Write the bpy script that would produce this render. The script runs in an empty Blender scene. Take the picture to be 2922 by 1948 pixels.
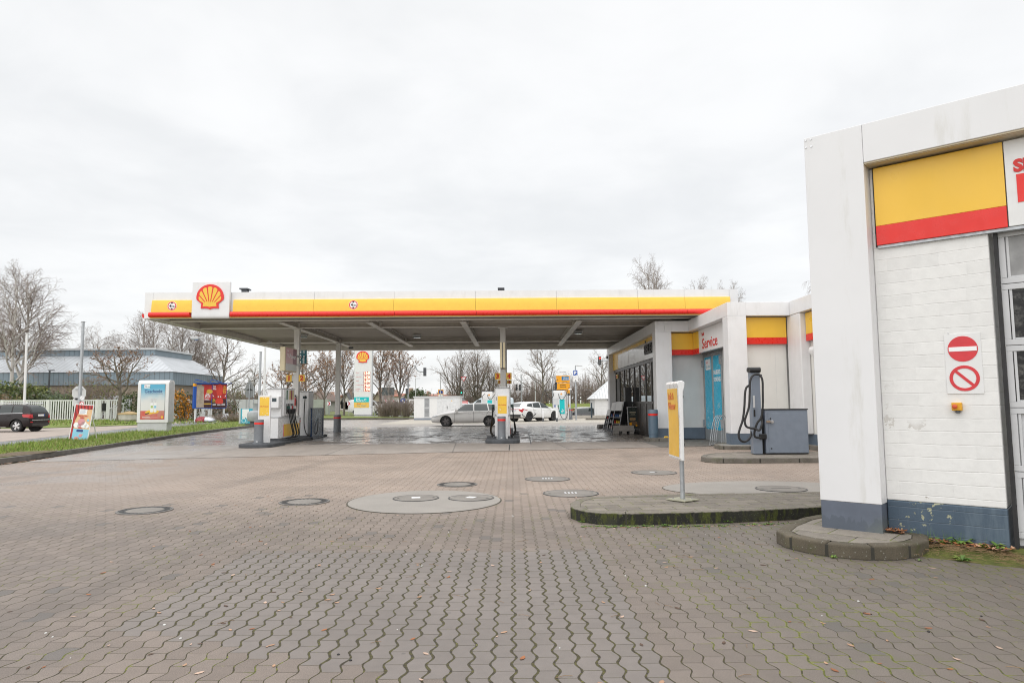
import bpy, bmesh, math, random
EXPOSURE, SUN_E = 0.54, 1.2
from math import sin, cos, tan, pi, radians, hypot, atan2, sqrt, floor
from mathutils import Vector, Matrix, Euler
from mathutils.bvhtree import BVHTree
from mathutils import noise as mnoise
C = bpy.context.scene.collection
RND = random.Random(7)

# ------------------------------------------------------------------ camera model (source photo pixels -> world)
FPX, CAMH, PITCH, ROLL = 1948.0, 1.42, radians(5.163), radians(0.36)
def ray(px, py):
    x = px - 1461; y = 974 - py
    c, s = cos(-ROLL), sin(-ROLL); x, y = c*x - s*y, s*x + c*y
    return (x, FPX*cos(PITCH) - y*sin(PITCH), FPX*sin(PITCH) + y*cos(PITCH))
def G(px, py, z=0.0):
    d = ray(px, py); t = (z - CAMH)/d[2]; return (d[0]*t, d[1]*t)
def A(px, py, Y):
    d = ray(px, py); t = Y/d[1]; return (d[0]*t, Y, CAMH + d[2]*t)

# ------------------------------------------------------------------ node maths
class S:
    def __init__(s, nt, sock): s.nt = nt; s.k = sock
    def _m(s, op, b=None, c=None, clamp=False):
        n = s.nt.nodes.new('ShaderNodeMath'); n.operation = op; n.use_clamp = clamp
        for i, v in enumerate((s, b, c)):
            if v is None: continue
            if isinstance(v, S): s.nt.links.new(v.k, n.inputs[i])
            else: n.inputs[i].default_value = v
        return S(s.nt, n.outputs[0])
    def __add__(s, o): return s._m('ADD', o)
    __radd__ = __add__
    def __sub__(s, o): return s._m('SUBTRACT', o)
    def __rsub__(s, o): return (s*-1.0) + o
    def __mul__(s, o): return s._m('MULTIPLY', o)
    __rmul__ = __mul__
    def __truediv__(s, o): return s._m('DIVIDE', o)
    def floor(s): return s._m('FLOOR')
    def fract(s): return s._m('FRACT')
    def sin(s): return s._m('SINE')
    def abs(s): return s._m('ABSOLUTE')
    def mod(s, o): return s._m('FLOORED_MODULO', o)
    def min(s, o): return s._m('MINIMUM', o)
    def max(s, o): return s._m('MAXIMUM', o)
    def lt(s, o): return s._m('LESS_THAN', o)
    def gt(s, o): return s._m('GREATER_THAN', o)
    def pow(s, o): return s._m('POWER', o)
    def clamp(s): return s._m('ADD', 0.0, clamp=True)
    def ramp(s, a, b, c=0.0, d=1.0, smooth=True):
        n = s.nt.nodes.new('ShaderNodeMapRange'); n.interpolation_type = 'SMOOTHSTEP' if smooth else 'LINEAR'
        s.nt.links.new(s.k, n.inputs[0])
        for i, v in zip((1, 2, 3, 4), (a, b, c, d)):
            if isinstance(v, S): s.nt.links.new(v.k, n.inputs[i])
            else: n.inputs[i].default_value = v
        return S(s.nt, n.outputs[0])

class MT:
    """a procedural material under construction"""
    def __init__(s, name, rough=0.6, metal=0.0, spec=0.5):
        s.m = bpy.data.materials.new(name); s.m.use_nodes = True; s.nt = s.m.node_tree
        s.b = s.nt.nodes['Principled BSDF']; s.b.inputs['Roughness'].default_value = rough
        s.b.inputs['Metallic'].default_value = metal; s.b.inputs['Specular IOR Level'].default_value = spec
        s._pos = None
    def pos(s):
        if not s._pos: s._pos = s.nt.nodes.new('ShaderNodeNewGeometry').outputs['Position']
        return s._pos
    def obj(s): return s.nt.nodes.new('ShaderNodeTexCoord').outputs['Object']
    def sep(s, v):
        n = s.nt.nodes.new('ShaderNodeSeparateXYZ'); s.nt.links.new(v, n.inputs[0])
        return [S(s.nt, o) for o in n.outputs]
    def comb(s, x, y, z):
        n = s.nt.nodes.new('ShaderNodeCombineXYZ')
        for i, v in enumerate((x, y, z)):
            if isinstance(v, S): s.nt.links.new(v.k, n.inputs[i])
            else: n.inputs[i].default_value = v
        return n.outputs[0]
    def scale(s, v, sc):
        n = s.nt.nodes.new('ShaderNodeVectorMath'); n.operation = 'MULTIPLY'; s.nt.links.new(v, n.inputs[0]); n.inputs[1].default_value = sc
        return n.outputs[0]
    def noise(s, vec, scale, detail=3, rough=0.55, dist=0.0):
        n = s.nt.nodes.new('ShaderNodeTexNoise'); s.nt.links.new(vec, n.inputs['Vector'])
        n.inputs['Scale'].default_value = scale; n.inputs['Detail'].default_value = detail
        n.inputs['Roughness'].default_value = rough; n.inputs['Distortion'].default_value = dist
        return S(s.nt, n.outputs[0])
    def white(s, vec):
        n = s.nt.nodes.new('ShaderNodeTexWhiteNoise'); n.noise_dimensions = '3D'; s.nt.links.new(vec, n.inputs[0]); return S(s.nt, n.outputs[0])
    def voro(s, vec, scale, feature='F1'):
        n = s.nt.nodes.new('ShaderNodeTexVoronoi'); n.feature = feature; s.nt.links.new(vec, n.inputs['Vector']); n.inputs['Scale'].default_value = scale
        return S(s.nt, n.outputs['Distance'])
    def rgb(s, c):
        n = s.nt.nodes.new('ShaderNodeRGB'); n.outputs[0].default_value = (*c, 1); return n.outputs[0]
    def mix(s, f, a, b):
        n = s.nt.nodes.new('ShaderNodeMix'); n.data_type = 'RGBA'
        if isinstance(f, S): s.nt.links.new(f.k, n.inputs[0])
        else: n.inputs[0].default_value = f
        for i, v in ((6, a), (7, b)):
            if isinstance(v, tuple): n.inputs[i].default_value = (*v, 1)
            else: s.nt.links.new(v, n.inputs[i])
        return n.outputs[2]
    def scalecol(s, col, f):
        n = s.nt.nodes.new('ShaderNodeMix'); n.data_type = 'RGBA'; n.blend_type = 'MULTIPLY'; n.inputs[0].default_value = 1
        s.nt.links.new(col, n.inputs[6])
        cb = s.nt.nodes.new('ShaderNodeCombineColor')
        for i in range(3): s.nt.links.new(f.k, cb.inputs[i])
        s.nt.links.new(cb.outputs[0], n.inputs[7]); return n.outputs[2]
    def base(s, c):
        if isinstance(c, tuple): s.b.inputs['Base Color'].default_value = (*c, 1)
        else: s.nt.links.new(c, s.b.inputs['Base Color'])
        return s
    def rough(s, v): s.nt.links.new(v.k, s.b.inputs['Roughness']); return s
    def bump(s, h, strength=0.5, dist=0.01):
        n = s.nt.nodes.new('ShaderNodeBump'); n.inputs['Strength'].default_value = strength; n.inputs['Distance'].default_value = dist
        s.nt.links.new(h.k, n.inputs['Height']); s.nt.links.new(n.outputs[0], s.b.inputs['Normal']); return s

def flat(name, c, rough=0.5, metal=0.0, var=0.08, scale=6.0, spec=0.5, grime=None, bump=0.0, bscale=80, coat=0.0):
    """painted / plain surface: base colour with fine procedural variation, optional grime stains"""
    t = MT(name, rough, metal, spec)
    p = t.pos(); n = t.noise(p, scale, 4)
    col = t.scalecol(t.rgb(c), n.ramp(0.3, 0.7, 1 - var, 1 + var))
    if grime:
        gc, amt = grime
        st = t.noise(t.scale(p, (1, 1, 0.18)), 5.0, 6, 0.65).ramp(0.52, 0.78, 0, amt)
        col = t.mix(st, col, gc)
    t.base(col)
    t.rough(t.noise(p, scale*1.7, 3).ramp(0.3, 0.7, max(0.02, rough - 0.08), min(1, rough + 0.08)))
    if bump: t.bump(t.noise(p, bscale, 4), bump, 0.004)
    if coat: t.b.inputs['Coat Weight'].default_value = coat; t.b.inputs['Coat Roughness'].default_value = 0.05
    return t.m
def glow(name, c, strength):
    t = MT(name); t.base(tuple(0.5*v for v in c)); t.b.inputs['Emission Color'].default_value = (*c, 1); t.b.inputs['Emission Strength'].default_value = strength
    return t.m

# ------------------------------------------------------------------ objects
def tag(o, label=None, cat=None, group=None, kind=None):
    if label: o['label'] = label
    if cat: o['category'] = cat
    if group: o['group'] = group
    if kind: o['kind'] = kind
    return o
def mat_of(o):
    M = Matrix.Translation(o.location) @ o.rotation_euler.to_matrix().to_4x4() @ Matrix.Diagonal((*o.scale, 1))
    return mat_of(o.parent) @ M if o.parent else M
def thing(name, label, cat, loc=(0, 0, 0), rz=0.0, group=None, scale=1.0):
    o = bpy.data.objects.new(name, None); C.objects.link(o); o.empty_display_size = 0.2
    o.location = loc if len(loc) == 3 else (*loc, 0); o.rotation_euler = (0, 0, rz); o.scale = (scale,)*3
    return tag(o, label, cat, group)
def copy_tree(o, parent=None):
    c = o.copy(); C.objects.link(c)
    if parent: c.parent = parent
    for ch in list(o.children): copy_tree(ch, c)
    return c

class MB:
    """collects shapes into one mesh; mi selects the material slot"""
    def __init__(s): s.v = []; s.f = []; s.mi = []
    def add(s, vs, fs, mi=0, M=None):
        o = len(s.v)
        s.v += [tuple(M @ Vector(v)) for v in vs] if M else [tuple(v) for v in vs]
        s.f += [tuple(i + o for i in f) for f in fs]; s.mi += [mi]*len(fs); return s
    def box(s, x0, x1, y0, y1, z0, z1, mi=0, M=None):
        v = [(x, y, z) for z in (z0, z1) for y in (y0, y1) for x in (x0, x1)]
        return s.add(v, [(0, 2, 3, 1), (4, 5, 7, 6), (0, 1, 5, 4), (2, 6, 7, 3), (0, 4, 6, 2), (1, 3, 7, 5)], mi, M)
    def prism(s, poly, z0, z1, mi=0, M=None, cap=True):
        n = len(poly); a = sum(poly[i][0]*poly[(i+1) % n][1] - poly[(i+1) % n][0]*poly[i][1] for i in range(n))
        if a < 0: poly = poly[::-1]
        v = [(x, y, z0) for x, y in poly] + [(x, y, z1) for x, y in poly]
        f = [(i, (i+1) % n, (i+1) % n + n, i + n) for i in range(n)]
        if cap: f += [tuple(range(n-1, -1, -1)), tuple(range(n, 2*n))]
        return s.add(v, f, mi, M)
    def extr(s, poly, w0, w1, axis='x', mi=0, M=None):
        """extrude a 2-D outline along an axis: 'x' outline=(y,z); 'y' outline=(x,z)"""
        n = len(poly)
        mk = (lambda p, w: (w, p[0], p[1])) if axis == 'x' else (lambda p, w: (p[0], w, p[1]))
        v = [mk(p, w0) for p in poly] + [mk(p, w1) for p in poly]
        f = [(i, (i+1) % n, (i+1) % n + n, i + n) for i in range(n)] + [tuple(range(n-1, -1, -1)), tuple(range(n, 2*n))]
        return s.add(v, f, mi, M)
    def cyl(s, p0, p1, r0, r1=None, n=12, mi=0, cap=True, M=None):
        r1 = r0 if r1 is None else r1
        p0, p1 = Vector(p0), Vector(p1); d = (p1 - p0).normalized()
        u = d.orthogonal().normalized(); w = d.cross(u)
        v = []
        for p, r in ((p0, r0), (p1, r1)):
            v += [tuple(p + (u*cos(2*pi*i/n) + w*sin(2*pi*i/n))*r) for i in range(n)]
        f = [(i, (i+1) % n, (i+1) % n + n, i + n) for i in range(n)]
        if cap: f += [tuple(range(n-1, -1, -1)), tuple(range(n, 2*n))]
        return s.add(v, f, mi, M)
    def tube(s, pts, r, n=8, mi=0, M=None):
        pts = [Vector(p) for p in pts]; m = len(pts)
        rr = r if isinstance(r, (list, tuple)) else [r]*m
        t0 = (pts[1] - pts[0]).normalized(); u = t0.orthogonal().normalized(); v = []
        for i, p in enumerate(pts):
            t = (pts[min(i+1, m-1)] - pts[max(i-1, 0)]).normalized()
            u = (u - t*u.dot(t)); u = u.normalized() if u.length > 1e-6 else t.orthogonal().normalized()
            w = t.cross(u); v += [tuple(p + (u*cos(2*pi*k/n) + w*sin(2*pi*k/n))*rr[i]) for k in range(n)]
        f = [(i*n+k, i*n+(k+1) % n, (i+1)*n+(k+1) % n, (i+1)*n+k) for i in range(m-1) for k in range(n)]
        f += [tuple(range(n-1, -1, -1)), tuple(range((m-1)*n, m*n))]
        return s.add(v, f, mi, M)
    def lathe(s, prof, n=24, mi=0, M=None):
        """prof: (r,z) from bottom to top, about z"""
        v = []; m = len(prof)
        for r, z in prof: v += [(r*cos(2*pi*k/n), r*sin(2*pi*k/n), z) for k in range(n)]
        f = [(i*n+k, i*n+(k+1) % n, (i+1)*n+(k+1) % n, (i+1)*n+k) for i in range(m-1) for k in range(n)]
        f += [tuple(range(n-1, -1, -1)), tuple(range((m-1)*n, m*n))]
        return s.add(v, f, mi, M)
    def poly(s, pts, mi=0, M=None): return s.add(pts, [tuple(range(len(pts)))], mi, M)
    def build(s, name, mats, parent=None, world=False, smooth=False, bevel=0.0, seg=2, angle=35, **kw):
        me = bpy.data.meshes.new(name); me.from_pydata(s.v, [], s.f)
        for m in (mats if isinstance(mats, (list, tuple)) else [mats]): me.materials.append(m)
        me.polygons.foreach_set('material_index', s.mi)
        if smooth:
            me.polygons.foreach_set('use_smooth', [True]*len(s.f)); me.update()
            try: me.set_sharp_from_angle(angle=radians(smooth if smooth is not True else 40))
            except Exception: pass
        o = bpy.data.objects.new(name, me); C.objects.link(o)
        if parent:
            o.parent = parent
            if world: me.transform(mat_of(parent).inverted())
        me.update()
        if bevel:
            b = o.modifiers.new('bevel', 'BEVEL'); b.width = bevel; b.segments = seg; b.limit_method = 'ANGLE'; b.angle_limit = radians(angle)
        return tag(o, **kw) if kw else o

def spline(pts, k=6):
    """Catmull-Rom through the points"""
    P = [Vector(p) for p in pts]; P = [P[0]*2 - P[1]] + P + [P[-1]*2 - P[-2]]; out = []
    for i in range(1, len(P)-2):
        for j in range(k):
            t = j/k; a, b, c, d = P[i-1], P[i], P[i+1], P[i+2]
            out.append(0.5*((2*b) + (c-a)*t + (2*a-5*b+4*c-d)*t*t + (3*b-a-3*c+d)*t**3))
    out.append(P[-2]); return out
def rrect(x0, x1, y0, y1, r, n=5):
    o = []
    for cx, cy, a in ((x1-r, y1-r, 0), (x0+r, y1-r, 90), (x0+r, y0+r, 180), (x1-r, y0+r, 270)):
        o += [(cx + r*cos(radians(a + 90*i/n)), cy + r*sin(radians(a + 90*i/n))) for i in range(n+1)]
    return o
def frame3(o, ux, uz):
    """matrix with local x -> ux, local z -> uz (both unit), local y = normal into the thing (uz x ux)"""
    ux, uz = Vector(ux).normalized(), Vector(uz).normalized(); uy = uz.cross(ux)
    M = Matrix((ux, uy, uz)).transposed().to_4x4(); M.translation = Vector(o); return M

def text_mesh(body, size, bold=0.0, depth=0.002, align='LEFT', spacing=1.0, shear=0.0, width=None):
    cu = bpy.data.curves.new('lettering', 'FONT'); cu.body = body; cu.size = size; cu.extrude = depth; cu.offset = bold*size
    cu.align_x = align; cu.space_character = spacing; cu.shear = shear; cu.resolution_u = 3
    ob = bpy.data.objects.new('lettering', cu); C.objects.link(ob)
    dg = bpy.context.evaluated_depsgraph_get(); me = bpy.data.meshes.new_from_object(ob.evaluated_get(dg))
    bpy.data.objects.remove(ob); bpy.data.curves.remove(cu)
    if width and len(me.vertices):
        xs = [v.co.x for v in me.vertices]; w = max(xs) - min(xs)
        me.transform(Matrix.Diagonal((width/w, 1, 1, 1)))
    return me
def write(body, M, size, m, parent=None, bold=0.02, align='CENTER', name='lettering', spacing=1.0, depth=0.003, width=None, shear=0.0, loc=False):
    """M maps the sign face: local x along the line, local z up, local -y out of the face"""
    if loc: M = mat_of(parent) @ M
    me = text_mesh(body, size, bold, depth, align, spacing, shear, width)
    me.transform(M @ Matrix.Rotation(pi/2, 4, 'X')); me.materials.append(m)
    o = bpy.data.objects.new(name, me); C.objects.link(o)
    if parent: o.parent = parent; me.transform(mat_of(parent).inverted())
    return o
# ------------------------------------------------------------------ camera, light, sky
sc = bpy.context.scene
cam = bpy.data.cameras.new('camera'); cam.lens = 24; cam.sensor_width = 36; cam.sensor_fit = 'HORIZONTAL'; cam.clip_end = 3000; cam.clip_start = 0.05
co = bpy.data.objects.new('camera', cam); C.objects.link(co); co.location = (0, 0, CAMH)
co.rotation_euler = (Matrix.Rotation(pi/2 + PITCH, 3, 'X') @ Matrix.Rotation(-ROLL, 3, 'Z')).to_euler()
sc.camera = co
sc.view_settings.view_transform = 'Standard'; sc.view_settings.look = 'None'; sc.view_settings.exposure = EXPOSURE; sc.view_settings.gamma = 1
sc.cycles.max_bounces = 8; sc.cycles.use_denoising = True; sc.cycles.denoising_prefilter = 'ACCURATE'; sc.cycles.filter_width = 1.05; sc.cycles.adaptive_threshold = 0.004
SUN_EL, SUN_AZ = radians(48), radians(205)          # azimuth clockwise from +Y
sun = bpy.data.lights.new('sun', 'SUN'); sun.energy = SUN_E; sun.angle = radians(110); sun.color = (1, 0.97, 0.93)
so = bpy.data.objects.new('sun', sun); C.objects.link(so)
sd = Vector((sin(SUN_AZ)*cos(SUN_EL), cos(SUN_AZ)*cos(SUN_EL), sin(SUN_EL)))
so.rotation_euler = (-sd).to_track_quat('-Z', 'Y').to_euler()
w = bpy.data.worlds.new('World'); sc.world = w; w.use_nodes = True
nt = w.node_tree; bg = nt.nodes['Background']; bg.inputs[1].default_value = 0.1
sky = nt.nodes.new('ShaderNodeTexSky'); sky.sky_type = 'NISHITA'; sky.sun_disc = False; sky.sun_elevation = SUN_EL; sky.sun_rotation = SUN_AZ
class WT(MT):
    def __init__(s, nt): s.nt = nt; s._pos = None
wt = WT(nt); dirv = nt.nodes.new('ShaderNodeTexCoord').outputs['Generated']
dx, dy, dz = wt.sep(dirv)
el = dz.max(0.0)
# overcast deck: direction projected on a flat cloud layer, so the clouds flatten towards the horizon
inv = el + 0.16
px_, py_ = dx/inv, dy/inv
cv_ = wt.comb(px_, py_, 0.37)
n1 = wt.noise(cv_, 0.9, 5, 0.5, 0.25); n2 = wt.noise(cv_, 2.6, 4, 0.55, 0.4)
cl = (n1*0.66 + n2*0.34).ramp(0.34, 0.64)
col = wt.mix(cl, (6.1, 6.18, 6.24), (7.15, 7.17, 7.17))
zen = el.ramp(0.50, 0.95, 1.0, 1.9)                 # an overcast sky is brighter overhead
col = wt.scalecol(col, zen)
mx = wt.mix(0.93, sky.outputs[0], col)
nt.links.new(mx, bg.inputs[0])

# ------------------------------------------------------------------ shared materials
WHITE = flat('white_cladding', (0.76, 0.76, 0.768), 0.38, var=0.025, scale=2.5, grime=((0.50, 0.49, 0.45), 0.30))
WHITE2 = flat('white_paint', (0.74, 0.74, 0.735), 0.5, var=0.03)
PLAST = flat('white_plastic', (0.76, 0.76, 0.76), 0.3, var=0.02)
PANELG = flat('pale_grey_metal', (0.55, 0.56, 0.57), 0.4, var=0.05)
YEL = flat('yellow_panel', (0.84, 0.51, 0.05), 0.35, var=0.03, scale=1.5, grime=((0.5, 0.33, 0.05), 0.12))
YEL2 = flat('yellow_film', (0.82, 0.52, 0.055), 0.35, var=0.03)
RED = flat('red_panel', (0.74, 0.022, 0.014), 0.32, var=0.03)
CREAM = flat('cream_panel', (0.62, 0.54, 0.36), 0.4, var=0.03)
BLUEG = flat('blue_grey_paint', (0.115, 0.15, 0.195), 0.5, var=0.1, scale=4, grime=((0.2, 0.24, 0.28), 0.35))
CABG = flat('grey_powder_coat', (0.21, 0.245, 0.30), 0.38, var=0.05, scale=5, grime=((0.13, 0.15, 0.18), 0.3))
DGREY = flat('dark_grey_paint', (0.085, 0.09, 0.10), 0.45, var=0.1)
BOLG = flat('bollard_grey', (0.16, 0.17, 0.185), 0.45, var=0.08)
BLACK = flat('black_plastic', (0.015, 0.015, 0.016), 0.45, var=0.15)
RUBBER = flat('black_rubber', (0.02, 0.02, 0.021), 0.6, var=0.15)
GALV = flat('galvanised_steel', (0.42, 0.44, 0.46), 0.42, metal=0.6, var=0.12, scale=14)
STEEL = flat('brushed_steel', (0.6, 0.6, 0.61), 0.3, metal=0.9, var=0.06)
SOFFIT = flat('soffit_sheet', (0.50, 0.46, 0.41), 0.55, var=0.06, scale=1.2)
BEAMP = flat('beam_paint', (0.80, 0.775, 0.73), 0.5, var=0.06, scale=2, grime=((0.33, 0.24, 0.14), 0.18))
COLP = flat('column_paint', (0.66, 0.645, 0.615), 0.45, var=0.05, scale=2, grime=((0.4, 0.34, 0.28), 0.15))
TEAL = flat('teal_panel', (0.0, 0.115, 0.145), 0.35, var=0.04)
TURQ = flat('turquoise_panel', (0.0, 0.50, 0.52), 0.35, var=0.03)
CYAN = flat('cyan_film', (0.0, 0.42, 0.64), 0.3, var=0.05, scale=1.2)
ORANGE = flat('orange_panel', (0.85, 0.36, 0.005), 0.4, var=0.03)
BLUE = flat('blue_paint', (0.008, 0.075, 0.36), 0.35, var=0.05)
TXTW = flat('white_lettering', (0.85, 0.85, 0.85), 0.5, var=0.01)
TXTR = flat('red_lettering', (0.60, 0.018, 0.012), 0.5, var=0.02)
TXTF = flat('faded_red_lettering', (0.60, 0.13, 0.03), 0.5, var=0.15, scale=30)
TXTB = flat('blue_lettering', (0.02, 0.06, 0.22), 0.5, var=0.02)
TXTC = flat('cyan_lettering', (0.01, 0.30, 0.42), 0.5, var=0.02)
TXTK = flat('black_lettering', (0.02, 0.02, 0.02), 0.5, var=0.02)
ORL = flat('orange_lettering', (0.80, 0.16, 0.01), 0.5, var=0.02)
LGREEN = flat('light_green_print', (0.40, 0.55, 0.15), 0.5, var=0.04)
RUSTW = None
def rust_white():
    t = MT('rust_streaked_paint', 0.5); p = t.pos(); x, y, z = t.sep(p)
    c = t.scalecol(t.rgb((0.66, 0.635, 0.58)), t.noise(p, 3, 4).ramp(0.3, 0.7, 0.92, 1.06))
    s1 = t.noise(t.comb(x*9.0, y*9.0, z*0.3), 1.0, 3, 0.7).ramp(0.66, 0.74); s2 = t.noise(t.comb(x*0.8, y*0.8, z*0.2), 1.0, 2).ramp(0.45, 0.6)
    t.base(t.mix(s1*s2*0.9, c, (0.30, 0.15, 0.045))); return t.m
RUSTW = rust_white()
def glass(name, tint=(0.02, 0.025, 0.028), rough=0.02):
    t = MT(name, rough, 0, 0.9); t.base(tint); t.b.inputs['IOR'].default_value = 1.7; return t.m
GLASSD = glass('dark_window_glass'); GLASSC = glass('car_glass', (0.015, 0.024, 0.024)); GLASSC.node_tree.nodes['Principled BSDF'].inputs['IOR'].default_value = 1.45; GLASSL = glass('pale_glass', (0.25, 0.30, 0.32), 0.05)

def concrete(name, c, var=0.15, moss=0.0, rough=0.85, scale=3.0, mossc=(0.06, 0.085, 0.012), spots=0.0):
    t = MT(name, rough); p = t.pos()
    f = t.noise(p, scale, 5, 0.6).ramp(0.3, 0.7, 1-var, 1+var); g = t.noise(p, 160, 2).ramp(0.3, 0.7, 0.82, 1.18)
    col = t.scalecol(t.rgb(c), f*g)
    if moss:
        col = t.mix(t.noise(p, 5.0, 6, 0.68).ramp(0.5, 0.68, 0, moss), col, mossc)
    if spots:
        col = t.mix(t.voro(p, 28).ramp(0.12, 0.2, spots, 0), col, (0.42, 0.43, 0.38))
    t.base(col); t.bump(t.noise(p, 120, 4, 0.7), 0.35, 0.004); return t.m
KERBM = concrete('kerb_concrete', (0.15, 0.135, 0.115), 0.2, moss=0.35, spots=0.35)
def dark_kerb():
    t = MT('mossy_dark_kerb', 0.9); p = t.pos(); x, y, z = t.sep(p); g = t.noise(p, 160, 2).ramp(0.3, 0.7, 0.8, 1.2)
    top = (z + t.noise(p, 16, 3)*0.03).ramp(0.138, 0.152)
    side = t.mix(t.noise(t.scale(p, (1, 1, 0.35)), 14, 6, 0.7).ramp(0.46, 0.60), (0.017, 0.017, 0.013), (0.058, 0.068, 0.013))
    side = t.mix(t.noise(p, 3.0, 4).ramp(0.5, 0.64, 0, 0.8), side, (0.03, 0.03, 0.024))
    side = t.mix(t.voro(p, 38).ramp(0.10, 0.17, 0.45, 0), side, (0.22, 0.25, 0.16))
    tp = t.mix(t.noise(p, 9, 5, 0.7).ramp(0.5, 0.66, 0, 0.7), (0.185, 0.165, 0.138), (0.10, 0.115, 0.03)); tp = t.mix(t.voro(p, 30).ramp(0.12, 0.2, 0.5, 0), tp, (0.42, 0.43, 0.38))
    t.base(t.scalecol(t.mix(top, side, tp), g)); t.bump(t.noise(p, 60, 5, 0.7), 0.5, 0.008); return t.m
KERBD = dark_kerb()
KERBR = concrete('road_kerb', (0.135, 0.125, 0.115), 0.2)
SLAB = concrete('slab_concrete', (0.25, 0.24, 0.22), 0.14, moss=0.35, spots=0.5)
PATCH = concrete('patch_concrete', (0.29, 0.268, 0.243), 0.06, scale=1.5)
PLINTH = concrete('plinth_concrete', (0.075, 0.08, 0.088), 0.2)
IRON = concrete('cast_iron', (0.10, 0.098, 0.095), 0.2, rough=0.55)
COVERC = concrete('cover_concrete', (0.215, 0.197, 0.178), 0.12)

# ------------------------------------------------------------------ ground materials
def paver_mat():
    t = MT('wave_pavers', 0.6); p = t.pos(); x, y, z = t.sep(p)
    W, L = 0.1165, 0.1965
    wob = t.noise(p, 3.5, 2)
    yy = y/L
    du = (yy*(2*pi)).sin()*0.0135
    ux = (x - du)/W
    col = ux.floor(); fu = ux.fract()
    vy = yy + 0.25 + col.mod(2.0)*0.5
    row = vy.floor(); fv = vy.fract()
    ju = fu.min(1.0 - fu)*W; jv = fv.min(1.0 - fv)*L
    # newer stretch of pavers with open joints
    xc = (col + 0.5)*W; yc = (row + 0.25 - col.mod(2.0)*0.5)*L          # zone edge steps along whole stones
    zone = xc.gt(-2.62)*xc.lt(0.80)*yc.lt(6.80)*(yc + xc*0.42 - 3.44).gt(0.0)
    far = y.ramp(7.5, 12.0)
    n_reg = t.noise(p, 0.45, 3)
    moss_reg = (x*0.16 + n_reg*0.25 - 0.18).ramp(-0.05, 0.30)*y.ramp(9.2, 7.8)     # more moss by the islands; also feeds the painted shade
    n_big = t.noise(p, 0.7, 4); n_mid = t.noise(p, 9.0, 4, 0.7); n_f = t.noise(p, 130, 3, 0.7); n_vf = t.noise(p, 210, 2, 0.75)
    n_j = t.noise(p, 2.6, 4, 0.65)
    id3 = t.comb(col, row, 0.5); r1 = t.white(id3); r2 = t.white(t.comb(col + 17.3, row, 2.1))
    wj = zone.ramp(0, 1, 0.0030, 0.0070, False)*n_mid.ramp(0.25, 0.75, 0.5, 1.5)*(n_j.ramp(0.35, 0.6, 0.3, 1.35)).max(zone)
    wc = zone.ramp(0, 1, 0.0014, 0.0019, False)*n_mid.ramp(0.25, 0.75, 0.6, 1.5)*(n_j.ramp(0.35, 0.6, 0.25, 1.4)).max(zone)
    jm_u = ju.ramp(wj*0.6, wj + 0.0022, 1, 0); jm_v = jv.ramp(wc*0.5, wc + 0.0018, 1, 0)
    joint = jm_u.max(jm_v*0.85)
    # moss spreads out of the joints
    edge = ju.min(jv)
    mn = t.noise(p, 6.5, 6, 0.72); mn2 = t.noise(p, 26, 5, 0.75)
    patchy = t.noise(p, 1.6, 4, 0.6).ramp(0.40, 0.64, -0.22, 0.14)
    spread = (edge.ramp(0.0, 0.020, 1.0, 0.0)*(mn*0.6 + mn2*0.55) + moss_reg*0.19 + patchy - zone*0.16).ramp(0.58, 0.72)*(1.0 - far*0.8)
    # stones
    stone_old = t.mix(r1, (0.162, 0.131, 0.110), (0.202, 0.165, 0.140))
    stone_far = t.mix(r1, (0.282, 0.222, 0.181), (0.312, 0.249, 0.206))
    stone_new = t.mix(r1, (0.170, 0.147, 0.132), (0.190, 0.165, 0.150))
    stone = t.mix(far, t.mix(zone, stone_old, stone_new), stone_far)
    trk = ((x - y*0.10)*1.25).sin().abs().ramp(0.93, 1.0)*t.noise(t.comb(x*0.5, y*0.12, 0.0), 1.0, 4).ramp(0.45, 0.62)
    dark = r2.gt(0.975)*(1.0 - zone)*y.lt(11.0)
    stone = t.mix(dark*0.6, stone, (0.10, 0.095, 0.09))
    speck = n_vf.ramp(0.35, 0.68, 0.74, 1.34)*(n_f.ramp(0.3, 0.7, 0.88, 1.12))
    speck = zone.ramp(0, 1, speck, 1.0*1.0, False) if False else (speck - 1.0)*(1.0 - zone*0.75) + 1.0
    stone = t.scalecol(stone, speck*n_big.ramp(0.3, 0.7, 0.88, 1.1)*n_mid.ramp(0.2, 0.8, 0.93, 1.07))
    wet = ((-4.5 - x).ramp(0.0, 5.0)*y.ramp(8.5, 10.5)*n_big.ramp(0.42, 0.58))
    stone = t.mix(wet*0.28, stone, (0.12, 0.115, 0.112))
    dry = (moss_reg*n_big.ramp(0.25, 0.6)).max((x*0.3 + n_big*0.5 - 0.55).ramp(0.0, 0.5)*y.ramp(8.6, 7.4)*0.8)  # mossy and right-hand stones: mask for painted shade near the car wash
    stone = t.mix(t.noise(p, 1.1, 5, 0.7, 0.5).ramp(0.56, 0.70, 0, 0.30)*(1.0 - far), stone, (0.085, 0.075, 0.066))
    stone = t.mix(t.voro(p, 3.1).ramp(0.03, 0.055, 0.4, 0)*(1.0 - far), stone, (0.05, 0.047, 0.045))
    stone = t.mix(trk*0.22, stone, (0.07, 0.063, 0.058))
    stone = t.mix(dry*0.5, stone, (0.085, 0.08, 0.068))  # shade on the right foreground mixed into the stone colour
    stone = t.mix((moss_reg*mn.ramp(0.5, 0.72))*0.3, stone, (0.10, 0.115, 0.04))
    jc = t.mix(mn2.ramp(0.38, 0.66), (0.030, 0.023, 0.014), (0.088, 0.080, 0.016))
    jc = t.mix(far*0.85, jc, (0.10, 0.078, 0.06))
    c = t.mix(joint*(1.0 - far*0.45), stone, jc)
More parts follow.
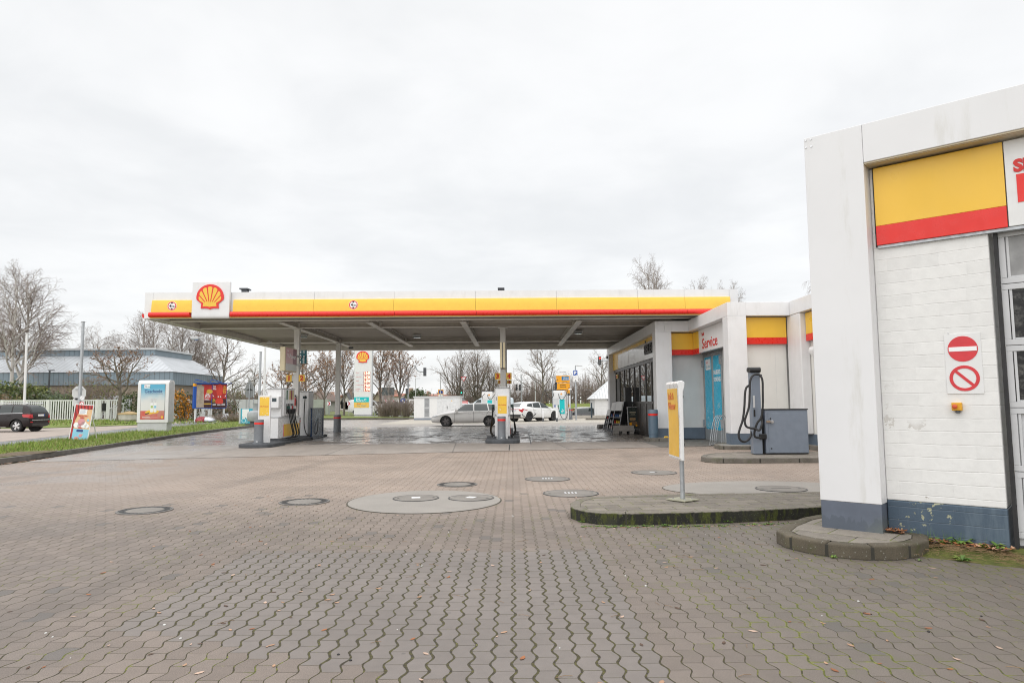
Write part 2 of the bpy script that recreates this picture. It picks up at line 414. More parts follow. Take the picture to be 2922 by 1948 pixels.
    c = t.mix(spread*0.8, c, t.mix(mn2.ramp(0.4, 0.65), (0.07, 0.085, 0.014), (0.21, 0.22, 0.03)))
    t.base(c)
    t.rough((n_big.ramp(0.3, 0.7, 0.52, 0.68) - wet*0.38 + joint*0.25 - zone*0.05).clamp())
    h = (1.0 - joint) + n_vf*0.10 + r1*0.06
    t.bump(h, 0.75, 0.006)
    return t.m
def apron_mat():
    t = MT('wet_concrete', 0.4); p = t.pos(); x, y, z = t.sep(p)
    xs, ys = x + y*0.06, y - x*0.02
    gx, gy = (xs + 0.55)/3.55, (ys - 1.0)/3.0
    r = t.white(t.comb(gx.floor(), gy.floor(), 0.3))
    jx = gx.fract(); jy = gy.fract()
    j = (jx.min(1.0 - jx)*3.55).min(jy.min(1.0 - jy)*3.0).ramp(0.012, 0.03, 1, 0)
    n = t.noise(t.comb(x*0.55, y*0.4, 0.0), 0.9, 5, 0.62, 0.6); n2 = t.noise(t.comb(x*0.9, y*0.28, 0.0), 2.2, 5, 0.7, 0.3); nf = t.noise(p, 90, 3)
    under = (y - x*0.06).ramp(24.6, 25.2)*y.ramp(44.5, 41.5)
    wetm = ((n*0.50 + n2*0.50 + r*0.12).ramp(0.46, 0.53))*under
    left = (-8.5 - x).ramp(0.0, 1.5)
    wetl = (n.ramp(0.36, 0.6)*0.75)*left*y.ramp(17.2, 18.5)
    stain = t.noise(t.comb(x*0.8, y*0.5, 3.0), 1.3, 5, 0.65).ramp(0.50, 0.60)*under
    wet = (wetm*(1.0 - stain*0.85)).max(wetl)
    dry = t.mix(r, (0.225, 0.19, 0.163), (0.30, 0.262, 0.23))
    dry = t.mix(y.ramp(41.0, 44.0), dry, (0.30, 0.268, 0.238))
    dry = t.scalecol(dry, n2.ramp(0.3, 0.7, 0.86, 1.1)*nf.ramp(0.3, 0.7, 0.9, 1.1))
    c = t.mix(stain*0.8, dry, (0.085, 0.075, 0.07))
    c = t.mix(wet*0.35, c, (0.25, 0.243, 0.236))  # wet patches also tinted pale, sky sheen painted into the colour
    c = t.mix(j*0.6, c, (0.06, 0.055, 0.05))
    t.base(c)
    t.rough((0.56 - wet*0.42 + nf*0.04).clamp()); t.b.inputs['Specular IOR Level'].default_value = 1.0
    t.bump(nf*(1.0 - wet*0.9)*0.5 + t.noise(t.comb(x, y*0.6, 0.0), 7.0, 3)*1.2, 0.30, 0.012)
    return t.m
def asphalt(name, c=(0.10, 0.103, 0.11), rough=0.45):
    t = MT(name, rough); p = t.pos(); n = t.noise(p, 0.6, 4); f = t.noise(p, 60, 3)
    t.base(t.scalecol(t.rgb(c), n.ramp(0.3, 0.7, 0.85, 1.12)*f.ramp(0.3, 0.7, 0.85, 1.15)))
    t.rough(n.ramp(0.35, 0.65, rough-0.12, rough+0.1)); t.bump(f, 0.2, 0.004); return t.m
def turf(name, a, b, dry, dryamt=0.5):
    t = MT(name, 0.9); p = t.pos(); n = t.noise(p, 1.4, 5, 0.65); f = t.noise(p, 14, 4, 0.7)
    c = t.mix(f.ramp(0.35, 0.65), a, b); c = t.mix(n.ramp(0.48, 0.68, 0, dryamt), c, dry)
    t.base(c); t.bump(f, 0.8, 0.03); return t.m
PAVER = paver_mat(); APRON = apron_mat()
TURF = turf('lawn_turf', (0.10, 0.155, 0.02), (0.20, 0.255, 0.04), (0.21, 0.155, 0.075), 0.85)
TURFF = turf('far_turf', (0.09, 0.12, 0.03), (0.16, 0.18, 0.06), (0.22, 0.18, 0.10))
SOIL = turf('bare_soil', (0.11, 0.08, 0.05), (0.16, 0.12, 0.075), (0.10, 0.11, 0.03))
GROUND = turf('field_ground', (0.09, 0.095, 0.04), (0.16, 0.145, 0.08), (0.19, 0.165, 0.11))
ROADM = asphalt('road_asphalt', (0.20, 0.205, 0.215), 0.38); ROADF = asphalt('far_asphalt', (0.17, 0.17, 0.175), 0.5)
PAVEM = concrete('pavement_blocks', (0.36, 0.305, 0.265), 0.08, scale=0.8)
LINEW = flat('road_paint', (0.7, 0.7, 0.68), 0.6, var=0.12, scale=12)

# ------------------------------------------------------------------ the setting
def sheet(name, pts, z, m, kind='structure', label=None, cat=None):
    mb = MB(); mb.poly([(x, y, z) for x, y in (pts if sum(pts[i][0]*pts[(i+1) % len(pts)][1]-pts[(i+1) % len(pts)][0]*pts[i][1] for i in range(len(pts))) > 0 else pts[::-1])])
    return mb.build(name, m, kind=kind)
mb = MB()                       # one sheet to the horizon, with the sunk car park behind the charging bay
px0, px1, py0, py1, pz = 4.4, 40.0, 62.6, 75.5, -0.5
gx, gy = [-900, px0, px1, 900], [-60, py0, py1, 1500]
for i in range(3):
    for j in range(3):
        z = pz if (i, j) == (1, 1) else -0.03
        mb.poly([(gx[i], gy[j], z), (gx[i+1], gy[j], z), (gx[i+1], gy[j+1], z), (gx[i], gy[j+1], z)])
for a, b in (((px0, py0), (px1, py0)), ((px1, py0), (px1, py1)), ((px1, py1), (px0, py1)), ((px0, py1), (px0, py0))):
    mb.poly([(*a, pz), (*a, -0.03), (*b, -0.03), (*b, pz)])
mb.build('ground', GROUND, kind='structure')
sheet('car_park', [(4.5, 62.7), (39.9, 62.7), (39.9, 75.4), (4.5, 75.4)], -0.49, ROADM)
KL = [(-12.5, 9), (-12.74, 17.15), (-12.94, 18.9), (-13.27, 21.5), (-14.1, 26), (-14.93, 30.5), (-15.9, 37), (-16.6, 44.8), (-17.6, 57)]
BL = [(-15.4, 9), (-16.5, 17.15), (-16.65, 18.9), (-16.95, 21.5), (-17.8, 26), (-18.75, 30.5), (-20.1, 37), (-21.4, 44.8), (-23.3, 57)]
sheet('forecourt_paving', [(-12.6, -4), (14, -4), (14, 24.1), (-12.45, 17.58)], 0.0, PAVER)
sheet('concrete_apron', [(-12.45, 17.60), (14, 24.2), (14, 60.5), (-9, 62.5), (-17.4, 62.5), (-17.6, 57), (-16.55, 44.8), (-15.85, 37), (-14.9, 30.5), (-13.25, 21.5)], 0.004, APRON)
FK = [(-20.2, 9), (-20.45, 20), (-20.75, 27.8), (-21.2, 30.6), (-22.6, 36.5), (-24.6, 44.8), (-27.2, 57), (-33, 82)]
sheet('road', [(-15.4, 9), (-23.5, 57), (-24, 62), (-24, 84), (-33, 84)] + FK[::-1], -0.012, ROADM)
pv = FK[:-1] + [G(640, 1189), G(520, 1202), G(380, 1213), G(128, 1221), G(-200, 1224), (-60, 9)]
sheet('pavement', pv, -0.006, PAVEM)
sheet('far_road', [(-34, 80), (-17, 66), (-9.5, 67), (4, 76), (4.2, 86), (-20, 84), (-60, 110), (-64, 104)], -0.010, ROADF)
sheet('charging_bay_paving', [(-9.5, 48.0), (14, 48.6), (14, 62.5), (4.35, 62.5), (4.35, 66), (-9.5, 66)], 0.009, concrete('bay_paving', (0.42, 0.385, 0.33), 0.08, scale=0.7))
for i, (a, b) in enumerate((((1.5, 49.4), (6.6, 51.6)), ((2.6, 50.4), (8.5, 50.0)), ((-1.0, 50.2), (-0.2, 57)))):
    d = Vector((b[0]-a[0], b[1]-a[1])).normalized(); nn = Vector((-d.y, d.x))*0.07
    sheet('bay_marking', [(a[0]+nn.x, a[1]+nn.y), (a[0]-nn.x, a[1]-nn.y), (b[0]-nn.x, b[1]-nn.y), (b[0]+nn.x, b[1]+nn.y)], 0.0135, LINEW)
# slot drain along the dispensers
sheet('slot_drain', [(0.62, 24.0), (0.66, 24.0), (0.78, 33.5), (0.74, 33.5)], 0.008, BLACK)
sheet('slot_drain', [(-0.12, 20.9), (-0.09, 20.9), (-0.09, 23.6), (-0.12, 23.6)], 0.008, BLACK)
# lifted slab at the service doors
sheet('service_apron', [(4.7, 22.0), (7.4, 22.65), (7.4, 26.4), (4.7, 25.6)], 0.008, concrete('service_concrete', (0.15, 0.14, 0.125), 0.15, scale=1.5))

def strip(name, L1, L2, z1, z2, m, **kw):
    mb = MB()
    for i in range(len(L1)-1):
        mb.poly([(*L1[i], z1), (*L1[i+1], z1), (*L2[i+1], z2), (*L2[i], z2)])
    return mb.build(name, m, **kw)
def dense(L, n=6):
    return [(p.x, p.y) for p in spline([(x, y, 0) for x, y in L], n)]
KD, BD = dense(KL), dense(BL)
KI = [(x-0.14, y) for x, y in KD]
# kerb of the verge
mb = MB()
for i in range(len(KD)-1):
    a, b, c, d = KD[i], KD[i+1], KI[i+1], KI[i]
    mb.poly([(*a, 0), (*b, 0), (b[0]-.015, b[1], .125), (a[0]-.015, a[1], .125)][::-1]); mb.poly([(a[0]-.015, a[1], .125), (b[0]-.015, b[1], .125), (*c, .13), (*d, .13)][::-1])
mb.build('kerb', KERBR, kind='structure')
# verge surface, mounded
mb = MB(); NV = 8
for i in range(len(KD)):
    for j in range(NV+1):
        t = j/NV; x = KI[i][0] + (BD[i][0]-KI[i][0])*t; y = KI[i][1] + (BD[i][1]-KI[i][1])*t
        z = 0.115 + 0.06*sin(pi*t) - 0.115*max(0, (t-0.75)/0.25)**1.5 + 0.02*mnoise.noise((x*1.3, y*1.3, 0))
        mb.v.append((x, y, z))
for i in range(len(KD)-1):
    for j in range(NV):
        a = i*(NV+1)+j; mb.f.append((a, a+1, a+NV+2, a+NV+1)); mb.mi.append(0)
VERGE = mb.build('grass_verge', TURF, kind='structure', smooth=True)
mb = MB()
for i in range(70):
    a = i/70*2*pi; r = 1 + 0.25*mnoise.noise((cos(a)*1.5, sin(a)*1.5, 3))
    mb.v.append((-13.35 + 0.42*r*cos(a), 18.6 + 1.5*r*sin(a), 0.135))
mb.v.append((-13.4, 18.7, 0.20)); mb.f += [(i, (i+1) % 70, 70) for i in range(70)]; mb.mi += [0]*70
mb.build('bare_earth', SOIL, kind='structure', smooth=True)
gb = [G(128, 1221), G(380, 1213), G(520, 1202), G(640, 1189)]; ga = [(-46.2, 68.0), (-39.5, 69.5), (-34.0, 71), (-31.0, 77)]
sheet('grass_strip', [G(-200, 1224)] + gb + ga[::-1] + [(-75, 68)], 0.02, TURF)
sheet('grass_strip', [(-62, 118), (-22, 86), (50, 100), (200, 138), (200, 170), (0, 150), (-62, 150)], 0.02, TURFF)
# planted island with the price sign
isl = [(-22.5, 66.2), (-17, 64.2), (-9.2, 63.6), (-8.7, 66), (-12, 69.5), (-20, 76.5), (-24, 77)]
mb = MB(); mb.prism(isl, 0.0, 0.13); mb.build('island_kerb', KERBM, kind='structure', bevel=0.03)
cx_, cy_ = sum(p[0] for p in isl)/7, sum(p[1] for p in isl)/7
sheet('grass_strip', [(cx_ + (x-cx_)*0.965, cy_ + (y-cy_)*0.965) for x, y in isl], 0.15, TURF)
# bank beyond the parked cars
mb = MB(); mb.v = [(4, 76, 0), (60, 86, 0), (60, 92, 1.35), (4, 82, 1.35), (4, 96, 1.2), (60, 106, 1.2)]; mb.f = [(0, 1, 2, 3), (3, 2, 5, 4)]; mb.mi = [0, 0]
mb.build('grass_bank', TURF, kind='structure')

# raised islands with kerb stones and slabs
def raised(name, poly, h, kerbm, slabm, w=0.13, stone=0.8):
    cx, cy = sum(p[0] for p in poly)/len(poly), sum(p[1] for p in poly)/len(poly)
    inn = []
    n = len(poly); P = [Vector(p) for p in poly]
    ar = sum(P[i].x*P[(i+1) % n].y - P[(i+1) % n].x*P[i].y for i in range(n)); sg = 1 if ar > 0 else -1
    for i in range(n):
        e1 = (P[i]-P[i-1]).normalized(); e2 = (P[(i+1) % n]-P[i]).normalized()
        nn = Vector((-e1.y-e2.y, e1.x+e2.x)); nn = nn.normalized()*sg/max(0.5, cos(e1.angle(e2)/2)); inn.append((P[i].x+nn.x*w, P[i].y+nn.y*w))
    mb = MB(); mb.poly([(x, y, h-0.006) for x, y in (inn if sg > 0 else inn[::-1])]); mb.build(name + '_top', slabm, kind='structure')
    # walk the rim and cut it into kerb stones
    O_, I_, ln = [], [], [0.0]
    for k in range(n+1):
        a, b, c, d = Vector(poly[k % n]), Vector(poly[(k+1) % n]), Vector(inn[k % n]), Vector(inn[(k+1) % n])
        m_ = max(1, int((b-a).length/0.06))
        for j in range(m_):
            O_.append(a.lerp(b, j/m_)); I_.append(c.lerp(d, j/m_))
        if k == n-1: O_.append(b); I_.append(d); break
    mb = MB(); s0 = 0; acc = 0.0; want = stone
    rs = random.Random(int(poly[0][0]*10))
    for k in range(1, len(O_)):
        acc += (O_[k]-O_[k-1]).length
        if acc > want or k == len(O_)-1:
            if acc > 0.05:
                g = 0.002
                oo, ii = [p.copy() for p in O_[s0:k+1]], [p.copy() for p in I_[s0:k+1]]
                for L_ in (oo, ii):
                    L_[0] += (L_[1]-L_[0]).normalized()*g; L_[-1] += (L_[-2]-L_[-1]).normalized()*g
                hz = h + rs.uniform(-0.003, 0.003)
                mb.prism([tuple(p) for p in oo] + [tuple(p) for p in ii[::-1]], -0.01, hz)
            s0 = k; acc = 0.0; want = stone*rs.uniform(0.85, 1.1)
    mb.build(name, kerbm, kind='structure', bevel=0.022, seg=3, angle=50)
    mb = MB(); mb.prism([(p[0]*0.985+q[0]*0.015, p[1]*0.985+q[1]*0.015) for p, q in zip(poly, inn)], 0.0, h-0.02); return mb.build(name + '_joint', bpy.data.materials['wet_joint'] if 'wet_joint' in bpy.data.materials else flat('wet_joint', (0.04, 0.038, 0.03), 0.9), kind='structure')
def slab_grid(c, sx, sy, ang, moss=0.5):
    t = MT('paving_slabs', 0.85); p = t.pos(); x, y, z = t.sep(p); ca, sa = cos(ang), sin(ang)
    u = (x*ca + y*sa)/sx; v = (y*ca - x*sa)/sy; uu = u + v.floor().mod(2.0)*0.5
    fu, fv = uu.fract(), v.fract(); e = (fu.min(1.0-fu)*sx).min(fv.min(1.0-fv)*sy)
    r = t.white(t.comb(uu.floor(), v.floor(), 0.2)); n = t.noise(p, 7, 6, 0.7); f = t.noise(p, 140, 3, 0.7)
    cc = t.scalecol(t.rgb(c), r.ramp(0, 1, 0.85, 1.12)*n.ramp(0.3, 0.7, 0.85, 1.1)*f.ramp(0.3, 0.7, 0.85, 1.15))
    cc = t.mix(t.voro(p, 22).ramp(0.12, 0.2, 0.4, 0), cc, (0.40, 0.40, 0.37))
    cc = t.mix(n.ramp(0.55, 0.72, 0, 0.35*moss), cc, (0.10, 0.12, 0.03))
    j = e.ramp(0.003, 0.008, 1, 0); cc = t.mix(j, cc, t.mix(n.ramp(0.4, 0.6), (0.045, 0.04, 0.03), (0.15, 0.17, 0.03)))
    t.base(cc); t.bump((1.0-j) + f*0.12, 0.6, 0.006); return t.m
def smooth_poly(P, k=5):
    Q = [Vector((x, y, 0)) for x, y in P]; n = len(Q); out = []
    for i in range(n):
        a, b, c, d = Q[i-1], Q[i], Q[(i+1) % n], Q[(i+2) % n]
        for j in range(k):
            t = j/k; p = 0.5*((2*b)+(c-a)*t+(2*a-5*b+4*c-d)*t*t+(3*b-a-3*c+d)*t**3); out.append((p.x, p.y))
    return out
front = [(4.6, 8.74), (3.43, 8.40), (2.6, 8.22), (1.76, 8.10), (1.25, 8.09)]
lefte = [(0.98, 8.16), (0.80, 8.34), (0.71, 8.60), (0.74, 8.95), (0.84, 9.25), (1.02, 9.5)]
raised('traffic_island', front + lefte + [(2.04, 9.68), (4.4, 9.9), (5.6, 10.0), (5.6, 9.0)], 0.14, KERBD, slab_grid((0.205, 0.18, 0.152), 0.42, 0.21, 0.09, 0.8))
raised('traffic_island', [(9.2, 16.02), (4.95, 16.02), (4.72, 16.1), (4.55, 16.35), (4.55, 16.7), (4.75, 17.2), (5.2, 17.75), (5.9, 18.0), (9.2, 18.0)], 0.12, KERBM, slab_grid((0.24, 0.21, 0.18), 0.5, 0.5, 0.0, 0.3))
raised('kerb_base', [(7.9, 20.45), (6.45, 20.5), (6.22, 20.7), (6.2, 21.2), (6.35, 21.7), (6.9, 22.2), (7.9, 22.2)], 0.12, KERBM, SLAB, 0.1)
raised('kerb_base', [(6.2, 25.1), (4.98, 25.15), (4.9, 25.4), (4.95, 26.1), (6.2, 26.1)], 0.12, KERBM, SLAB, 0.1)
raised('kerb_base', [(12, 19.3), (8.9, 19.3), (8.75, 19.6), (8.75, 21), (12, 21)], 0.14, KERBM, SLAB, 0.1)
cwk = [(4.35, 6.98), (4.25, 6.72), (4.05, 6.56), (3.8, 6.42), (3.45, 6.24), (3.2, 6.24), (2.98, 6.33), (2.8, 6.5), (2.66, 6.75), (2.63, 6.98), (2.72, 7.2), (3.05, 7.65), (3.6, 8.3), (4.8, 7.6)]
CWK = [(4.02, 7.0), (4.0, 6.72), (3.88, 6.52), (3.7, 6.37), (3.42, 6.25), (3.15, 6.26), (2.92, 6.38), (2.76, 6.56), (2.65, 6.8), (2.66, 7.05), (2.85, 7.35), (3.2, 7.75), (3.8, 8.2), (4.6, 7.6)]
raised('car_wash_kerb', CWK, 0.13, concrete('brown_kerb_concrete', (0.105, 0.088, 0.062), 0.22, moss=0.6, spots=0.35, mossc=(0.055, 0.062, 0.014)), slab_grid((0.22, 0.195, 0.165), 0.55, 0.45, -0.72, 0.6), 0.14, 0.36)
# mossy earth at the foot of the car-wash wall
mb = MB(); NN = 18
for i in range(NN+1):
    for j in range(7):
        t = i/NN; s_ = j/6
        bx, by = 3.9 + 0.98*t, 6.95 - 0.86*t
        ox, oy = -0.66, -0.75; k = (0.0 + 0.62*s_)*(0.35 + 0.65*sin(pi*min(1, 0.25 + t*0.6)))
        zz = 0.085*(1-s_)**1.5 + 0.01*mnoise.noise((bx*6, by*6+j, 1)) - 0.004
        mb.v.append((bx + ox*k, by + oy*k, max(zz, 0.0) if j < 6 else -0.01))
for i in range(NN):
    for j in range(6):
        a = i*7+j; mb.f.append((a, a+1, a+8, a+7)); mb.mi.append(0)
mossm = turf('mossy_soil', (0.072, 0.085, 0.014), (0.125, 0.135, 0.026), (0.10, 0.068, 0.036), 0.6)
mb.build('mossy_soil', mossm, kind='structure', smooth=True)
# ------------------------------------------------------------------ shell emblem (outline red, ribs yellow)
def emblem(M, r, parent, name='emblem', t=0.03):
    """local x right, z up, -y out of the face; r = half width"""
    dome = [(cos(radians(a))*1.0, 0.02 + sin(radians(a))*0.96) for a in range(-8, 189, 7)]
    out = [(0.62, -0.46), (0.66, -0.80), (0.26, -0.80), (0.10, -0.84), (0, -0.87), (-0.10, -0.84), (-0.26, -0.80), (-0.66, -0.80), (-0.62, -0.46), ]
    poly = [(0.97, -0.17)] + dome + [(-0.97, -0.17)] + out[::-1]
    mb = MB(); mb.extr([(x*r, z*r) for x, z in poly], 0, -t, 'y', 0, M)
    O = (0, -0.72); N = 7
    def edge(a):   # distance from O to the inner dome along angle a
        dxx, dzz = cos(a), sin(a); best = 0.3
        for k in range(1, 400):
            q = k*0.005; x, z = O[0] + dxx*q, O[1] + dzz*q
            if (x/0.83)**2 + ((z-0.02)/0.80)**2 < 1 or z < -0.2 and abs(x) < 0.5: best = q
        return best
    a0, a1 = radians(31), radians(149)
    cut = [a0 + (a1-a0)*(0.5 - 0.5*cos(pi*(0.10 + 0.80*k/N)))/(1) for k in range(N+1)]
    cut = [a0 + (a1-a0)*k/N for k in range(N+1)]
    for k in range(N):
        b0, b1 = cut[k], cut[k+1]; g0 = radians(1.9); pts = []
        for j in range(7):
            a = b0 + g0 + (b1-b0-2*g0)*j/6; e = edge(a)*(1 - 0.045*(2*j/6-1)**2); pts.append((O[0]+cos(a)*e, O[1]+sin(a)*e))
        ai = (b0+b1)/2; pts += [(O[0]+cos(ai+radians(3))*0.32, O[1]+sin(ai+radians(3))*0.32), (O[0]+cos(ai-radians(3))*0.32, O[1]+sin(ai-radians(3))*0.32)]
        mb.extr([(x*r, z*r) for x, z in pts], -t-0.001, -t-0.006, 'y', 1, M)
    base = [(-0.50, -0.65), (-0.22, -0.65), (0, -0.70), (0.22, -0.65), (0.50, -0.65), (0.46, -0.36), (0.25, -0.32), (-0.25, -0.32), (-0.46, -0.36)]
    mb.extr([(x*r, z*r) for x, z in base], -t-0.001, -t-0.005, 'y', 1, M)
    return mb.build(name, [RED, YEL2], parent, world=True)
def FM(x, y, z, facing):
    """face frame: facing is the direction the face looks: '-y', '-x', '+x' """
    ux = {'-y': (1, 0, 0), '-x': (0, -1, 0), '+x': (0, 1, 0), '+y': (-1, 0, 0)}[facing]
    return frame3((x, y, z), ux, (0, 0, 1))
def disc(mb, M, cx, cz, r, y0, y1, mi, n=28, r0=0.0):
    if r0 == 0: mb.extr([(cx + r*cos(2*pi*i/n), cz + r*sin(2*pi*i/n)) for i in range(n)], y0, y1, 'y', mi, M)
    else:
        for i in range(n):
            a, b = 2*pi*i/n, 2*pi*(i+1)/n
            mb.extr([(cx+r*cos(a), cz+r*sin(a)), (cx+r*cos(b), cz+r*sin(b)), (cx+r0*cos(b), cz+r0*sin(b)), (cx+r0*cos(a), cz+r0*sin(a))], y0, y1, 'y', mi, M)

# ------------------------------------------------------------------ canopy
YF, YB, XL, XR = 24.5, 39.0, -13.3, 8.2
can = thing('station_canopy', 'wide white flat canopy with yellow band and red lip over the pumps', 'canopy', (-2.5, 31.7, 0))
seams = [-11.51, -10.06, -7.15, -4.26, -1.31, 1.62, 4.56, 6.25, 7.89]
mb = MB(); xs = [XL, -13.0, -11.50, -10.165, -7.15, -4.26, -1.31, 1.62, 4.56, 6.25, 7.89, XR]
for a, b in zip(xs[:-1], xs[1:]): mb.box(a+0.004, b-0.004, YF, YF+0.03, 4.58, 5.49)
mb.box(XL+0.01, XR-0.01, YF+0.032, YF+0.25, 4.57, 5.48, 1)
mb.box(XL, XL+0.04, YF+0.032, YB, 4.58, 5.49); mb.box(XR-0.04, XR, YF+0.032, YB, 4.58, 5.49); mb.box(XL+0.04, XR-0.04, YB-0.04, YB, 4.58, 5.48)
mb.box(XL-0.01, XR+0.01, YF-0.02, YF+0.06, 4.535, 4.575, 0)
mb.build('fascia', [WHITE, PANELG], can, world=True)
mb = MB()                                    # inner faces of the fascia and gutter, streaked with rust
mb.box(XL+0.045, XL+0.30, YF+0.26, YB-0.05, 4.56, 4.80); mb.box(XL+0.31, XR-0.05, YB-0.30, YB-0.05, 4.50, 4.80)
mb.box(XL-0.0, XR, YB-0.045, YB+0.02, 4.47, 4.575); mb.box(XL-0.01, XL+0.05, YF+0.07, YB, 4.535, 4.575)
mb.build('gutter_trim', RUSTW, can, world=True)
def ylprof(a, b, mb):
    prof = [(YF-0.004, 5.21), (YF-0.05, 5.205), (YF-0.075, 5.16), (YF-0.10, 5.0), (YF-0.115, 4.85), (YF-0.12, 4.735), (YF-0.004, 4.735)]
    mb.extr(prof, a, b, 'x')
for a, b in ((-13.0, -11.52), (-10.06, -7.15), (-7.15, -4.26), (-4.26, -1.31), (-1.31, 1.62), (1.62, 4.56), (4.56, 6.25), (6.25, 7.89)):
    mb = MB(); ylprof(a+0.004, b-0.004, mb); mb.build('yellow_band', YEL2, can, world=True, smooth=30)
def redprof(a, b, mb, y0=YF):
    pr = [(y0-0.01, 4.73), (y0-0.15, 4.755)] + [(y0-0.13-0.075*sin(radians(t)), 4.665 + 0.09*cos(radians(t))) for t in range(20, 181, 20)] + [(y0-0.01, 4.575)]
    mb.extr(pr, a, b, 'x')
for a, b in ((-13.06, -11.58), (-10.13, -7.10), (-7.10, -4.21), (-4.21, -1.26), (-1.26, 1.67), (1.67, 4.61), (4.61, 6.30), (6.30, 7.95)):
    mb = MB(); redprof(a+0.006, b-0.006, mb); mb.build('red_lip', RED, can, world=True, smooth=40)
mb = MB(); lip = [(XL-0.003, 4.545), (XL-0.05, 4.59), (XL-0.08, 4.69), (XL-0.06, 4.725), (XL-0.035, 4.64), (XL-0.003, 4.60)]
mb.extr(lip, YF-0.02, YB, 'y'); mb.build('red_lip', RED, can, world=True, smooth=40)
mb = MB(); mb.box(-13.05, 7.95, YF-0.10, YF-0.025, 4.548, 4.572); mb.build('yellow_trim', YEL2, can, world=True)
# square logo board
lp = MB(); lp.extr([(YF-0.02, 5.85), (YF-0.17, 5.85), (YF-0.17, 4.66)] + [(YF-0.10-0.07*cos(radians(t)), 4.62-0.10*sin(radians(t))) for t in range(15, 91, 15)] + [(YF-0.02, 4.52)], -11.51, -10.165, 'x')
lpo = lp.build('logo_board', WHITE, can, world=True, smooth=30, bevel=0.01)
emblem(FM(-10.85, YF-0.175, 5.27, '-y'), 0.49, lpo)
# height limit discs on the band
def height_disc(x, z, yy):
    M = FM(x, yy, z, '-y'); mb = MB(); disc(mb, M, 0, 0, 0.165, 0.02, -0.012, 0); disc(mb, M, 0, 0, 0.155, -0.0125, -0.016, 1, r0=0.125)
    for s_ in (1, -1): mb.extr([(-0.05, s_*0.122), (0.05, s_*0.122), (0, s_*0.07)][::s_], -0.013, -0.017, 'y', 2, M)
    o = mb.build('height_sign', [TXTW, RED, TXTK], can, world=True)
    write('4', M @ Matrix.Translation((-0.055, -0.014, -0.05)), 0.15, TXTK, o, bold=0.03); write(',10m', M @ Matrix.Translation((0.045, -0.014, -0.045)), 0.085, TXTK, o, bold=0.015)
height_disc(-12.25, 4.985, YF-0.105); height_disc(-5.71, 4.985, YF-0.105)
# roof deck: trapezoidal sheet, ribs across the canopy
mb = MB(); prof = []; y = YF+0.26
while y < YB-0.35:
    prof += [(y, 4.815), (y+0.10, 4.815), (y+0.125, 4.85), (y+0.20, 4.85)]; y += 0.225
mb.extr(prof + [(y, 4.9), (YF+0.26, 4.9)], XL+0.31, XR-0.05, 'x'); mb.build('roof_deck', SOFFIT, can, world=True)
mb = MB(); mb.box(XL+0.05, XR-0.05, YF+0.26, YB-0.05, 5.30, 5.34); mb.build('roof_membrane', DGREY, can, world=True)
WEBSHADE = flat('shaded_web', (0.47, 0.435, 0.39), 0.6, var=0.06)  # beam paint darkened to stand in for shade on the webs
def ibeam(mb, a, b, zb, zt, w, horizontal):
    """a,b endpoints in xy; I-section"""
    if horizontal:
        (x0, y), (x1, _) = a, b
        mb.box(x0, x1, y-w/2, y+w/2, zb, zb+0.035); mb.box(x0, x1, y-0.006, y+0.006, zb+0.035, zt-0.02, 1); mb.box(x0, x1, y-w/2, y+w/2, zt-0.02, zt)
    else:
        (x, y0), (_, y1) = a, b
        mb.box(x-w/2, x+w/2, y0, y1, zb, zb+0.022); mb.box(x-0.007, x+0.007, y0, y1, zb+0.022, zt-0.022, 1); mb.box(x-w/2, x+w/2, y0, y1, zt-0.022, zt)
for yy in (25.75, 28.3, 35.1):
    mb = MB(); ibeam(mb, (XL+0.32, yy), (XR-0.06, yy), 4.578, 4.812, 0.19, True); mb.build('purlin', [BEAMP, WEBSHADE], can, world=True)
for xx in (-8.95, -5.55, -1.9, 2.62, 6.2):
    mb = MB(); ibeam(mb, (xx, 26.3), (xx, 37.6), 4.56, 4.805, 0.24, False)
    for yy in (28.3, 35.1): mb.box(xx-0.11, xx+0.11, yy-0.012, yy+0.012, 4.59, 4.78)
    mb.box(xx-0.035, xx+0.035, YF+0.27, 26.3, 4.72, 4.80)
    mb.build('beam', [BEAMP, WEBSHADE], can, world=True)
def column(x, y, sleeve):
    mb = MB(); mb.box(x-0.11, x+0.11, y-0.11, y+0.11, 0.0, 4.555); mb.box(x-0.2, x+0.2, y-0.13, y+0.13, 4.53, 4.556)
    c = mb.build('column', COLP, can, world=True, bevel=0.008)
    mb = MB(); M = Matrix.Translation((x, y, 0)); mb.lathe([(0.2, 0), (0.2, 0.1), (0.185, 0.12), (0.185, 0.80), (0.19, 0.80), (0.19, 0.885)], 24, 0, M); mb.lathe([(0.1935, 0.70), (0.1935, 0.77)], 24, 1, M)
    mb.build('impact_sleeve', [BOLG, RED], c, world=True, smooth=30)
for x, y in ((-8.93, 28.3), (-8.95, 35.1), (-0.38, 28.3), (-0.38, 35.1)): column(x, y, 1)
for px, py in ((864, 963), (1190, 964), (1650, 952.5), (660, 990)):
    x, y = G(px, py, 4.63); y = min(y, 33.6)
    M = Matrix.Translation((x, y, 4.63)); mb = MB(); mb.box(-0.17, 0.17, -0.14, 0.14, 0.0, 0.06, 0, M); mb.box(-0.19, 0.19, -0.16, 0.16, 0.06, 0.16, 1, M)
    mb.build('downlight', [GLASSL, PANELG], can, world=True, bevel=0.01)
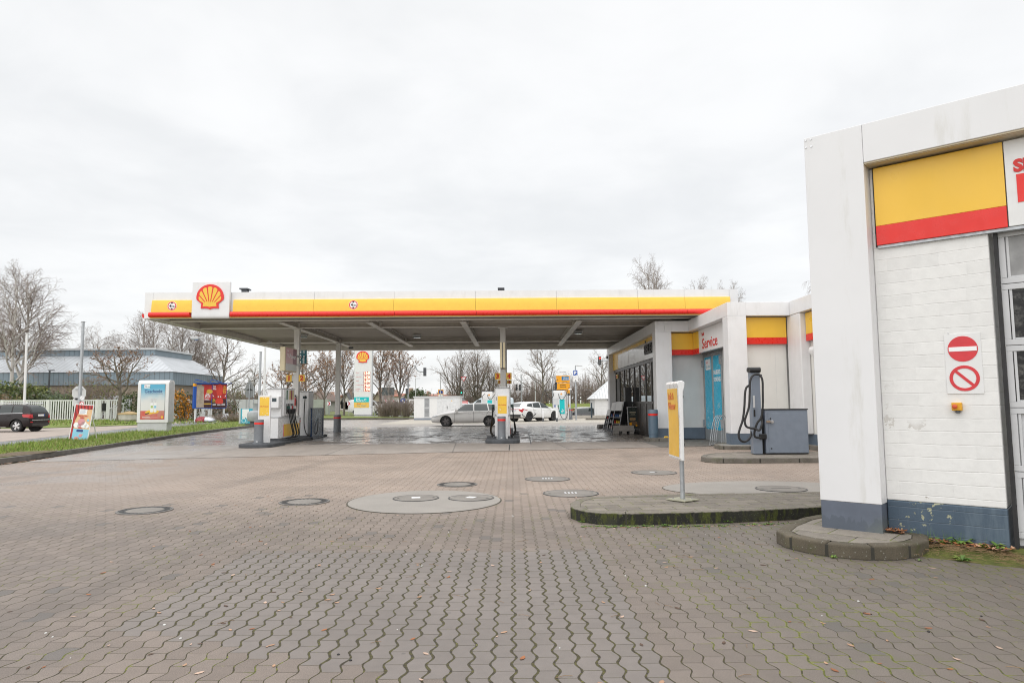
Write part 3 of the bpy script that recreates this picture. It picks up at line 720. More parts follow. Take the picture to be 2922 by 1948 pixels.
for (px, py), lab in (((700, 826), 'flat dark roof hatch standing above the canopy edge right of the logo'), ((1430, 825), 'small dark roof vent on the canopy edge above the middle column')):
    p = A(px, py, 26.5); t = thing('roof_vent', lab, 'vent', (p[0], p[1], 5.34))
    mb = MB(); w_ = 0.16 if px < 1000 else 0.13
    mb.box(-w_*0.6, w_*0.6, -0.14, 0.14, 0, p[2]-5.36); mb.build('vent_body', DGREY, t)
    mb = MB(); mb.box(-w_, w_, -0.2, 0.2, p[2]-5.36, p[2]-5.31); mb.build('vent_cap', DGREY, t)
for (px, py, Y), lab in (((768, 978, 34), 'white security camera under the left canopy edge'), ((1001, 993, 37.5), 'grey security camera on the beam right of the second column')):
    p = A(px, py, Y); t = thing('security_camera', lab, 'camera', p)
    mb = MB(); mb.cyl((-0.10, -0.05, 0), (0.12, 0.05, 0.02), 0.055, n=12); mb.build('housing', PLAST if Y == 34 else DGREY, t, smooth=40)
    mb = MB(); mb.box(-0.03, 0.03, -0.02, 0.02, 0.05, 4.62-p[2] if p[2] < 4.55 else 0.1); mb.build('bracket', PANELG, t)

# ------------------------------------------------------------------ station building (staircase of blocks)
stn = thing('station_building', 'white petrol station shop and service block with yellow and red panels', 'building', (7, 27, 0))
ZB, ZT, ZS = 4.09, 4.515, 0.45
def part(name, mb, m, parent=stn, **k): return mb.build(name, m, parent, world=True, **k)
# beams
mb = MB(); mb.box(5.44, 5.80, 25.8, 38.9, ZB, ZT-0.02); mb.box(5.802, 6.71, 25.8, 26.1, ZB, ZT-0.02)
mb.box(6.71, 7.02, 21.1, 26.1, ZB, ZT); mb.box(7.022, 8.65, 21.1, 21.4, ZB, ZT); mb.box(8.65, 8.95, 15.5, 21.4, ZB, ZT)
part('parapet_beam', mb, WHITE, bevel=0.008)
for x0, x1, y0, y1 in ((5.44, 6.05, 25.8, 26.36), (5.44, 5.80, 38.3, 38.9), (6.71, 7.29, 21.1, 21.62)):
    mb = MB(); mb.box(x0, x1, y0, y1, ZS, ZB-0.002); p_ = part('pillar', mb, WHITE, bevel=0.008)
    mb = MB(); mb.box(x0-0.004, x1+0.004, y0-0.004, y1, 0.02, ZS-0.003); part('pillar_base', mb, BLUEG, p_)
mb = MB(); mb.box(8.66, 8.95, 20.42, 21.4, ZS, ZB-0.002); part('pillar', mb, WHITE, bevel=0.03)
WALLW = flat('rendered_wall', (0.66, 0.66, 0.65), 0.6, var=0.04, scale=2.0, grime=((0.5, 0.47, 0.40), 0.25), bump=0.15)
WALLC = flat('warm_rendered_wall', (0.76, 0.75, 0.71), 0.6, var=0.03, scale=1.5, grime=((0.58, 0.54, 0.45), 0.3), bump=0.15)
mb = MB(); mb.box(6.052, 7.39, 26.4, 26.7, ZS, 4.2); mb.box(5.76, 14, 26.7, 38.9, 0, 4.3); part('wall', mb, WALLW)
mb = MB(); mb.box(7.42, 14, 21.62, 26.69, 0.0, 4.3); part('wall', mb, WALLW)
mb = MB(); mb.box(7.292, 8.655, 21.5, 21.615, ZS, 4.2); part('wall', mb, WALLC)
mb = MB(); mb.box(8.96, 14, 15.5, 21.49, ZS, 4.2); part('wall', mb, WALLC)
for q in ((6.055, 7.388, 26.39, 26.6), (7.30, 8.7, 21.49, 21.6), (8.94, 9.1, 15.5, 21.48)):
    mb = MB(); mb.box(*q, 0.02, ZS-0.002); part('wall_base', mb, BLUEG)
# yellow / red panels
def yr(mb, axis, a, b, c, z0=3.22, zr=3.425, z1=4.06):
    if axis == 'y':
        mb.box(a, b, c, c+0.10, zr, z1, 0); mb.box(a, b, c-0.002, c+0.10, z0, zr-0.002, 1)
    else:
        mb.box(c, c+0.10, a, b, zr, z1, 0); mb.box(c-0.002, c+0.10, a, b, z0, zr-0.002, 1)
for ax, a, b, c in (('y', 6.053, 6.95, 26.12), ('x', 25.43, 26.11, 6.95), ('y', 7.335, 8.63, 21.36), ('x', 15.6, 20.38, 8.82)):
    mb = MB(); yr(mb, ax, a, b, c); part('fascia_panel', mb, [YEL, RED], bevel=0.004)
mb = MB(); mb.box(6.98, 7.10, 21.63, 25.42, 3.24, 4.085); sg = part('service_sign', mb, WHITE, bevel=0.006)
write('Service', FM(6.975, 24.97, 3.36, '-x'), 0.52, TXTR, sg, bold=0.012, align='LEFT', width=1.85)
write('Shell', FM(6.975, 25.0, 3.83, '-x'), 0.17, TXTR, sg, bold=0.0, align='LEFT')
# soffit boards behind the beams
mb = MB(); mb.box(5.81, 6.70, 26.11, 26.39, 4.10, 4.14); mb.box(7.03, 7.45, 21.63, 26.39, 4.10, 4.14); mb.box(7.03, 8.64, 21.41, 21.49, 4.10, 4.14); part('soffit', mb, PANELG)
mb = MB(); mb.box(5.82, 14, 26.12, 38.88, 4.31, 4.45); mb.box(7.05, 14, 21.42, 26.10, 4.31, 4.45); mb.box(8.97, 14, 15.5, 21.40, 4.31, 4.45); part('roof', mb, DGREY)
# service doors
DOORM = flat('grey_door_frame', (0.30, 0.32, 0.33), 0.4, var=0.06)
for y0, y1, g0, g1 in ((25.20, 26.36, 25.30, 26.16), (24.05, 25.19, 24.18, 25.06)):
    mb = MB(); mb.box(7.385, 7.41, y0, y1, 0.0, 3.235); d = part('door', mb, DOORM, bevel=0.01)
    mb = MB(); mb.extr(rrect(g0, g1, 0.42, 3.10, 0.07), 7.383, 7.378, 'x'); dp = part('door_panel', mb, CYAN, d)
    mb = MB(); rr = random.Random(int(y0*10))
    for k in range(22):
        r = rr.choice((0.012, 0.02, 0.03, 0.06, 0.09)) if k > 3 else 0.11; cy_ = rr.uniform(g0+0.12, g1-0.12); cz_ = 0.50 + rr.random()**2*0.9
        disc(mb, FM(7.377, cy_, cz_, '-x'), 0, 0, r, 0, -0.001, 0, 14, r0=r*0.72)
    mb.build('bubble_print', flat('pale_print', (0.35, 0.62, 0.72), 0.4), dp, world=True)
    mb = MB(); mb.cyl((7.36, y1-0.06, 1.0), (7.36, y1-0.06, 1.12), 0.012); mb.cyl((7.36, y0+0.03 if y0 > 25 else y1-0.05, 1.05), (7.38, y0+0.03 if y0 > 25 else y1-0.05, 1.05), 0.015); mb.build('door_handle', STEEL, d, world=True)
    if y0 > 25:
        mb = MB(); mb.extr(rrect(25.38, 26.02, 2.62, 3.02, 0.05), 7.377, 7.375, 'x'); st = mb.build('sticker', TXTW, dp, world=True)
        write('Shell', FM(7.3745, 25.97, 2.86, '-x'), 0.13, TXTR, st, align='LEFT', bold=0.0, depth=0.001); write('Car Wash', FM(7.3745, 25.97, 2.70, '-x'), 0.13, TXTC, st, align='LEFT', bold=0.0, depth=0.001)
    else:
        write('SAUBERES', FM(7.377, 25.03, 2.42, '-x'), 0.22, TXTW, dp, align='LEFT', bold=0.03, depth=0.001, width=0.83); write('SCHÖNES', FM(7.377, 25.03, 2.16, '-x'), 0.22, TXTW, dp, align='LEFT', bold=0.03, depth=0.001, width=0.83)
for z in (0.5, 2.75):
    mb = MB(); mb.box(7.30, 7.385, 26.30, 26.345, z, z+0.26); mb.box(7.30, 7.385, 24.06, 24.10, z, z+0.30); part('door_hinge', mb, GALV)
mb = MB(); mb.box(7.36, 7.42, 24.0, 26.39, 3.24, 3.30); part('door_lintel', mb, DOORM)
# shop front under the canopy
GLASSR = glass('coated_shop_glass', (0.02, 0.025, 0.025), 0.015); GLASSR.node_tree.nodes['Principled BSDF'].inputs['IOR'].default_value = 2.6
FRAME = flat('dark_bronze_frame', (0.055, 0.048, 0.044), 0.4, var=0.1)
mb = MB(); ms = [26.45, 28.05, 29.32, 30.68, 32.02, 33.4, 34.9, 36.4, 37.7]
for y in ms: mb.box(5.70, 5.76, y-0.05, y+0.05, 0.1, 3.15)
mb.box(5.69, 5.765, 26.4, 38.2, 3.06, 3.2); mb.box(5.69, 5.765, 26.4, 33.4, 1.36, 1.46); mb.box(5.69, 5.765, 26.4, 38.2, 0.02, 0.12)
part('window_frame', mb, FRAME)
for a, b in zip(ms[:-1], ms[1:]):
    mb = MB(); z0 = 1.46 if b <= 33.5 else 0.12
    mb.box(5.735, 5.75, a+0.05, b-0.05, z0, 3.06); part('window', mb, GLASSR)
    if z0 > 1: mb = MB(); mb.box(5.725, 5.75, a+0.05, b-0.05, 0.12, 1.36); part('lower_panel', mb, FRAME)
GLOSSW = flat('glossy_white_panel', (0.62, 0.60, 0.57), 0.12, var=0.05, scale=1.2)
mb = MB(); mb.box(5.66, 5.76, 26.4, 36.45, 3.21, 3.93, 0); mb.box(5.66, 5.76, 36.455, 38.29, 3.19, 4.085, 1); mb.box(5.66, 5.76, 26.4, 36.45, 3.932, 4.085, 1)
for y in (28.2, 29.9, 31.6, 33.2, 34.8): mb.box(5.657, 5.66, y-0.008, y+0.008, 3.21, 3.93, 2)
sf = part('shop_fascia', mb, [GLOSSW, YEL, PANELG])
write('SELECT', FM(5.65, 29.05, 3.45, '-x'), 0.52, TXTK, sf, bold=0.05, align='LEFT', depth=0.03, width=2.6); write('Shell', FM(5.65, 28.95, 3.92, '-x'), 0.16, TXTK, sf, align='LEFT')
mb = MB(); mb.box(5.70, 5.72, 37.0, 37.5, 2.72, 2.94); st = part('sticker', mb, YEL); write('offen', FM(5.697, 37.45, 2.78, '-x'), 0.14, TXTR, st, align='LEFT')
mb = MB(); mb.box(5.36, 5.44, 38.7, 38.86, 3.9, 4.05); part('wall_lamp', mb, DGREY, bevel=0.02)
# pipe, lamp and cable on the last wall
mb = MB(); mb.tube([(8.93, 20.15, 0.5), (8.93, 20.15, 3.0)], 0.018); mb.tube([(8.93, 19.98, 0.9), (8.93, 19.98, 1.6), (8.93, 20.0, 2.2)], 0.012); part('cable_pipe', mb, PANELG, smooth=60)
for z in (0.9, 1.9): mb = MB(); mb.box(8.90, 8.945, 19.9, 20.05, z, z+0.12); part('junction_box', mb, PANELG, bevel=0.008)
mb = MB(); M = Matrix.Translation((8.86, 20.05, 2.95)); mb.lathe([(0.05, -0.2), (0.12, -0.06), (0.12, 0.0), (0.09, 0.06), (0.02, 0.08)], 16, 0, M); mb.tube([(8.86, 20.05, 2.98), (8.97, 20.05, 3.05)], 0.02); part('floodlight', mb, PLAST, smooth=40)
# seams in the white cladding
for q in ((7.29, 7.294, 21.098, 21.11, ZB, ZT), (8.30, 8.304, 21.4975, 21.51, ZS, 3.2), (6.05, 6.054, 25.798, 25.81, ZB, ZT-0.02)):
    mb = MB(); mb.box(*q); part('joint', mb, PANELG)

# ------------------------------------------------------------------ car wash, turned 41 degrees
u_ = Vector((0.75, -0.66)).normalized()
cw = thing('car_wash_building', 'white painted brick car wash with yellow panel and sectional gate at right', 'building', (3.195, 7.22, 0), atan2(u_.y, u_.x))
CWM = mat_of(cw)
def brick(name, c, h=0.1245, l=0.46, peel=0.25, ps=7.5, peelc=(0.42, 0.38, 0.33), streak=None):
    t = MT(name, 0.55); x, y, z = t.sep(t.obj()); p = t.obj()
    wob = (t.noise(p, 3.5, 4) - 0.5)*0.022
    v = (z + wob)/h; row = v.floor(); uu = (x + y + wob)/l + row.mod(2.0)*0.5 + t.white(t.comb(row, 0.1, 0.2))*0.12
    fu, fv = uu.fract(), v.fract(); e = (fu.min(1.0-fu)*l + 0.0035).min(fv.min(1.0-fv)*h)
    r = t.white(t.comb(uu.floor(), row, 0.7)); n = t.noise(p, 10, 5, 0.65); nf = t.noise(p, 70, 4, 0.7)
    j = (e + (n-0.5)*0.009).ramp(0.0, 0.0065, 1, 0)
    col = t.scalecol(t.rgb(c), r.ramp(0, 1, 0.965, 1.02)*n.ramp(0.3, 0.7, 0.96, 1.03))
    col = t.mix(j*0.07, col, (0.40, 0.39, 0.36))
    if streak: col = t.mix(t.noise(t.scale(p, (7, 7, 1.1)), 1.0, 5, 0.65).ramp(0.48, 0.66, 0, 0.7), col, streak)
    pn = t.noise(p, ps, 5, 0.62); reg = (t.noise(p, 2.2, 2) + (0.85 - x)*0.35).ramp(0.48, 0.60); low = (1.6 - z).ramp(-0.6, 1.2)
    pm = pn.ramp(0.585, 0.61)*reg*low*peel
    col = t.mix(pm, col, peelc)
    t.base(col); t.bump((1.0 - j)*0.38 + n*0.45 + nf*0.10 + r*0.12 - pm*0.4, 0.8, 0.006); return t.m
BRW = brick('painted_brick', (0.76, 0.755, 0.74), peel=0.9)
BRB = brick('blue_painted_brick', (0.062, 0.095, 0.135), peel=0.9, ps=15, peelc=(0.40, 0.40, 0.27), streak=(0.11, 0.15, 0.19))
CWBASE = None
def stained():
    t = MT('stained_blue_base', 0.4); p = t.obj(); x, y, z = t.sep(p)
    n = t.noise(p, 5, 4); c = t.scalecol(t.rgb((0.115, 0.135, 0.175)), n.ramp(0.3, 0.7, 0.92, 1.08))
    wv = t.noise(t.comb(x*16.0, y*4.0, z*3.0), 1.0, 3, 0.6); lo = (0.36 - z).ramp(0.0, 0.22)
    drip = (wv*0.75 + lo*0.35).ramp(0.56, 0.60); c = t.mix(drip*0.55, c, (0.075, 0.092, 0.115))
    mo = (t.noise(p, 4, 4)*0.7 + (x - 0.30)*1.2).ramp(0.5, 0.75)*lo; c = t.mix(mo*0.4, c, (0.17, 0.19, 0.15))
    t.base(c); return t.m
CWBASE = stained()
CWWHITE = flat('car_wash_cladding', (0.74, 0.74, 0.75), 0.42, var=0.02, scale=1.2, grime=((0.48, 0.46, 0.39), 0.42))
def cpart(name, mb, m, parent=cw, **k): return mb.build(name, m, parent, **k)
D = 0.203
mb = MB(); mb.box(0, 0.578, 0, 0.45, 0.402, 4.27); pl_ = cpart('pillar', mb, CWWHITE, bevel=0.006)
mb = MB(); mb.box(0.004, 0.574, 0.004, 0.44, 0.10, 0.401); cpart('pillar_base', mb, CWBASE, pl_, bevel=0.006)
mb = MB()
for x in (0.02, 0.075):
    for z in (4.245, 4.165): mb.cyl((x, -0.006, z), (x, 0.003, z), 0.011, n=10)
cpart('rivet', mb, STEEL, pl_)
mb = MB(); mb.box(0.580, 7.5, 0.0, 0.62, 3.862, 4.27); mb.box(0.0, 0.579, 0.46, 7.0, 3.862, 4.26); cpart('parapet_beam', mb, CWWHITE, bevel=0.006)
SOFT = flat('beige_soffit', (0.58, 0.50, 0.36), 0.5, var=0.04)
mb = MB(); mb.box(0.580, 7.5, 0.012, D+0.1, 3.848, 3.8615); mb.box(0.581, 7.5, 0.03, 0.04, 3.842, 3.850); cpart('soffit', mb, SOFT)
mb = MB(); mb.box(0.579, 1.565, D, 0.62, 0.432, 3.84); cpart('wall', mb, BRW, bevel=0.012)
mb = MB(); mb.box(0.579, 1.568, D-0.004, 0.62, 0.0, 0.431); cpart('wall_base', mb, BRB, bevel=0.012)
mb = MB(); mb.box(0.02, 0.57, 0.46, 7.0, 0.0, 3.86); mb.box(4.6, 7.5, D, 0.62, 0, 3.84); mb.box(7.0, 7.5, 0.63, 7.0, 0, 3.86); cpart('wall', mb, WALLW)
mb = MB(); mb.box(0.58, 7.5, 0.63, 7.0, 4.0, 4.2); cpart('roof', mb, DGREY)
mb = MB(); mb.box(0.626, 1.726, D-0.045, D-0.003, 3.216, 3.825, 0); mb.box(0.626, 1.726, D-0.047, D-0.003, 3.014, 3.214, 1); mb.box(0.608, 0.624, D-0.01, D-0.004, 3.0, 3.84, 2); cpart('fascia_panel', mb, [YEL, RED, BLACK], bevel=0.003)
mb = MB(); mb.box(1.735, 4.6, D-0.045, D-0.003, 3.016, 3.825); cs = cpart('fascia_sign', mb, WHITE2, bevel=0.004)
MW = CWM @ Matrix.Translation((1.80, D-0.049, 3.52)); write('Shell', MW, 0.155, TXTR, cs, bold=0.05, align='LEFT')
mb = MB(); mb.box(1.815, 3.6, D-0.050, D-0.046, 3.228, 3.491); mb.build('red_block', RED, cs)
mb = MB(); mb.box(0.63, 4.6, D-0.03, D+0.05, 2.985, 3.012); cpart('drip_rail', mb, GALV)
# gate
GATE = flat('gate_aluminium', (0.56, 0.565, 0.575), 0.4, metal=0.0, var=0.06, scale=3)
GLAZ = None
def swirl():
    t = MT('scratched_gate_glazing', 0.25); p = t.obj(); x, y, z = t.sep(p)
    lx, lz = (x - 1.72)/0.42, (z*1.0/0.578 - 0.33).fract() - 0.5
    d = ((lx*lx + lz*lz*2.2) + t.noise(p, 5, 4)*0.25)
    w1 = ((d*28.0 + t.noise(p, 9, 5, 0.7)*9.0).sin()*0.5 + 0.5)*t.noise(p, 22, 5, 0.7).ramp(0.35, 0.65)
    c = t.mix(w1, (0.012, 0.012, 0.013), (0.115, 0.112, 0.105)); t.base(c); t.b.inputs['Specular IOR Level'].default_value = 0.3; return t.m
GLAZ = swirl()
gt = MB(); gt.box(1.60, 1.63, D+0.03, D+0.09, 0.05, 3.0); cpart('gate_seal', gt, RUBBER)
gate = MB(); gate.box(1.632, 4.6, D+0.10, D+0.14, 0.10, 3.02); gate = cpart('sectional_gate', gate, GATE)
for z0, z1, win in ((0.17, 0.765, 0), (0.771, 1.346, 0), (1.352, 1.922, 1), (1.928, 2.50, 1), (2.506, 3.0, 0)):
    mb = MB(); y0, y1 = D+0.07, D+0.099
    mb.box(1.632, 4.6, y0, y1, z0, z0+0.052); mb.box(1.632, 4.6, y0, y1, z1-0.052, z1)
    for x in (1.632, 2.62, 3.6): mb.box(x, x+0.05, y0+0.001, y1, z0+0.053, z1-0.053)
    mb.box(1.690, 1.712, y0+0.008, y1, z0+0.053, z1-0.053); mb.box(1.712, 2.6, y0+0.01, y1, z0+0.053, z0+0.068)
    gs = mb.build('gate_section', GATE, gate, bevel=0.003)
for z0, z1 in ((1.405, 1.87), (1.981, 2.448)):
    mb = MB(); mb.box(1.676, 2.60, D+0.088, D+0.098, z0, z1); mb.box(2.68, 3.58, D+0.088, D+0.098, z0, z1); mb.build('gate_window', GLAZ, gate)
mb = MB(); mb.box(1.70, 2.6, D+0.085, D+0.098, 2.56, 2.945); mb.build('gate_infill', flat('dirty_infill', (0.30, 0.30, 0.30), 0.5, var=0.2, scale=5), gate)

# signs fixed on the car-wash wall
ne = thing('no_entry_sign', 'white plate with red no entry disc and red prohibition ring on brick wall', 'sign', tuple(CWM @ Vector((1.306, D, 1.77))), atan2(u_.y, u_.x))
I4 = Matrix.Identity(4)
mb = MB(); mb.box(-0.148, 0.148, -0.008, -0.001, -0.288, 0.288); mb.build('plate', WHITE2, ne, bevel=0.002)
REDS = flat('faded_sign_red', (0.62, 0.035, 0.045), 0.4, var=0.06, scale=14)
mb = MB(); disc(mb, I4, 0, 0.14, 0.122, -0.0085, -0.0115, 0, 40); mb.box(-0.113, 0.113, -0.0135, -0.0118, 0.118, 0.160, 1); mb.build('no_entry_disc', [REDS, TXTW], ne)
mb = MB(); disc(mb, I4, 0, -0.14, 0.122, -0.0085, -0.0115, 0, 40, r0=0.094)
Mr = Matrix.Translation((0, 0, -0.14)) @ Matrix.Rotation(radians(45), 4, 'Y'); mb.box(-0.097, 0.097, -0.0112, -0.0088, -0.013, 0.013, 0, Mr); mb.build('prohibition_ring', REDS, ne)
mb = MB(); mb.cyl((-0.11, -0.012, 0.30), (-0.11, 0.0, 0.30), 0.006, n=8); mb.build('screw', STEEL, ne)
eb = thing('emergency_button', 'small yellow emergency stop box with red knob on brick wall', 'emergency button', tuple(CWM @ Vector((1.233, D, 1.36))), atan2(u_.y, u_.x))
mb = MB(); mb.box(-0.042, 0.042, -0.052, 0.0, -0.036, 0.040); mb.build('box', flat('yellow_plastic', (0.72, 0.36, 0.015), 0.4), eb, bevel=0.006)
mb = MB(); mb.lathe([(0.012, 0), (0.012, 0.012), (0.022, 0.014), (0.022, 0.024), (0.012, 0.032)], 16, 0, Matrix.Translation((-0.012, -0.052, 0.002)) @ Matrix.Rotation(pi/2, 4, 'X')); mb.build('knob', flat('faded_red_knob', (0.6, 0.09, 0.03), 0.4), eb, smooth=50)
mb = MB(); mb.lathe([(0.018, 0), (0.022, 0.01), (0.018, 0.024)], 12, 0, Matrix.Translation((0.004, -0.026, -0.06))); mb.build('cable_gland', DGREY, eb, smooth=40)
dg_ = thing('drain_grate', 'rusty slotted drain grate in the ground before the gate', 'grate', tuple(CWM @ Vector((2.0, 0.05, 0.012))), atan2(u_.y, u_.x))
mb = MB(); mb.box(-0.4, 2.6, -0.07, -0.055, 0, 0.02); mb.box(-0.4, 2.6, 0.055, 0.07, 0, 0.02)
for k in range(60): mb.box(-0.4 + k*0.05, -0.4 + k*0.05 + 0.022, -0.0549, 0.0549, 0, 0.018)
mb.build('grating', flat('rusty_iron', (0.16, 0.12, 0.06), 0.7, var=0.3, scale=20), dg_)
mb = MB(); mb.box(-0.4, 2.6, -0.054, 0.054, -0.008, -0.003); mb.build('drain_channel', BLACK, dg_)
# ------------------------------------------------------------------ pump islands
def oval(x0, x1, y0, y1, n=10):
    r = (x1-x0)/2; cx = (x0+x1)/2; k = 0.75
    o = [(cx + r*cos(a), y0 + r*k + r*k*sin(a)) for a in [pi + pi*i/n for i in range(n+1)]]
    return o + [(cx + r*cos(a), y1 - r*k + r*k*sin(a)) for a in [pi*i/n for i in range(n+1)]]
def island(label, x, y0, y1, hw, blocks):
    t = thing('pump_island', label, 'pump island', (x, y0, 0))
    mb = MB(); mb.prism(oval(-hw, hw, 0, 2.1), 0.0, 0.125); mb.build('island_nose', PLINTH, t, bevel=0.025, seg=3)
    mb = MB(); mb.box(-hw*0.62, hw*0.62, 2.105, y1-y0, 0.0, 0.10); mb.build('island_base', PLINTH, t, bevel=0.02)
    for by, sx in blocks:
        mb = MB(); mb.box(min(sx*hw*0.64, sx*hw*1.02), max(sx*hw*0.64, sx*hw*1.02), by-y0, by-y0+0.5, 0.0, 0.17); mb.build('block', DGREY, t, bevel=0.02)
island('dark oval pump island with grey bollard and totem below the signs 1 and 2', -8.58, 22.62, 30.6, 0.56, [])
island('dark oval pump island with grey bollard in front of the middle column', -0.36, 24.25, 37.0, 0.62, [(26.6, 1), (28.4, 1), (30.6, 1), (26.6, -1)])
def bollard(label, x, y, z, r, h, grp=None):
    t = thing('bollard', label, 'bollard', (x, y, z), 0, grp)
    mb = MB(); mb.lathe([(r*1.22, 0), (r*1.22, 0.03), (r*1.02, 0.035), (r*1.02, 0.10), (r*0.97, 0.12), (r*0.97, h*0.76), (r, h*0.76), (r, h-0.012), (r*0.96, h)], 28); mb.build('post', BOLG, t, smooth=35)
    mb = MB(); mb.lathe([(r*1.005, h*0.80), (r*1.005, h*0.885)], 28); mb.build('red_band', RED, t, smooth=35)
    mb = MB(); mb.box(-0.03, 0.03, -r*1.12, -r*1.0, 0.05, 0.09); mb.build('lug', PANELG, t)
bollard('grey bollard with red band before the left pump totem', -8.54, 23.15, 0.125, 0.155, 0.80)
bollard('grey bollard with red band before the middle pump totem', -0.395, 24.75, 0.125, 0.15, 0.83)
def totem(label, x, y, torn):
    t = thing('product_totem', label, 'sign', (x, y, 0.125))
    mb = MB(); mb.box(-0.205, 0.205, 0, 0.07, 0.0, 1.62); mb.build('board', PLAST, t, bevel=0.012)
    mb = MB(); mb.box(-0.205, -0.17, -0.02, -0.001, 0, 1.62); mb.box(0.17, 0.205, -0.02, -0.001, 0, 1.62); mb.build('edge_rail', PLAST, t, bevel=0.006)
    mb = MB(); mb.box(-0.165, 0.165, -0.006, -0.001, 0.92, 1.56); p = mb.build('poster', YEL2, t)
    write('Alle Produkte', Matrix.Translation((0, -0.0065, 1.22)), 0.062, TXTF, p, bold=0.03, depth=0.001, width=0.29, loc=True)
    rr = random.Random(int(x*3)); mb = MB()
    for k in range(7 if torn else 3):
        cx, cz = rr.uniform(-0.13, 0.13), (rr.choice((1.53, 0.94, 1.0, 1.1, 1.21)) if torn else rr.uniform(1.0, 1.1)); pts = [(cx + rr.uniform(0.3, 1)*0.025*cos(a*0.9), cz + rr.uniform(0.3, 1)*0.016*sin(a*0.9)) for a in range(7)]
        mb.extr(pts, -0.0062, -0.0072, 'y')
    mb.build('torn_patch', PLAST, p)
totem('white totem with torn yellow poster on the left pump island', -8.515, 23.55, 1)
totem('white totem with yellow poster before the middle column', -0.375, 25.15, 0)

STRIPE = [flat('strip_green', (0.02, 0.12, 0.06)), flat('strip_white', (0.7, 0.7, 0.68)), flat('strip_amber', (0.55, 0.36, 0.06)), flat('strip_crimson', (0.28, 0.01, 0.03)), flat('strip_ochre', (0.50, 0.33, 0.08))]
NOZ = [flat('nozzle_green', (0.01, 0.05, 0.04), 0.4), flat('nozzle_white', (0.6, 0.6, 0.6), 0.4), flat('nozzle_red', (0.45, 0.02, 0.02), 0.4), flat('nozzle_grey', (0.35, 0.35, 0.35), 0.4), flat('nozzle_pale', (0.62, 0.60, 0.57), 0.4)]
SCREEN = flat('display_screen', (0.03, 0.05, 0.06), 0.2); DIGIT = flat('display_digits', (0.55, 0.6, 0.62), 0.4)
def dispenser(label, x, y):
    t = thing('fuel_dispenser', label, 'fuel pump', (x, y, 0.10)); w = 0.28
    mb = MB(); mb.box(-w-0.02, w+0.02, 0.05, 2.45, 0.0, 0.10); mb.build('base', DGREY, t, bevel=0.01)
    mb = MB(); mb.box(-w, w, 0, 2.5, 0.101, 0.845); lo = mb.build('lower_cabinet', PLAST, t, bevel=0.015)
    mb = MB(); mb.box(-w-0.015, w+0.015, -0.01, 2.51, 0.846, 0.875); mb.build('ledge', PANELG, t, bevel=0.006)
    mb = MB(); mb.box(-w+0.03, w-0.03, 0.35, 1.9, 0.876, 1.90); mb.build('upper_cabinet', PLAST, t, bevel=0.015)
    mb = MB(); mb.box(-w, w-0.02, 0.05, 0.349, 1.20, 1.62); d = mb.build('display_head', PLAST, t, bevel=0.015)
    mb = MB(); mb.box(0.02, 0.18, 0.043, 0.049, 1.43, 1.56); mb.box(-0.24, -0.16, 0.043, 0.049, 1.43, 1.56); s_ = mb.build('screen', SCREEN, d, bevel=0.003)
    write('18.47', Matrix.Translation((0.10, 0.042, 1.505)), 0.05, DIGIT, s_, depth=0.001) if False else None
    mb = MB(); mb.box(-w+0.02, w-0.02, 0.30, 1.95, 1.901, 1.93); mb.build('top_cover', PANELG, t, bevel=0.006)
    for sx in (1, -1):
        X = sx*w
        mb = MB(); mb.box(min(X, X+sx*0.006), max(X, X+sx*0.006), 0.62, 2.45, 0.15, 0.60, 0); mb.box(min(X, X+sx*0.007), max(X, X+sx*0.007), 0.585, 0.615, 0.15, 0.60, 1); yb = mb.build('side_panel', [YEL, RED], lo)
        mb = MB(); mb.box(min(X-sx*0.03, X+sx*0.02), max(X-sx*0.03, X+sx*0.02), 0.50, 1.65, 0.90, 1.88); bay = mb.build('nozzle_bay', PLAST, t, bevel=0.01)
        mb = MB(); mb.box(min(X+sx*0.021, X+sx*0.026), max(X+sx*0.021, X+sx*0.026), 0.52, 0.74, 1.25, 1.58); mb.build('keypad', PANELG, bay)
        for k in range(5):
            yy = 0.84 + k*0.17
            mb = MB(); a, b = sorted((X+sx*0.021, X+sx*0.027)); mb.box(a, b, yy-0.06, yy+0.06, 1.50, 1.86, 0); mb.box(a, b, yy-0.05, yy+0.05, 0.98, 1.36, 1); mb.build('product_strip', [STRIPE[k], BLACK], bay)
            # nozzle with spout in its holster, then the hose
            xo = X + sx*0.065
            mb = MB(); mb.tube([(X+sx*0.02, yy, 1.26), (xo, yy, 1.22), (xo+sx*0.05, yy, 1.14), (xo+sx*0.05, yy, 0.98)], [0.022, 0.03, 0.032, 0.024], 8, 1)
            mb.box(min(xo-sx*0.03, xo+sx*0.075), max(xo-sx*0.03, xo+sx*0.075), yy-0.028, yy+0.028, 1.16, 1.27, 0); mb.tube([(xo, yy, 1.15), (xo-sx*0.02, yy, 1.06), (xo+sx*0.04, yy, 1.0)], 0.009, 6, 1)
            nz = mb.build('nozzle', [NOZ[k], BLACK], t, smooth=40)
            q = RND.uniform(-0.03, 0.03)
            pth = spline([(xo+sx*0.05, yy, 1.0), (xo+sx*0.07, yy+0.03, 0.78), (xo+sx*(0.13+q), yy+0.13, 0.45), (xo+sx*(0.15+q), yy+0.20, 0.22), (xo+sx*(0.08+q), yy+0.12, 0.10), (X+sx*0.02, yy-0.05, 0.09)], 6)
            mb = MB(); mb.tube(pth, 0.021, 7); mb.build('hose', RUBBER, t, smooth=60)
    return t
d1 = dispenser('white fuel dispenser with five black hoses on the left pump island', -8.72, 24.75)
d2 = copy_tree(d1); d2.location = (-0.375, 25.6, 0.10); d2['label'] = 'white fuel dispenser hidden behind the middle totem, hoses on both sides'
d1['group'] = d2['group'] = 'fuel dispensers on the pump islands'

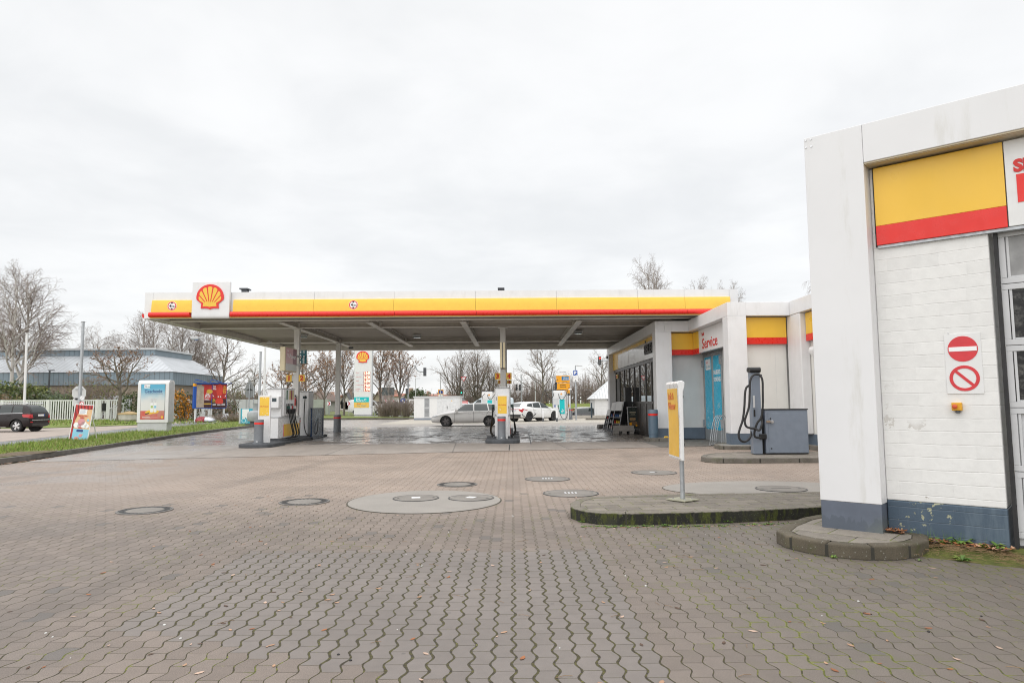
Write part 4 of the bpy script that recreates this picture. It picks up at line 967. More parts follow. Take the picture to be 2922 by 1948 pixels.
ad = thing('additive_dispenser', 'slim white dispenser with one long black hose right of left column', 'fuel pump', (-8.78, 28.85, 0.05))
mb = MB(); mb.box(-0.24, 0.19, 0, 0.75, 0.06, 1.90); bd = mb.build('cabinet', PLAST, ad, bevel=0.02)
mb = MB(); mb.box(-0.25, 0.2, -0.01, 0.76, 0.0, 0.058); mb.build('base', BLACK, ad)
mb = MB(); mb.box(-0.25, 0.2, -0.01, 0.76, 1.901, 1.94); mb.build('top_cover', PANELG, ad, bevel=0.008)
mb = MB(); mb.box(0.191, 0.197, 0.12, 0.70, 1.05, 1.86); mb.build('side_panel', PANELG, bd); mb = MB(); mb.box(-0.04, 0.12, -0.006, -0.001, 1.62, 1.72); mb.build('display', SCREEN, bd)
mb = MB(); mb.tube(spline([(0.06, -0.03, 1.75), (0.05, -0.07, 1.2), (0.06, -0.08, 0.5), (0.20, -0.10, 0.12), (0.45, -0.06, 0.10), (0.60, -0.02, 0.28), (0.50, 0.3, 0.9), (0.22, 0.4, 1.05)], 6), 0.018, 8); mb.build('hose', RUBBER, ad, smooth=60)
pb = thing('promotion_board', 'dark blue promotion board with light burst beside the pumps', 'display board', (-8.27, 28.25, 0.02))
def burst():
    t = MT('blue_burst_print', 0.25); x, y, z = t.sep(t.obj()); a = (y - 0.75); b = (z - 0.75)
    ang = t.nt.nodes.new('ShaderNodeMath'); ang.operation = 'ARCTAN2'; t.nt.links.new(b.k, ang.inputs[0]); t.nt.links.new(a.k, ang.inputs[1]); an = S(t.nt, ang.outputs[0])
    rd = (a*a + b*b).pow(0.5); n = t.noise(t.comb(an*4.0, rd*0.8, 0.0), 2.0, 4, 0.7)
    f = (n - rd*0.35).ramp(0.25, 0.62); t.base(t.mix(f, (0.01, 0.025, 0.06), (0.32, 0.40, 0.48))); return t.m
mb = MB(); mb.box(-0.03, 0.03, 0, 1.6, 0.06, 1.22); mb.build('printed_panel', burst(), pb)
mb = MB(); mb.box(-0.045, 0.045, 1.601, 1.68, 0.0, 1.25); mb.box(-0.045, 0.045, -0.05, 1.6, 1.2205, 1.255); mb.box(-0.08, 0.08, -0.05, 1.6, 0.0, 0.059); mb.build('frame', flat('navy_frame', (0.008, 0.02, 0.05), 0.3), pb)
fx = thing('fire_extinguisher', 'red fire extinguisher hung on the left canopy column', 'fire extinguisher', (-8.97, 28.1, 1.15))
mb = MB(); mb.lathe([(0.075, 0), (0.085, 0.03), (0.085, 0.48), (0.06, 0.56), (0.025, 0.60)], 18); mb.build('cylinder', RED, fx, smooth=40)
mb = MB(); mb.box(-0.03, 0.09, -0.02, 0.02, 0.60, 0.66); mb.tube([(0.06, 0, 0.63), (0.13, 0, 0.55), (0.11, 0, 0.2)], 0.012, 6); mb.build('valve', BLACK, fx)
# hanging signs
def number_sign(n, px0, px1, py0, py1, Y, where):
    a, b = A(px0, py0, Y), A(px1, py1, Y); w_, h_ = abs(b[0]-a[0]), abs(a[2]-b[2])
    t = thing('number_sign', 'yellow square sign with red number %s %s' % (n, where), 'sign', ((a[0]+b[0])/2, Y, (a[2]+b[2])/2), 0, 'pump number signs on the columns')
    mb = MB(); mb.box(-w_/2, w_/2, 0, 0.03, -h_/2, h_/2); mb.build('plate', YEL, t, bevel=0.004)
    write(n, Matrix.Translation((0, -0.002, -0.08*h_/0.27)), 0.25*h_/0.27, TXTR, t, bold=0.05, depth=0.002, name='numeral', loc=True)
    sx = 1 if n in '135' else -1
    mb = MB(); mb.box(min(sx*w_/2, sx*(w_/2+0.05)), max(sx*w_/2, sx*(w_/2+0.05)), 0.005, 0.025, -0.1, 0.1); mb.build('bracket', PANELG, t)
number_sign('1', 700+570/4.75-3, 700+628/4.75, 960+520/4.75, 960+612/4.75, 28.2, 'left of the left column')
number_sign('2', 700+724/4.75, 700+805/4.75, 960+518/4.75, 960+608/4.75, 28.2, 'right of the left column')
k4 = lambda x, y: (1180+x/3.92, 960+y/3.92)
number_sign('3', k4(910, 0)[0], k4(970, 0)[0], k4(0, 407)[1], k4(0, 480)[1], 28.2, 'left of the middle column')
number_sign('4', k4(1037, 0)[0], k4(1098, 0)[0], k4(0, 405)[1], k4(0, 480)[1], 28.2, 'right of the middle column')
number_sign('5', k4(940, 0)[0], k4(995, 0)[0], k4(0, 485)[1], k4(0, 528)[1], 35.0, 'below number 3, half hidden by the column')
number_sign('6', k4(1045, 0)[0], k4(1098, 0)[0], k4(0, 485)[1], k4(0, 528)[1], 35.0, 'below number 4')
lb = thing('light_box', 'faded pink and dark red light box on the left column', 'light box', (-8.75, 25.95, 2.70))
def fade_red():
    t = MT('faded_red_print', 0.35); x, y, z = t.sep(t.obj()); n = t.noise(t.obj(), 3, 4)
    f = (y + n*0.15 - 0.07).gt(0.92); g = (z*2.2 + n - 0.5).ramp(0.2, 1.6)
    c = t.mix(f, t.mix(g, (0.62, 0.42, 0.42), (0.60, 0.30, 0.33)), (0.20, 0.012, 0.035)); t.base(c); return t.m
mb = MB(); mb.box(-0.10, 0.10, 0, 1.45, 0.0, 0.93); mb.build('housing', CREAM, lb, bevel=0.03)
mb = MB(); mb.box(0.101, 0.106, 0.10, 1.40, 0.30, 0.90); fp = mb.build('printed_face', fade_red(), lb)
write('V-Power', FM(0.107, 0.24, 0.52, '+x'), 0.24, TXTW, fp, bold=0.02, align='LEFT', depth=0.001, width=1.05, loc=True); write('Shell', FM(0.107, 0.24, 0.76, '+x'), 0.09, TXTW, fp, bold=0.0, align='LEFT', depth=0.001, loc=True)
mb = MB(); mb.box(0.101, 0.105, 0.10, 1.40, 0.04, 0.295); mb.build('white_face', WHITE2, lb)
mb = MB(); mb.box(-0.06, 0.06, 1.452, 2.24, 0.30, 0.36); mb.box(-0.06, 0.06, 1.452, 2.24, 0.65, 0.71); mb.build('bracket', PANELG, lb)
a, b = A(k4(967, 0)[0], k4(0, 62)[1], 25.95), A(k4(1025, 0)[0], k4(0, 350)[1], 25.95)
lb2 = thing('light_box', 'cream light box seen edge on before the middle column', 'light box', ((a[0]+b[0])/2, 25.95, b[2]))
h_ = a[2]-b[2]
mb = MB(); mb.box(-0.10, -0.012, 0, 1.45, 0.0, h_); mb.box(0.012, 0.10, 0, 1.45, 0.0, h_); mb.build('housing', CREAM, lb2, bevel=0.02)
mb = MB(); mb.box(-0.0115, 0.0115, 0.01, 1.44, 0.01, h_-0.01); mb.build('joint_strip', DGREY, lb2); mb = MB(); mb.box(-0.06, 0.06, 1.452, 2.24, 0.30, 0.36); mb.build('bracket', PANELG, lb2)
ts = thing('teal_sign', 'upright teal sign with white sideways lettering right of left column', 'sign', (-8.625, 28.2, 3.38))
mb = MB(); mb.box(-0.118, 0.118, 0, 0.03, -0.285, 0.285); mb.box(-0.17, -0.119, 0.005, 0.025, -0.15, -0.10); mb.box(-0.17, -0.119, 0.005, 0.025, 0.1, 0.15); pl2 = mb.build('plate', TEAL, ts, bevel=0.004)
write('AdBlue', Matrix.Translation((0.03, -0.002, -0.10)) @ Matrix.Rotation(-pi/2, 4, 'Y'), 0.115, TXTW, pl2, bold=0.02, depth=0.001, width=0.33, loc=True)
mb = MB(); disc(mb, I4, 0.0, 0.17, 0.035, -0.001, -0.003, 0, 18, r0=0.022); disc(mb, I4, 0.0, 0.235, 0.035, -0.001, -0.003, 0, 18, r0=0.022); mb.build('ring_symbol', TXTW, pl2)

# ------------------------------------------------------------------ vacuum unit
vac = thing('vacuum_cleaner', 'blue grey coin vacuum with black hose looped on its post', 'vacuum cleaner', (6.1, 17.1, 0.124))
mb = MB(); mb.box(-0.125, 0.10, 0.0, 0.30, 0.0, 2.10, 0, Matrix.Rotation(radians(-6), 4, 'Z')); po = mb.build('post', CABG, vac, bevel=0.018)
mb = MB(); mb.extr([(-0.03, 2.02), (-0.06, 2.06), (-0.06, 2.12), (-0.03, 2.155), (0.30, 2.16), (0.34, 2.12), (0.33, 2.05)], -0.15, 0.115, 'x', 0, Matrix.Rotation(radians(-6), 4, 'Z')); mb.build('cap', BLACK, po, bevel=0.015)
mb = MB(); mb.box(-0.10, -0.055, -0.022, -0.005, 1.15, 1.45); mb.build('coin_label', PANELG, po); mb = MB(); mb.box(-0.09, -0.06, -0.03, -0.005, 0.93, 1.10); mb.build('coin_slot', BLACK, po)
mb = MB(); mb.tube([(-0.12, -0.02, 1.93), (-0.10, -0.10, 1.95), (0.0, -0.14, 1.985), (0.09, -0.12, 1.95), (0.10, -0.03, 1.93)], 0.02, 8); mb.build('hose_hook', BLACK, po, smooth=60)
V = lambda x, y, Y: tuple(Vector(A(2040+x/5.4069, 1030+y/5.4069, Y)) - Vector((6.1, 17.1, 0.124)))
hp = [V(705, 1180, 16.98), V(620, 1165, 16.95), V(612, 1080, 16.93), V(650, 960, 16.9), V(715, 860, 16.88), V(738, 700, 16.86), V(738, 450, 16.86), V(733, 300, 16.87), V(700, 225, 16.9), V(640, 203, 16.93), V(575, 232, 16.9), V(542, 330, 16.88), V(535, 520, 16.87), V(525, 700, 16.87), V(480, 850, 16.87), V(460, 920, 16.88), V(480, 1000, 16.88), V(540, 1030, 16.88), V(620, 1040, 16.87), V(665, 1065, 16.84), V(700, 1050, 16.83), V(725, 960, 16.84), V(715, 880, 16.98)]
hp2 = [V(518, 378, 17.2), V(480, 420, 17.15), V(463, 520, 17.1), V(455, 700, 17.05), V(430, 900, 17.0), V(385, 1040, 16.95), V(366, 1130, 16.95), V(385, 1205, 16.95), V(440, 1242, 16.97), V(500, 1225, 17.0), V(548, 1170, 17.1), V(565, 1080, 17.3)]
mb = MB(); mb.tube(spline(hp, 7), 0.0265, 10); mb.build('hose', RUBBER, vac, smooth=60)
mb = MB(); mb.tube(spline(hp2, 7), 0.027, 10); mb.build('hose', RUBBER, vac, smooth=60)
mb = MB(); mb.box(0.02, 0.20, -0.05, 0.08, 0.37, 0.50); mb.build('nozzle_holder', BLACK, vac, bevel=0.015); mb = MB(); mb.box(0.12, 0.19, 0.12, 0.26, 0.02, 1.05); mb.build('pipe_shroud', BLACK, vac, bevel=0.01)
vc = thing('vacuum_cabinet', 'low blue grey steel cabinet with padlock beside the vacuum post', 'cabinet', (6.81, 17.1, 0.124))
mb = MB(); mb.box(-0.52, 0.54, 0.0, 0.62, 0.02, 1.09); cb = mb.build('housing', CABG, vc, bevel=0.012)
mb = MB(); mb.box(-0.55, 0.55, -0.02, 0.65, 1.091, 1.115); mb.build('lid', BLACK, vc, bevel=0.006); mb = MB(); mb.box(-0.5, 0.53, 0.02, 0.6, 0.0, 0.019); mb.build('base', BLACK, vc)
mb = MB(); mb.box(-0.445, 0.52, -0.012, -0.001, 0.035, 1.02); dr = mb.build('door', CABG, vc, bevel=0.004)
mb = MB(); mb.box(-0.50, -0.40, -0.030, -0.0125, 0.775, 0.83); mb.build('hasp', flat('rusty_hasp', (0.36, 0.27, 0.2), 0.5, metal=0.4), dr, bevel=0.003)
mb = MB(); mb.cyl((-0.37, -0.07, 0.80), (-0.37, -0.012, 0.80), 0.042, n=20); mb.cyl((-0.37, -0.078, 0.80), (-0.37, -0.0705, 0.80), 0.016, n=12); mb.build('padlock', STEEL, dr, bevel=0.004)
mb = MB(); mb.cyl((-0.395, -0.02, 0.875), (-0.395, -0.013, 0.875), 0.02, n=14); mb.cyl((-0.395, -0.02, 0.14), (-0.395, -0.013, 0.14), 0.017, n=14); mb.build('lock', BLACK, dr)

# ------------------------------------------------------------------ air and water sign on the near island
TXTL = flat('bleached_red_lettering', (0.66, 0.20, 0.05), 0.5, var=0.2, scale=40)
aw = thing('air_water_sign', 'tall yellow and white sign board on a grey post, near island', 'sign', (2.23, 9.12, 0.144))
mb = MB(); prof = [(0.0, 0.53), (-0.02, 0.55), (-0.02, 1.50), (-0.035, 1.54), (-0.02, 1.565), (0.03, 1.575), (0.06, 1.55), (0.055, 1.50), (0.03, 1.45), (0.03, 0.53)]
out = []
for yy in (0.345, 0.335): pass
prof = [(-0.085, 0.53), (-0.095, 0.56), (-0.088, 1.0), (-0.10, 1.46), (-0.115, 1.515), (-0.10, 1.545), (-0.05, 1.552), (-0.015, 1.53), (-0.02, 1.47), (-0.042, 1.40), (-0.045, 0.53)]
mb.extr(prof, -0.345, 0.325, 'y'); mb.build('board', PLAST, aw, bevel=0.012, seg=3, angle=50)
mb = MB(); N = 12
zz = [0.575 + (1.455-0.575)*i/N for i in range(N+1)]; prf = [(0.56, -0.095), (1.0, -0.088), (1.46, -0.10), (1.52, -0.115)]
def prof_x(z):
    for (z0, a), (z1, b) in zip(prf[:-1], prf[1:]):
        if z0 <= z <= z1: return a + (b-a)*(z-z0)/(z1-z0)
xx = [prof_x(z) - 0.0025 for z in zz]
mb.v = [(x, y, z) for x, z in zip(xx, zz) for y in (0.29, -0.275)]; mb.f = [(2*i, 2*i+1, 2*i+3, 2*i+2) for i in range(N)]; mb.mi = [0]*N
po_ = mb.build('poster', flat('faded_yellow_film', (0.78, 0.46, 0.06), 0.4, var=0.05, scale=3), aw, smooth=True)
write('Luft &', FM(-0.104, 0.245, 1.315, '-x'), 0.125, TXTL, po_, bold=0.03, align='LEFT', depth=0.001, loc=True); write('Wasser', FM(-0.103, 0.245, 1.185, '-x'), 0.125, TXTL, po_, bold=0.03, align='LEFT', depth=0.001, loc=True)
mb = MB(); mb.cyl((0, 0, 0.0), (0, 0, 1.46), 0.030, n=18); mb.build('post', GALV, aw, smooth=60)
for z in (0.70, 1.33): mb = MB(); mb.box(-0.046, 0.04, -0.035, 0.035, z, z+0.035); mb.build('clamp', BLACK, aw, bevel=0.004)
mb = MB(); mb.box(-0.155, 0.155, -0.155, 0.155, 0.0, 0.012, 0, Matrix.Rotation(radians(38), 4, 'Z')); bp = mb.build('base_plate', flat('mossy_plate', (0.32, 0.31, 0.23), 0.6, var=0.2, scale=9), aw)
mb = MB()
for s_ in ((1, 0), (-1, 0), (0, 1), (0, -1)): mb.cyl((s_[0]*0.17, s_[1]*0.17, 0.012), (s_[0]*0.17, s_[1]*0.17, 0.026), 0.012, n=6) if False else mb.cyl((s_[0]*0.125, s_[1]*0.125, 0.012), (s_[0]*0.125, s_[1]*0.125, 0.028), 0.011, n=6)
mb.build('bolt', STEEL, bp)

# ------------------------------------------------------------------ manholes and concrete patches
def ring_patch(name, c, rx, ry, rot, z, m):
    mb = MB(); mb.poly([(c[0]+rx*cos(a)*cos(rot)-ry*sin(a)*sin(rot), c[1]+rx*cos(a)*sin(rot)+ry*sin(a)*cos(rot), z) for a in [2*pi*i/64 for i in range(64)]]); return mb.build(name, m, kind='structure')
ring_patch('patch_gap', (-1.29, 10.2), 1.125, 1.19, 0, 0.003, concrete('dark_gap', (0.07, 0.065, 0.045), 0.3)); ring_patch('concrete_patch', (-1.29, 10.2), 1.105, 1.17, 0, 0.006, PATCH)
ring_patch('patch_gap', (4.15, 11.42), 1.68, 1.02, 0, 0.003, bpy.data.materials['dark_gap']); ring_patch('concrete_patch', (4.15, 11.42), 1.665, 1.0, 0, 0.006, PATCH)
def manhole(label, x, y, r, kind, z=0.004, rz=0.0):
    t = thing('manhole_cover', label, 'manhole cover', (x, y, z), rz)
    mb = MB(); n = 40
    if kind == 'vent':        # cast ring with a row of vent slots and a concrete filling
        mb.lathe([(r, -0.01), (r, 0.007), (r*0.93, 0.009), (r*0.93, -0.01)], n); mb.build('frame', flat('worn_iron', (0.15, 0.14, 0.13), 0.5, var=0.2, scale=20), t, smooth=40)
        mb = MB(); mb.lathe([(r*0.92, -0.01), (r*0.92, 0.004), (r*0.67, 0.004), (r*0.67, -0.01)], n); cv = mb.build('cover', IRON, t, smooth=40)
        mb = MB(); disc(mb, Matrix.Rotation(-pi/2, 4, 'X'), 0, 0, r*0.66, -0.005, 0.006, 0, n) if False else mb.lathe([(r*0.66, -0.01), (r*0.66, 0.007), (0.001, 0.009)], n); mb.build('filling', COVERC, cv)
        mb = MB()
        for k in range(30):
            a = 2*pi*k/30; M = Matrix.Rotation(a, 4, 'Z'); mb.box(r*0.70, r*0.88, -0.016, 0.016, 0.0042, 0.0062, 0, M)
        mb.build('vent_slot', BLACK, cv)
    else:
        mb.lathe([(r, -0.01), (r, 0.006), (r*0.955, 0.007), (r*0.955, -0.01)], n); mb.build('frame', IRON, t, smooth=40)
        mb = MB(); mb.lathe([(r*0.94, -0.01), (r*0.94, 0.006), (0.001, 0.0085)], n); cv = mb.build('cover', COVERC, t)
        if kind == 'plate': mb = MB(); mb.box(-0.065, 0.065, -0.075, 0.075, 0.0086, 0.0096); mb.build('name_plate', WHITE2, cv)
        elif kind == 'bars':
            mb = MB()
            for k in range(4): mb.box(-0.10+k*0.055, -0.10+k*0.055+0.03, -0.08, 0.08, 0.0086, 0.0098)
            mb.build('raised_bars', PANELG, cv)
        elif kind == 'slot': mb = MB(); mb.box(-0.16, 0.16, -0.02, 0.02, 0.0086, 0.0096); mb.build('lifting_slot', BLACK, cv)
        elif kind == 'key': mb = MB(); mb.box(-0.08, 0.02, -0.05, 0.06, 0.0086, 0.0096, 0); mb.box(0.021, 0.06, -0.05, 0.06, 0.0086, 0.0094, 1); mb.build('key_hole', [PANELG, BLACK], cv)
        mb = MB(); mb.box(r*0.72, r*0.80, -0.03, 0.03, 0.0086, 0.0094); mb.box(-r*0.80, -r*0.72, -0.03, 0.03, 0.0086, 0.0094); mb.build('lifting_lug', IRON, cv)
manhole('round vented iron manhole cover far left on the brown pavers', -4.99, 9.42, 0.35, 'vent'); manhole('round vented iron manhole cover left of the big round concrete patch', -3.05, 10.15, 0.36, 'vent')
manhole('round vented iron manhole cover just behind the big concrete patch', -0.98, 12.18, 0.355, 'vent')
manhole('left manhole cover with white plate in the round concrete patch', -1.46, 10.44, 0.345, 'plate', 0.010, 0.15); manhole('right manhole cover with white plate in the round concrete patch', -0.63, 10.43, 0.345, 'plate', 0.010, -0.35)
manhole('round grey cover with raised bars, farther of the two mid right', 0.65, 12.98, 0.425, 'bars'); manhole('round grey cover with raised bars close to the near island tip', 0.91, 10.92, 0.44, 'bars')
manhole('round grey cover with key hole beyond the yellow air sign', 2.86, 14.03, 0.46, 'key'); manhole('grey cover with dark slot in the right concrete patch', 4.35, 11.25, 0.40, 'slot', 0.010)

# ------------------------------------------------------------------ things before the shop
bn = thing('litter_bin', 'blue grey round litter bin with red band by the shop pillar', 'bin', (5.20, 25.42, 0.124))
mb = MB(); mb.lathe([(0.165, 0), (0.165, 0.12), (0.178, 0.13), (0.178, 0.80), (0.183, 0.805)], 28); mb.build('body', flat('bin_blue_grey', (0.10, 0.15, 0.20), 0.4, var=0.06), bn, smooth=40)
mb = MB(); mb.lathe([(0.182, 0.806), (0.182, 0.885)], 28); mb.build('red_band', RED, bn, smooth=40); mb = MB(); mb.lathe([(0.186, 0.886), (0.186, 0.99), (0.17, 1.03), (0.05, 1.035)], 28); mb.build('lid', flat('bin_lid', (0.13, 0.17, 0.22), 0.4), bn, smooth=40)
wb = thing('wedge_block', 'tiny yellow plastic block lying on the kerb beside the bin', 'block', (5.62, 25.22, 0.124)); mb = MB(); mb.extr([(-0.09, 0), (0.09, 0), (0.07, 0.06), (-0.05, 0.06)], -0.04, 0.04, 'y'); mb.build('body', YEL, wb, bevel=0.01)
bx, by = G(1700+550/5.06, 960+1402/5.06)
ab = thing('a_board', 'dark framed advertising board with sandwich picture before the shop', 'advertising board', (bx, by, 0.01), radians(10))
mb = MB(); mb.extr(rrect(-0.42, 0.42, -0.30, 0.30, 0.12), 0, 0.09, 'y', 0, Matrix.Rotation(-pi/2, 4, 'X') @ Matrix.Translation((0, -0.0, 0)) ); mb.v = [(x, y, abs(z)) for x, y, z in mb.v]; mb.build('base', BLACK, ab, bevel=0.02)
Mb = Matrix.Translation((0, 0, 0.20)) @ Matrix.Rotation(radians(-7), 4, 'X')
mb = MB(); mb.box(-0.26, 0.26, -0.02, 0.02, 0.0, 0.03, 0, Mb); mb.box(-0.26, 0.26, -0.02, 0.02, 0.99, 1.02, 0, Mb); mb.box(-0.26, -0.225, -0.02, 0.02, 0.031, 0.989, 0, Mb); mb.box(0.225, 0.26, -0.02, 0.02, 0.031, 0.989, 0, Mb); mb.box(-0.05, 0.05, -0.01, 0.01, -0.12, -0.001, 0, Mb); mb.build('frame', STEEL, ab)
mb = MB(); mb.box(-0.224, 0.224, -0.008, 0.008, 0.031, 0.989, 0, Mb); ps = mb.build('poster', flat('dark_poster', (0.035, 0.045, 0.04), 0.3), ab)
mb = MB(); mb.extr(rrect(-0.17, 0.12, 0.40, 0.52, 0.05), -0.009, -0.012, 'y', 0, Mb); mb.extr(rrect(-0.14, 0.19, 0.18, 0.36, 0.08), -0.009, -0.012, 'y', 1, Mb); mb.extr(rrect(-0.19, -0.08, 0.05, 0.30, 0.01), -0.0125, -0.014, 'y', 2, Mb); disc(mb, Mb, 0.14, 0.17, 0.045, -0.0125, -0.014, 2, 16)
for k, (z, w_) in enumerate(((0.74, 0.30), (0.67, 0.20), (0.62, 0.24))): mb.box(-w_/2, w_/2, -0.012, -0.009, z, z+(0.045 if k == 0 else 0.012), 3, Mb)
mb.build('picture', [flat('bread_print', (0.35, 0.22, 0.11), 0.5, var=0.3, scale=25), flat('bread_print_dark', (0.20, 0.12, 0.06), 0.5, var=0.3, scale=25), ORANGE, flat('cream_print', (0.5, 0.45, 0.32), 0.5)], ps)
bb = thing('display_cabinet', 'tall black cabinet standing before the shop window', 'cabinet', (5.28, 33.2, 0.01))
mb = MB(); mb.box(0.08, 0.38, -0.7, -0.2, 0.0, 2.12); mb.build('housing', BLACK, bb, bevel=0.01); mb = MB(); mb.box(0.10, 0.36, -0.19, 0.5, 0.15, 1.15); mb.build('white_label', PANELG, bb)
mb = MB(); mb.box(0.16, 0.22, -0.705, -0.701, 0.10, 0.18); mb.build('socket', PANELG, bb)
cbk = thing('concrete_block', 'pale concrete foot with notches beside the oil racks', 'block', (5.0, 31.1, 0.01))
mb = MB(); mb.box(-0.42, 0.45, -0.25, 0.35, 0.13, 0.38); mb.box(-0.42, -0.22, -0.25, 0.35, 0, 0.129); mb.box(-0.08, 0.12, -0.25, 0.35, 0, 0.129); mb.box(0.26, 0.45, -0.25, 0.35, 0, 0.129); mb.build('body', concrete('pale_concrete', (0.30, 0.28, 0.26), 0.1), cbk, bevel=0.01)
BOT = [flat('bottle_red', (0.5, 0.03, 0.02), 0.3), flat('bottle_blue', (0.05, 0.12, 0.3), 0.3), flat('bottle_white', (0.6, 0.6, 0.6), 0.3), flat('bottle_yellow', (0.7, 0.45, 0.02), 0.3), flat('bottle_grey', (0.2, 0.22, 0.25), 0.3)]
def rack(label, x, y, s, h):
    t = thing('oil_rack', label, 'display rack', (x, y, 0.02), radians(16), 'oil racks before the shop')
    lean = 0.30
    for yy in (-s, s):
        mb = MB(); mb.extr([(-0.015, 0.0), (0.30, 0.0), (0.30+lean*0.6, h), (lean, h)], yy-0.010, yy+0.010, 'y', 0); mb.extr([(-0.035, 0.0), (-0.016, 0.0), (lean-0.001, h), (lean-0.02, h)], yy-0.014, yy+0.014, 'y', 1); mb.build('side_frame', [BLACK, PANELG], t)
    mb = MB(); mb.extr([(0.24, 0.06), (0.26, 0.06), (0.26+lean*0.75, h), (0.24+lean*0.75, h)], -s+0.013, s-0.013, 'y'); mb.build('back', BLACK, t)
    mb = MB(); a = lean*0.68; mb.extr([(a-0.03, h*0.70), (a-0.01, h*0.70), (lean-0.01, h*0.995), (lean-0.03, h*0.995)], -s+0.06, s-0.06, 'y'); mb.build('header_panel', GLOSSW, t)
    mb = MB(); mb.box(-0.03, 0.3, -s-0.02, s+0.02, -0.02, 0.06); mb.build('base', DGREY, t)
    rr = random.Random(int(y*7))
    for k in range(3):
        z = 0.07 + k*h*0.205; xo = lean*z/h
        mb = MB(); mb.box(xo, 0.24+xo*0.7, -s+0.013, s-0.013, z, z+0.015); mb.box(xo-0.01, xo-0.001, -s+0.013, s-0.013, z, z+0.06); sh = mb.build('shelf', DGREY, t)
        for q in range(4):
            c = rr.choice(BOT); yy = -s + 0.07 + q*(2*s-0.14)/3
            mb = MB(); mb.lathe([(0.042, z+0.016), (0.045, z+0.13), (0.018, z+0.17), (0.018, z+0.20)], 10, 0, Matrix.Translation((xo+0.09, yy, 0))); mb.build('bottle', c, sh, smooth=40)
rack('black oil rack with pale header, farthest from the camera', 4.92, 36.0, 0.42, 1.02); rack('black oil rack with pale header and red bottles, middle of three', 4.90, 34.3, 0.42, 1.42); rack('black oil rack with pale header nearest the black cabinet', 4.84, 32.5, 0.42, 1.45)
wh = thing('rubber_stop', 'dark low rubber wedge left of the oil racks', 'wheel stop', (4.95, 38.2, 0.01)); mb = MB(); mb.extr([(-0.22, 0), (0.22, 0), (0.18, 0.2), (-0.18, 0.2)], -0.5, 0.5, 'y'); mb.build('body', concrete('stop_concrete', (0.15, 0.14, 0.13)), wh, bevel=0.02)
br = thing('bike_rack', 'bent grey tube bicycle rack before the blue service doors', 'bike rack', (6.75, 23.2, 0.01))
for k in range(4):
    x0 = -0.32 + k*0.10; y0 = -0.72 + k*0.12
    mb = MB(); mb.tube(spline([(x0, y0, 0.0), (x0+0.05, y0+0.02, 0.35), (x0+0.16, y0+0.06, 0.80), (x0+0.30, y0+0.10, 0.97), (x0+0.40, y0+0.14, 0.88), (x0+0.44, y0+0.16, 0.6), (x0+0.44, y0+0.16, 0.0)], 5), 0.009, 6); mb.build('hoop', GALV, br, smooth=60)
mb = MB(); mb.tube([(-0.32, -0.75, 0.02), (-0.08, -0.50, 0.02)], 0.014, 6); mb.tube([(0.12, 0.25, 0.02), (0.36, 0.5, 0.02)], 0.014, 6); mb.build('ground_rail', GALV, br)
# ------------------------------------------------------------------ cars
def body_mesh(st, tail=True):
    """st: stations rear->front (x, zbottom, zbelt, ztop, halfwidth, half roof width)"""
    rows = []
    for x, zb, zt, zr, w_, wr in st:
        h = [(0, zb), (0.55*w_, zb), (0.90*w_, zb+0.01), (0.985*w_, zb+0.14*(zt-zb)), (1.0*w_, zb+0.55*(zt-zb)), (0.965*w_, zt-0.02), (0.945*w_, zt+0.01*(zr-zt))]
        g = zr-zt
        h += [(0.94*w_ + (wr-0.94*w_)*0.55, zt+0.55*g), (wr, zr-0.10*min(g, 0.4)), (wr*0.72, zr-0.01), (0, zr)]
        rows.append([(x, y, z) for y, z in h] + [(x, -y, z) for y, z in h[-2:0:-1]])
    n = len(rows[0]); v = [p for r in rows for p in r]; f = []
    for i in range(len(rows)-1):
        for k in range(n):
            a, b = i*n+k, i*n+(k+1) % n; f.append((a, a+n, b+n, b))
    f.append(tuple(range(n))); f.append(tuple(range((len(rows)-1)*n + n-1, (len(rows)-1)*n-1, -1)))
    return v, f
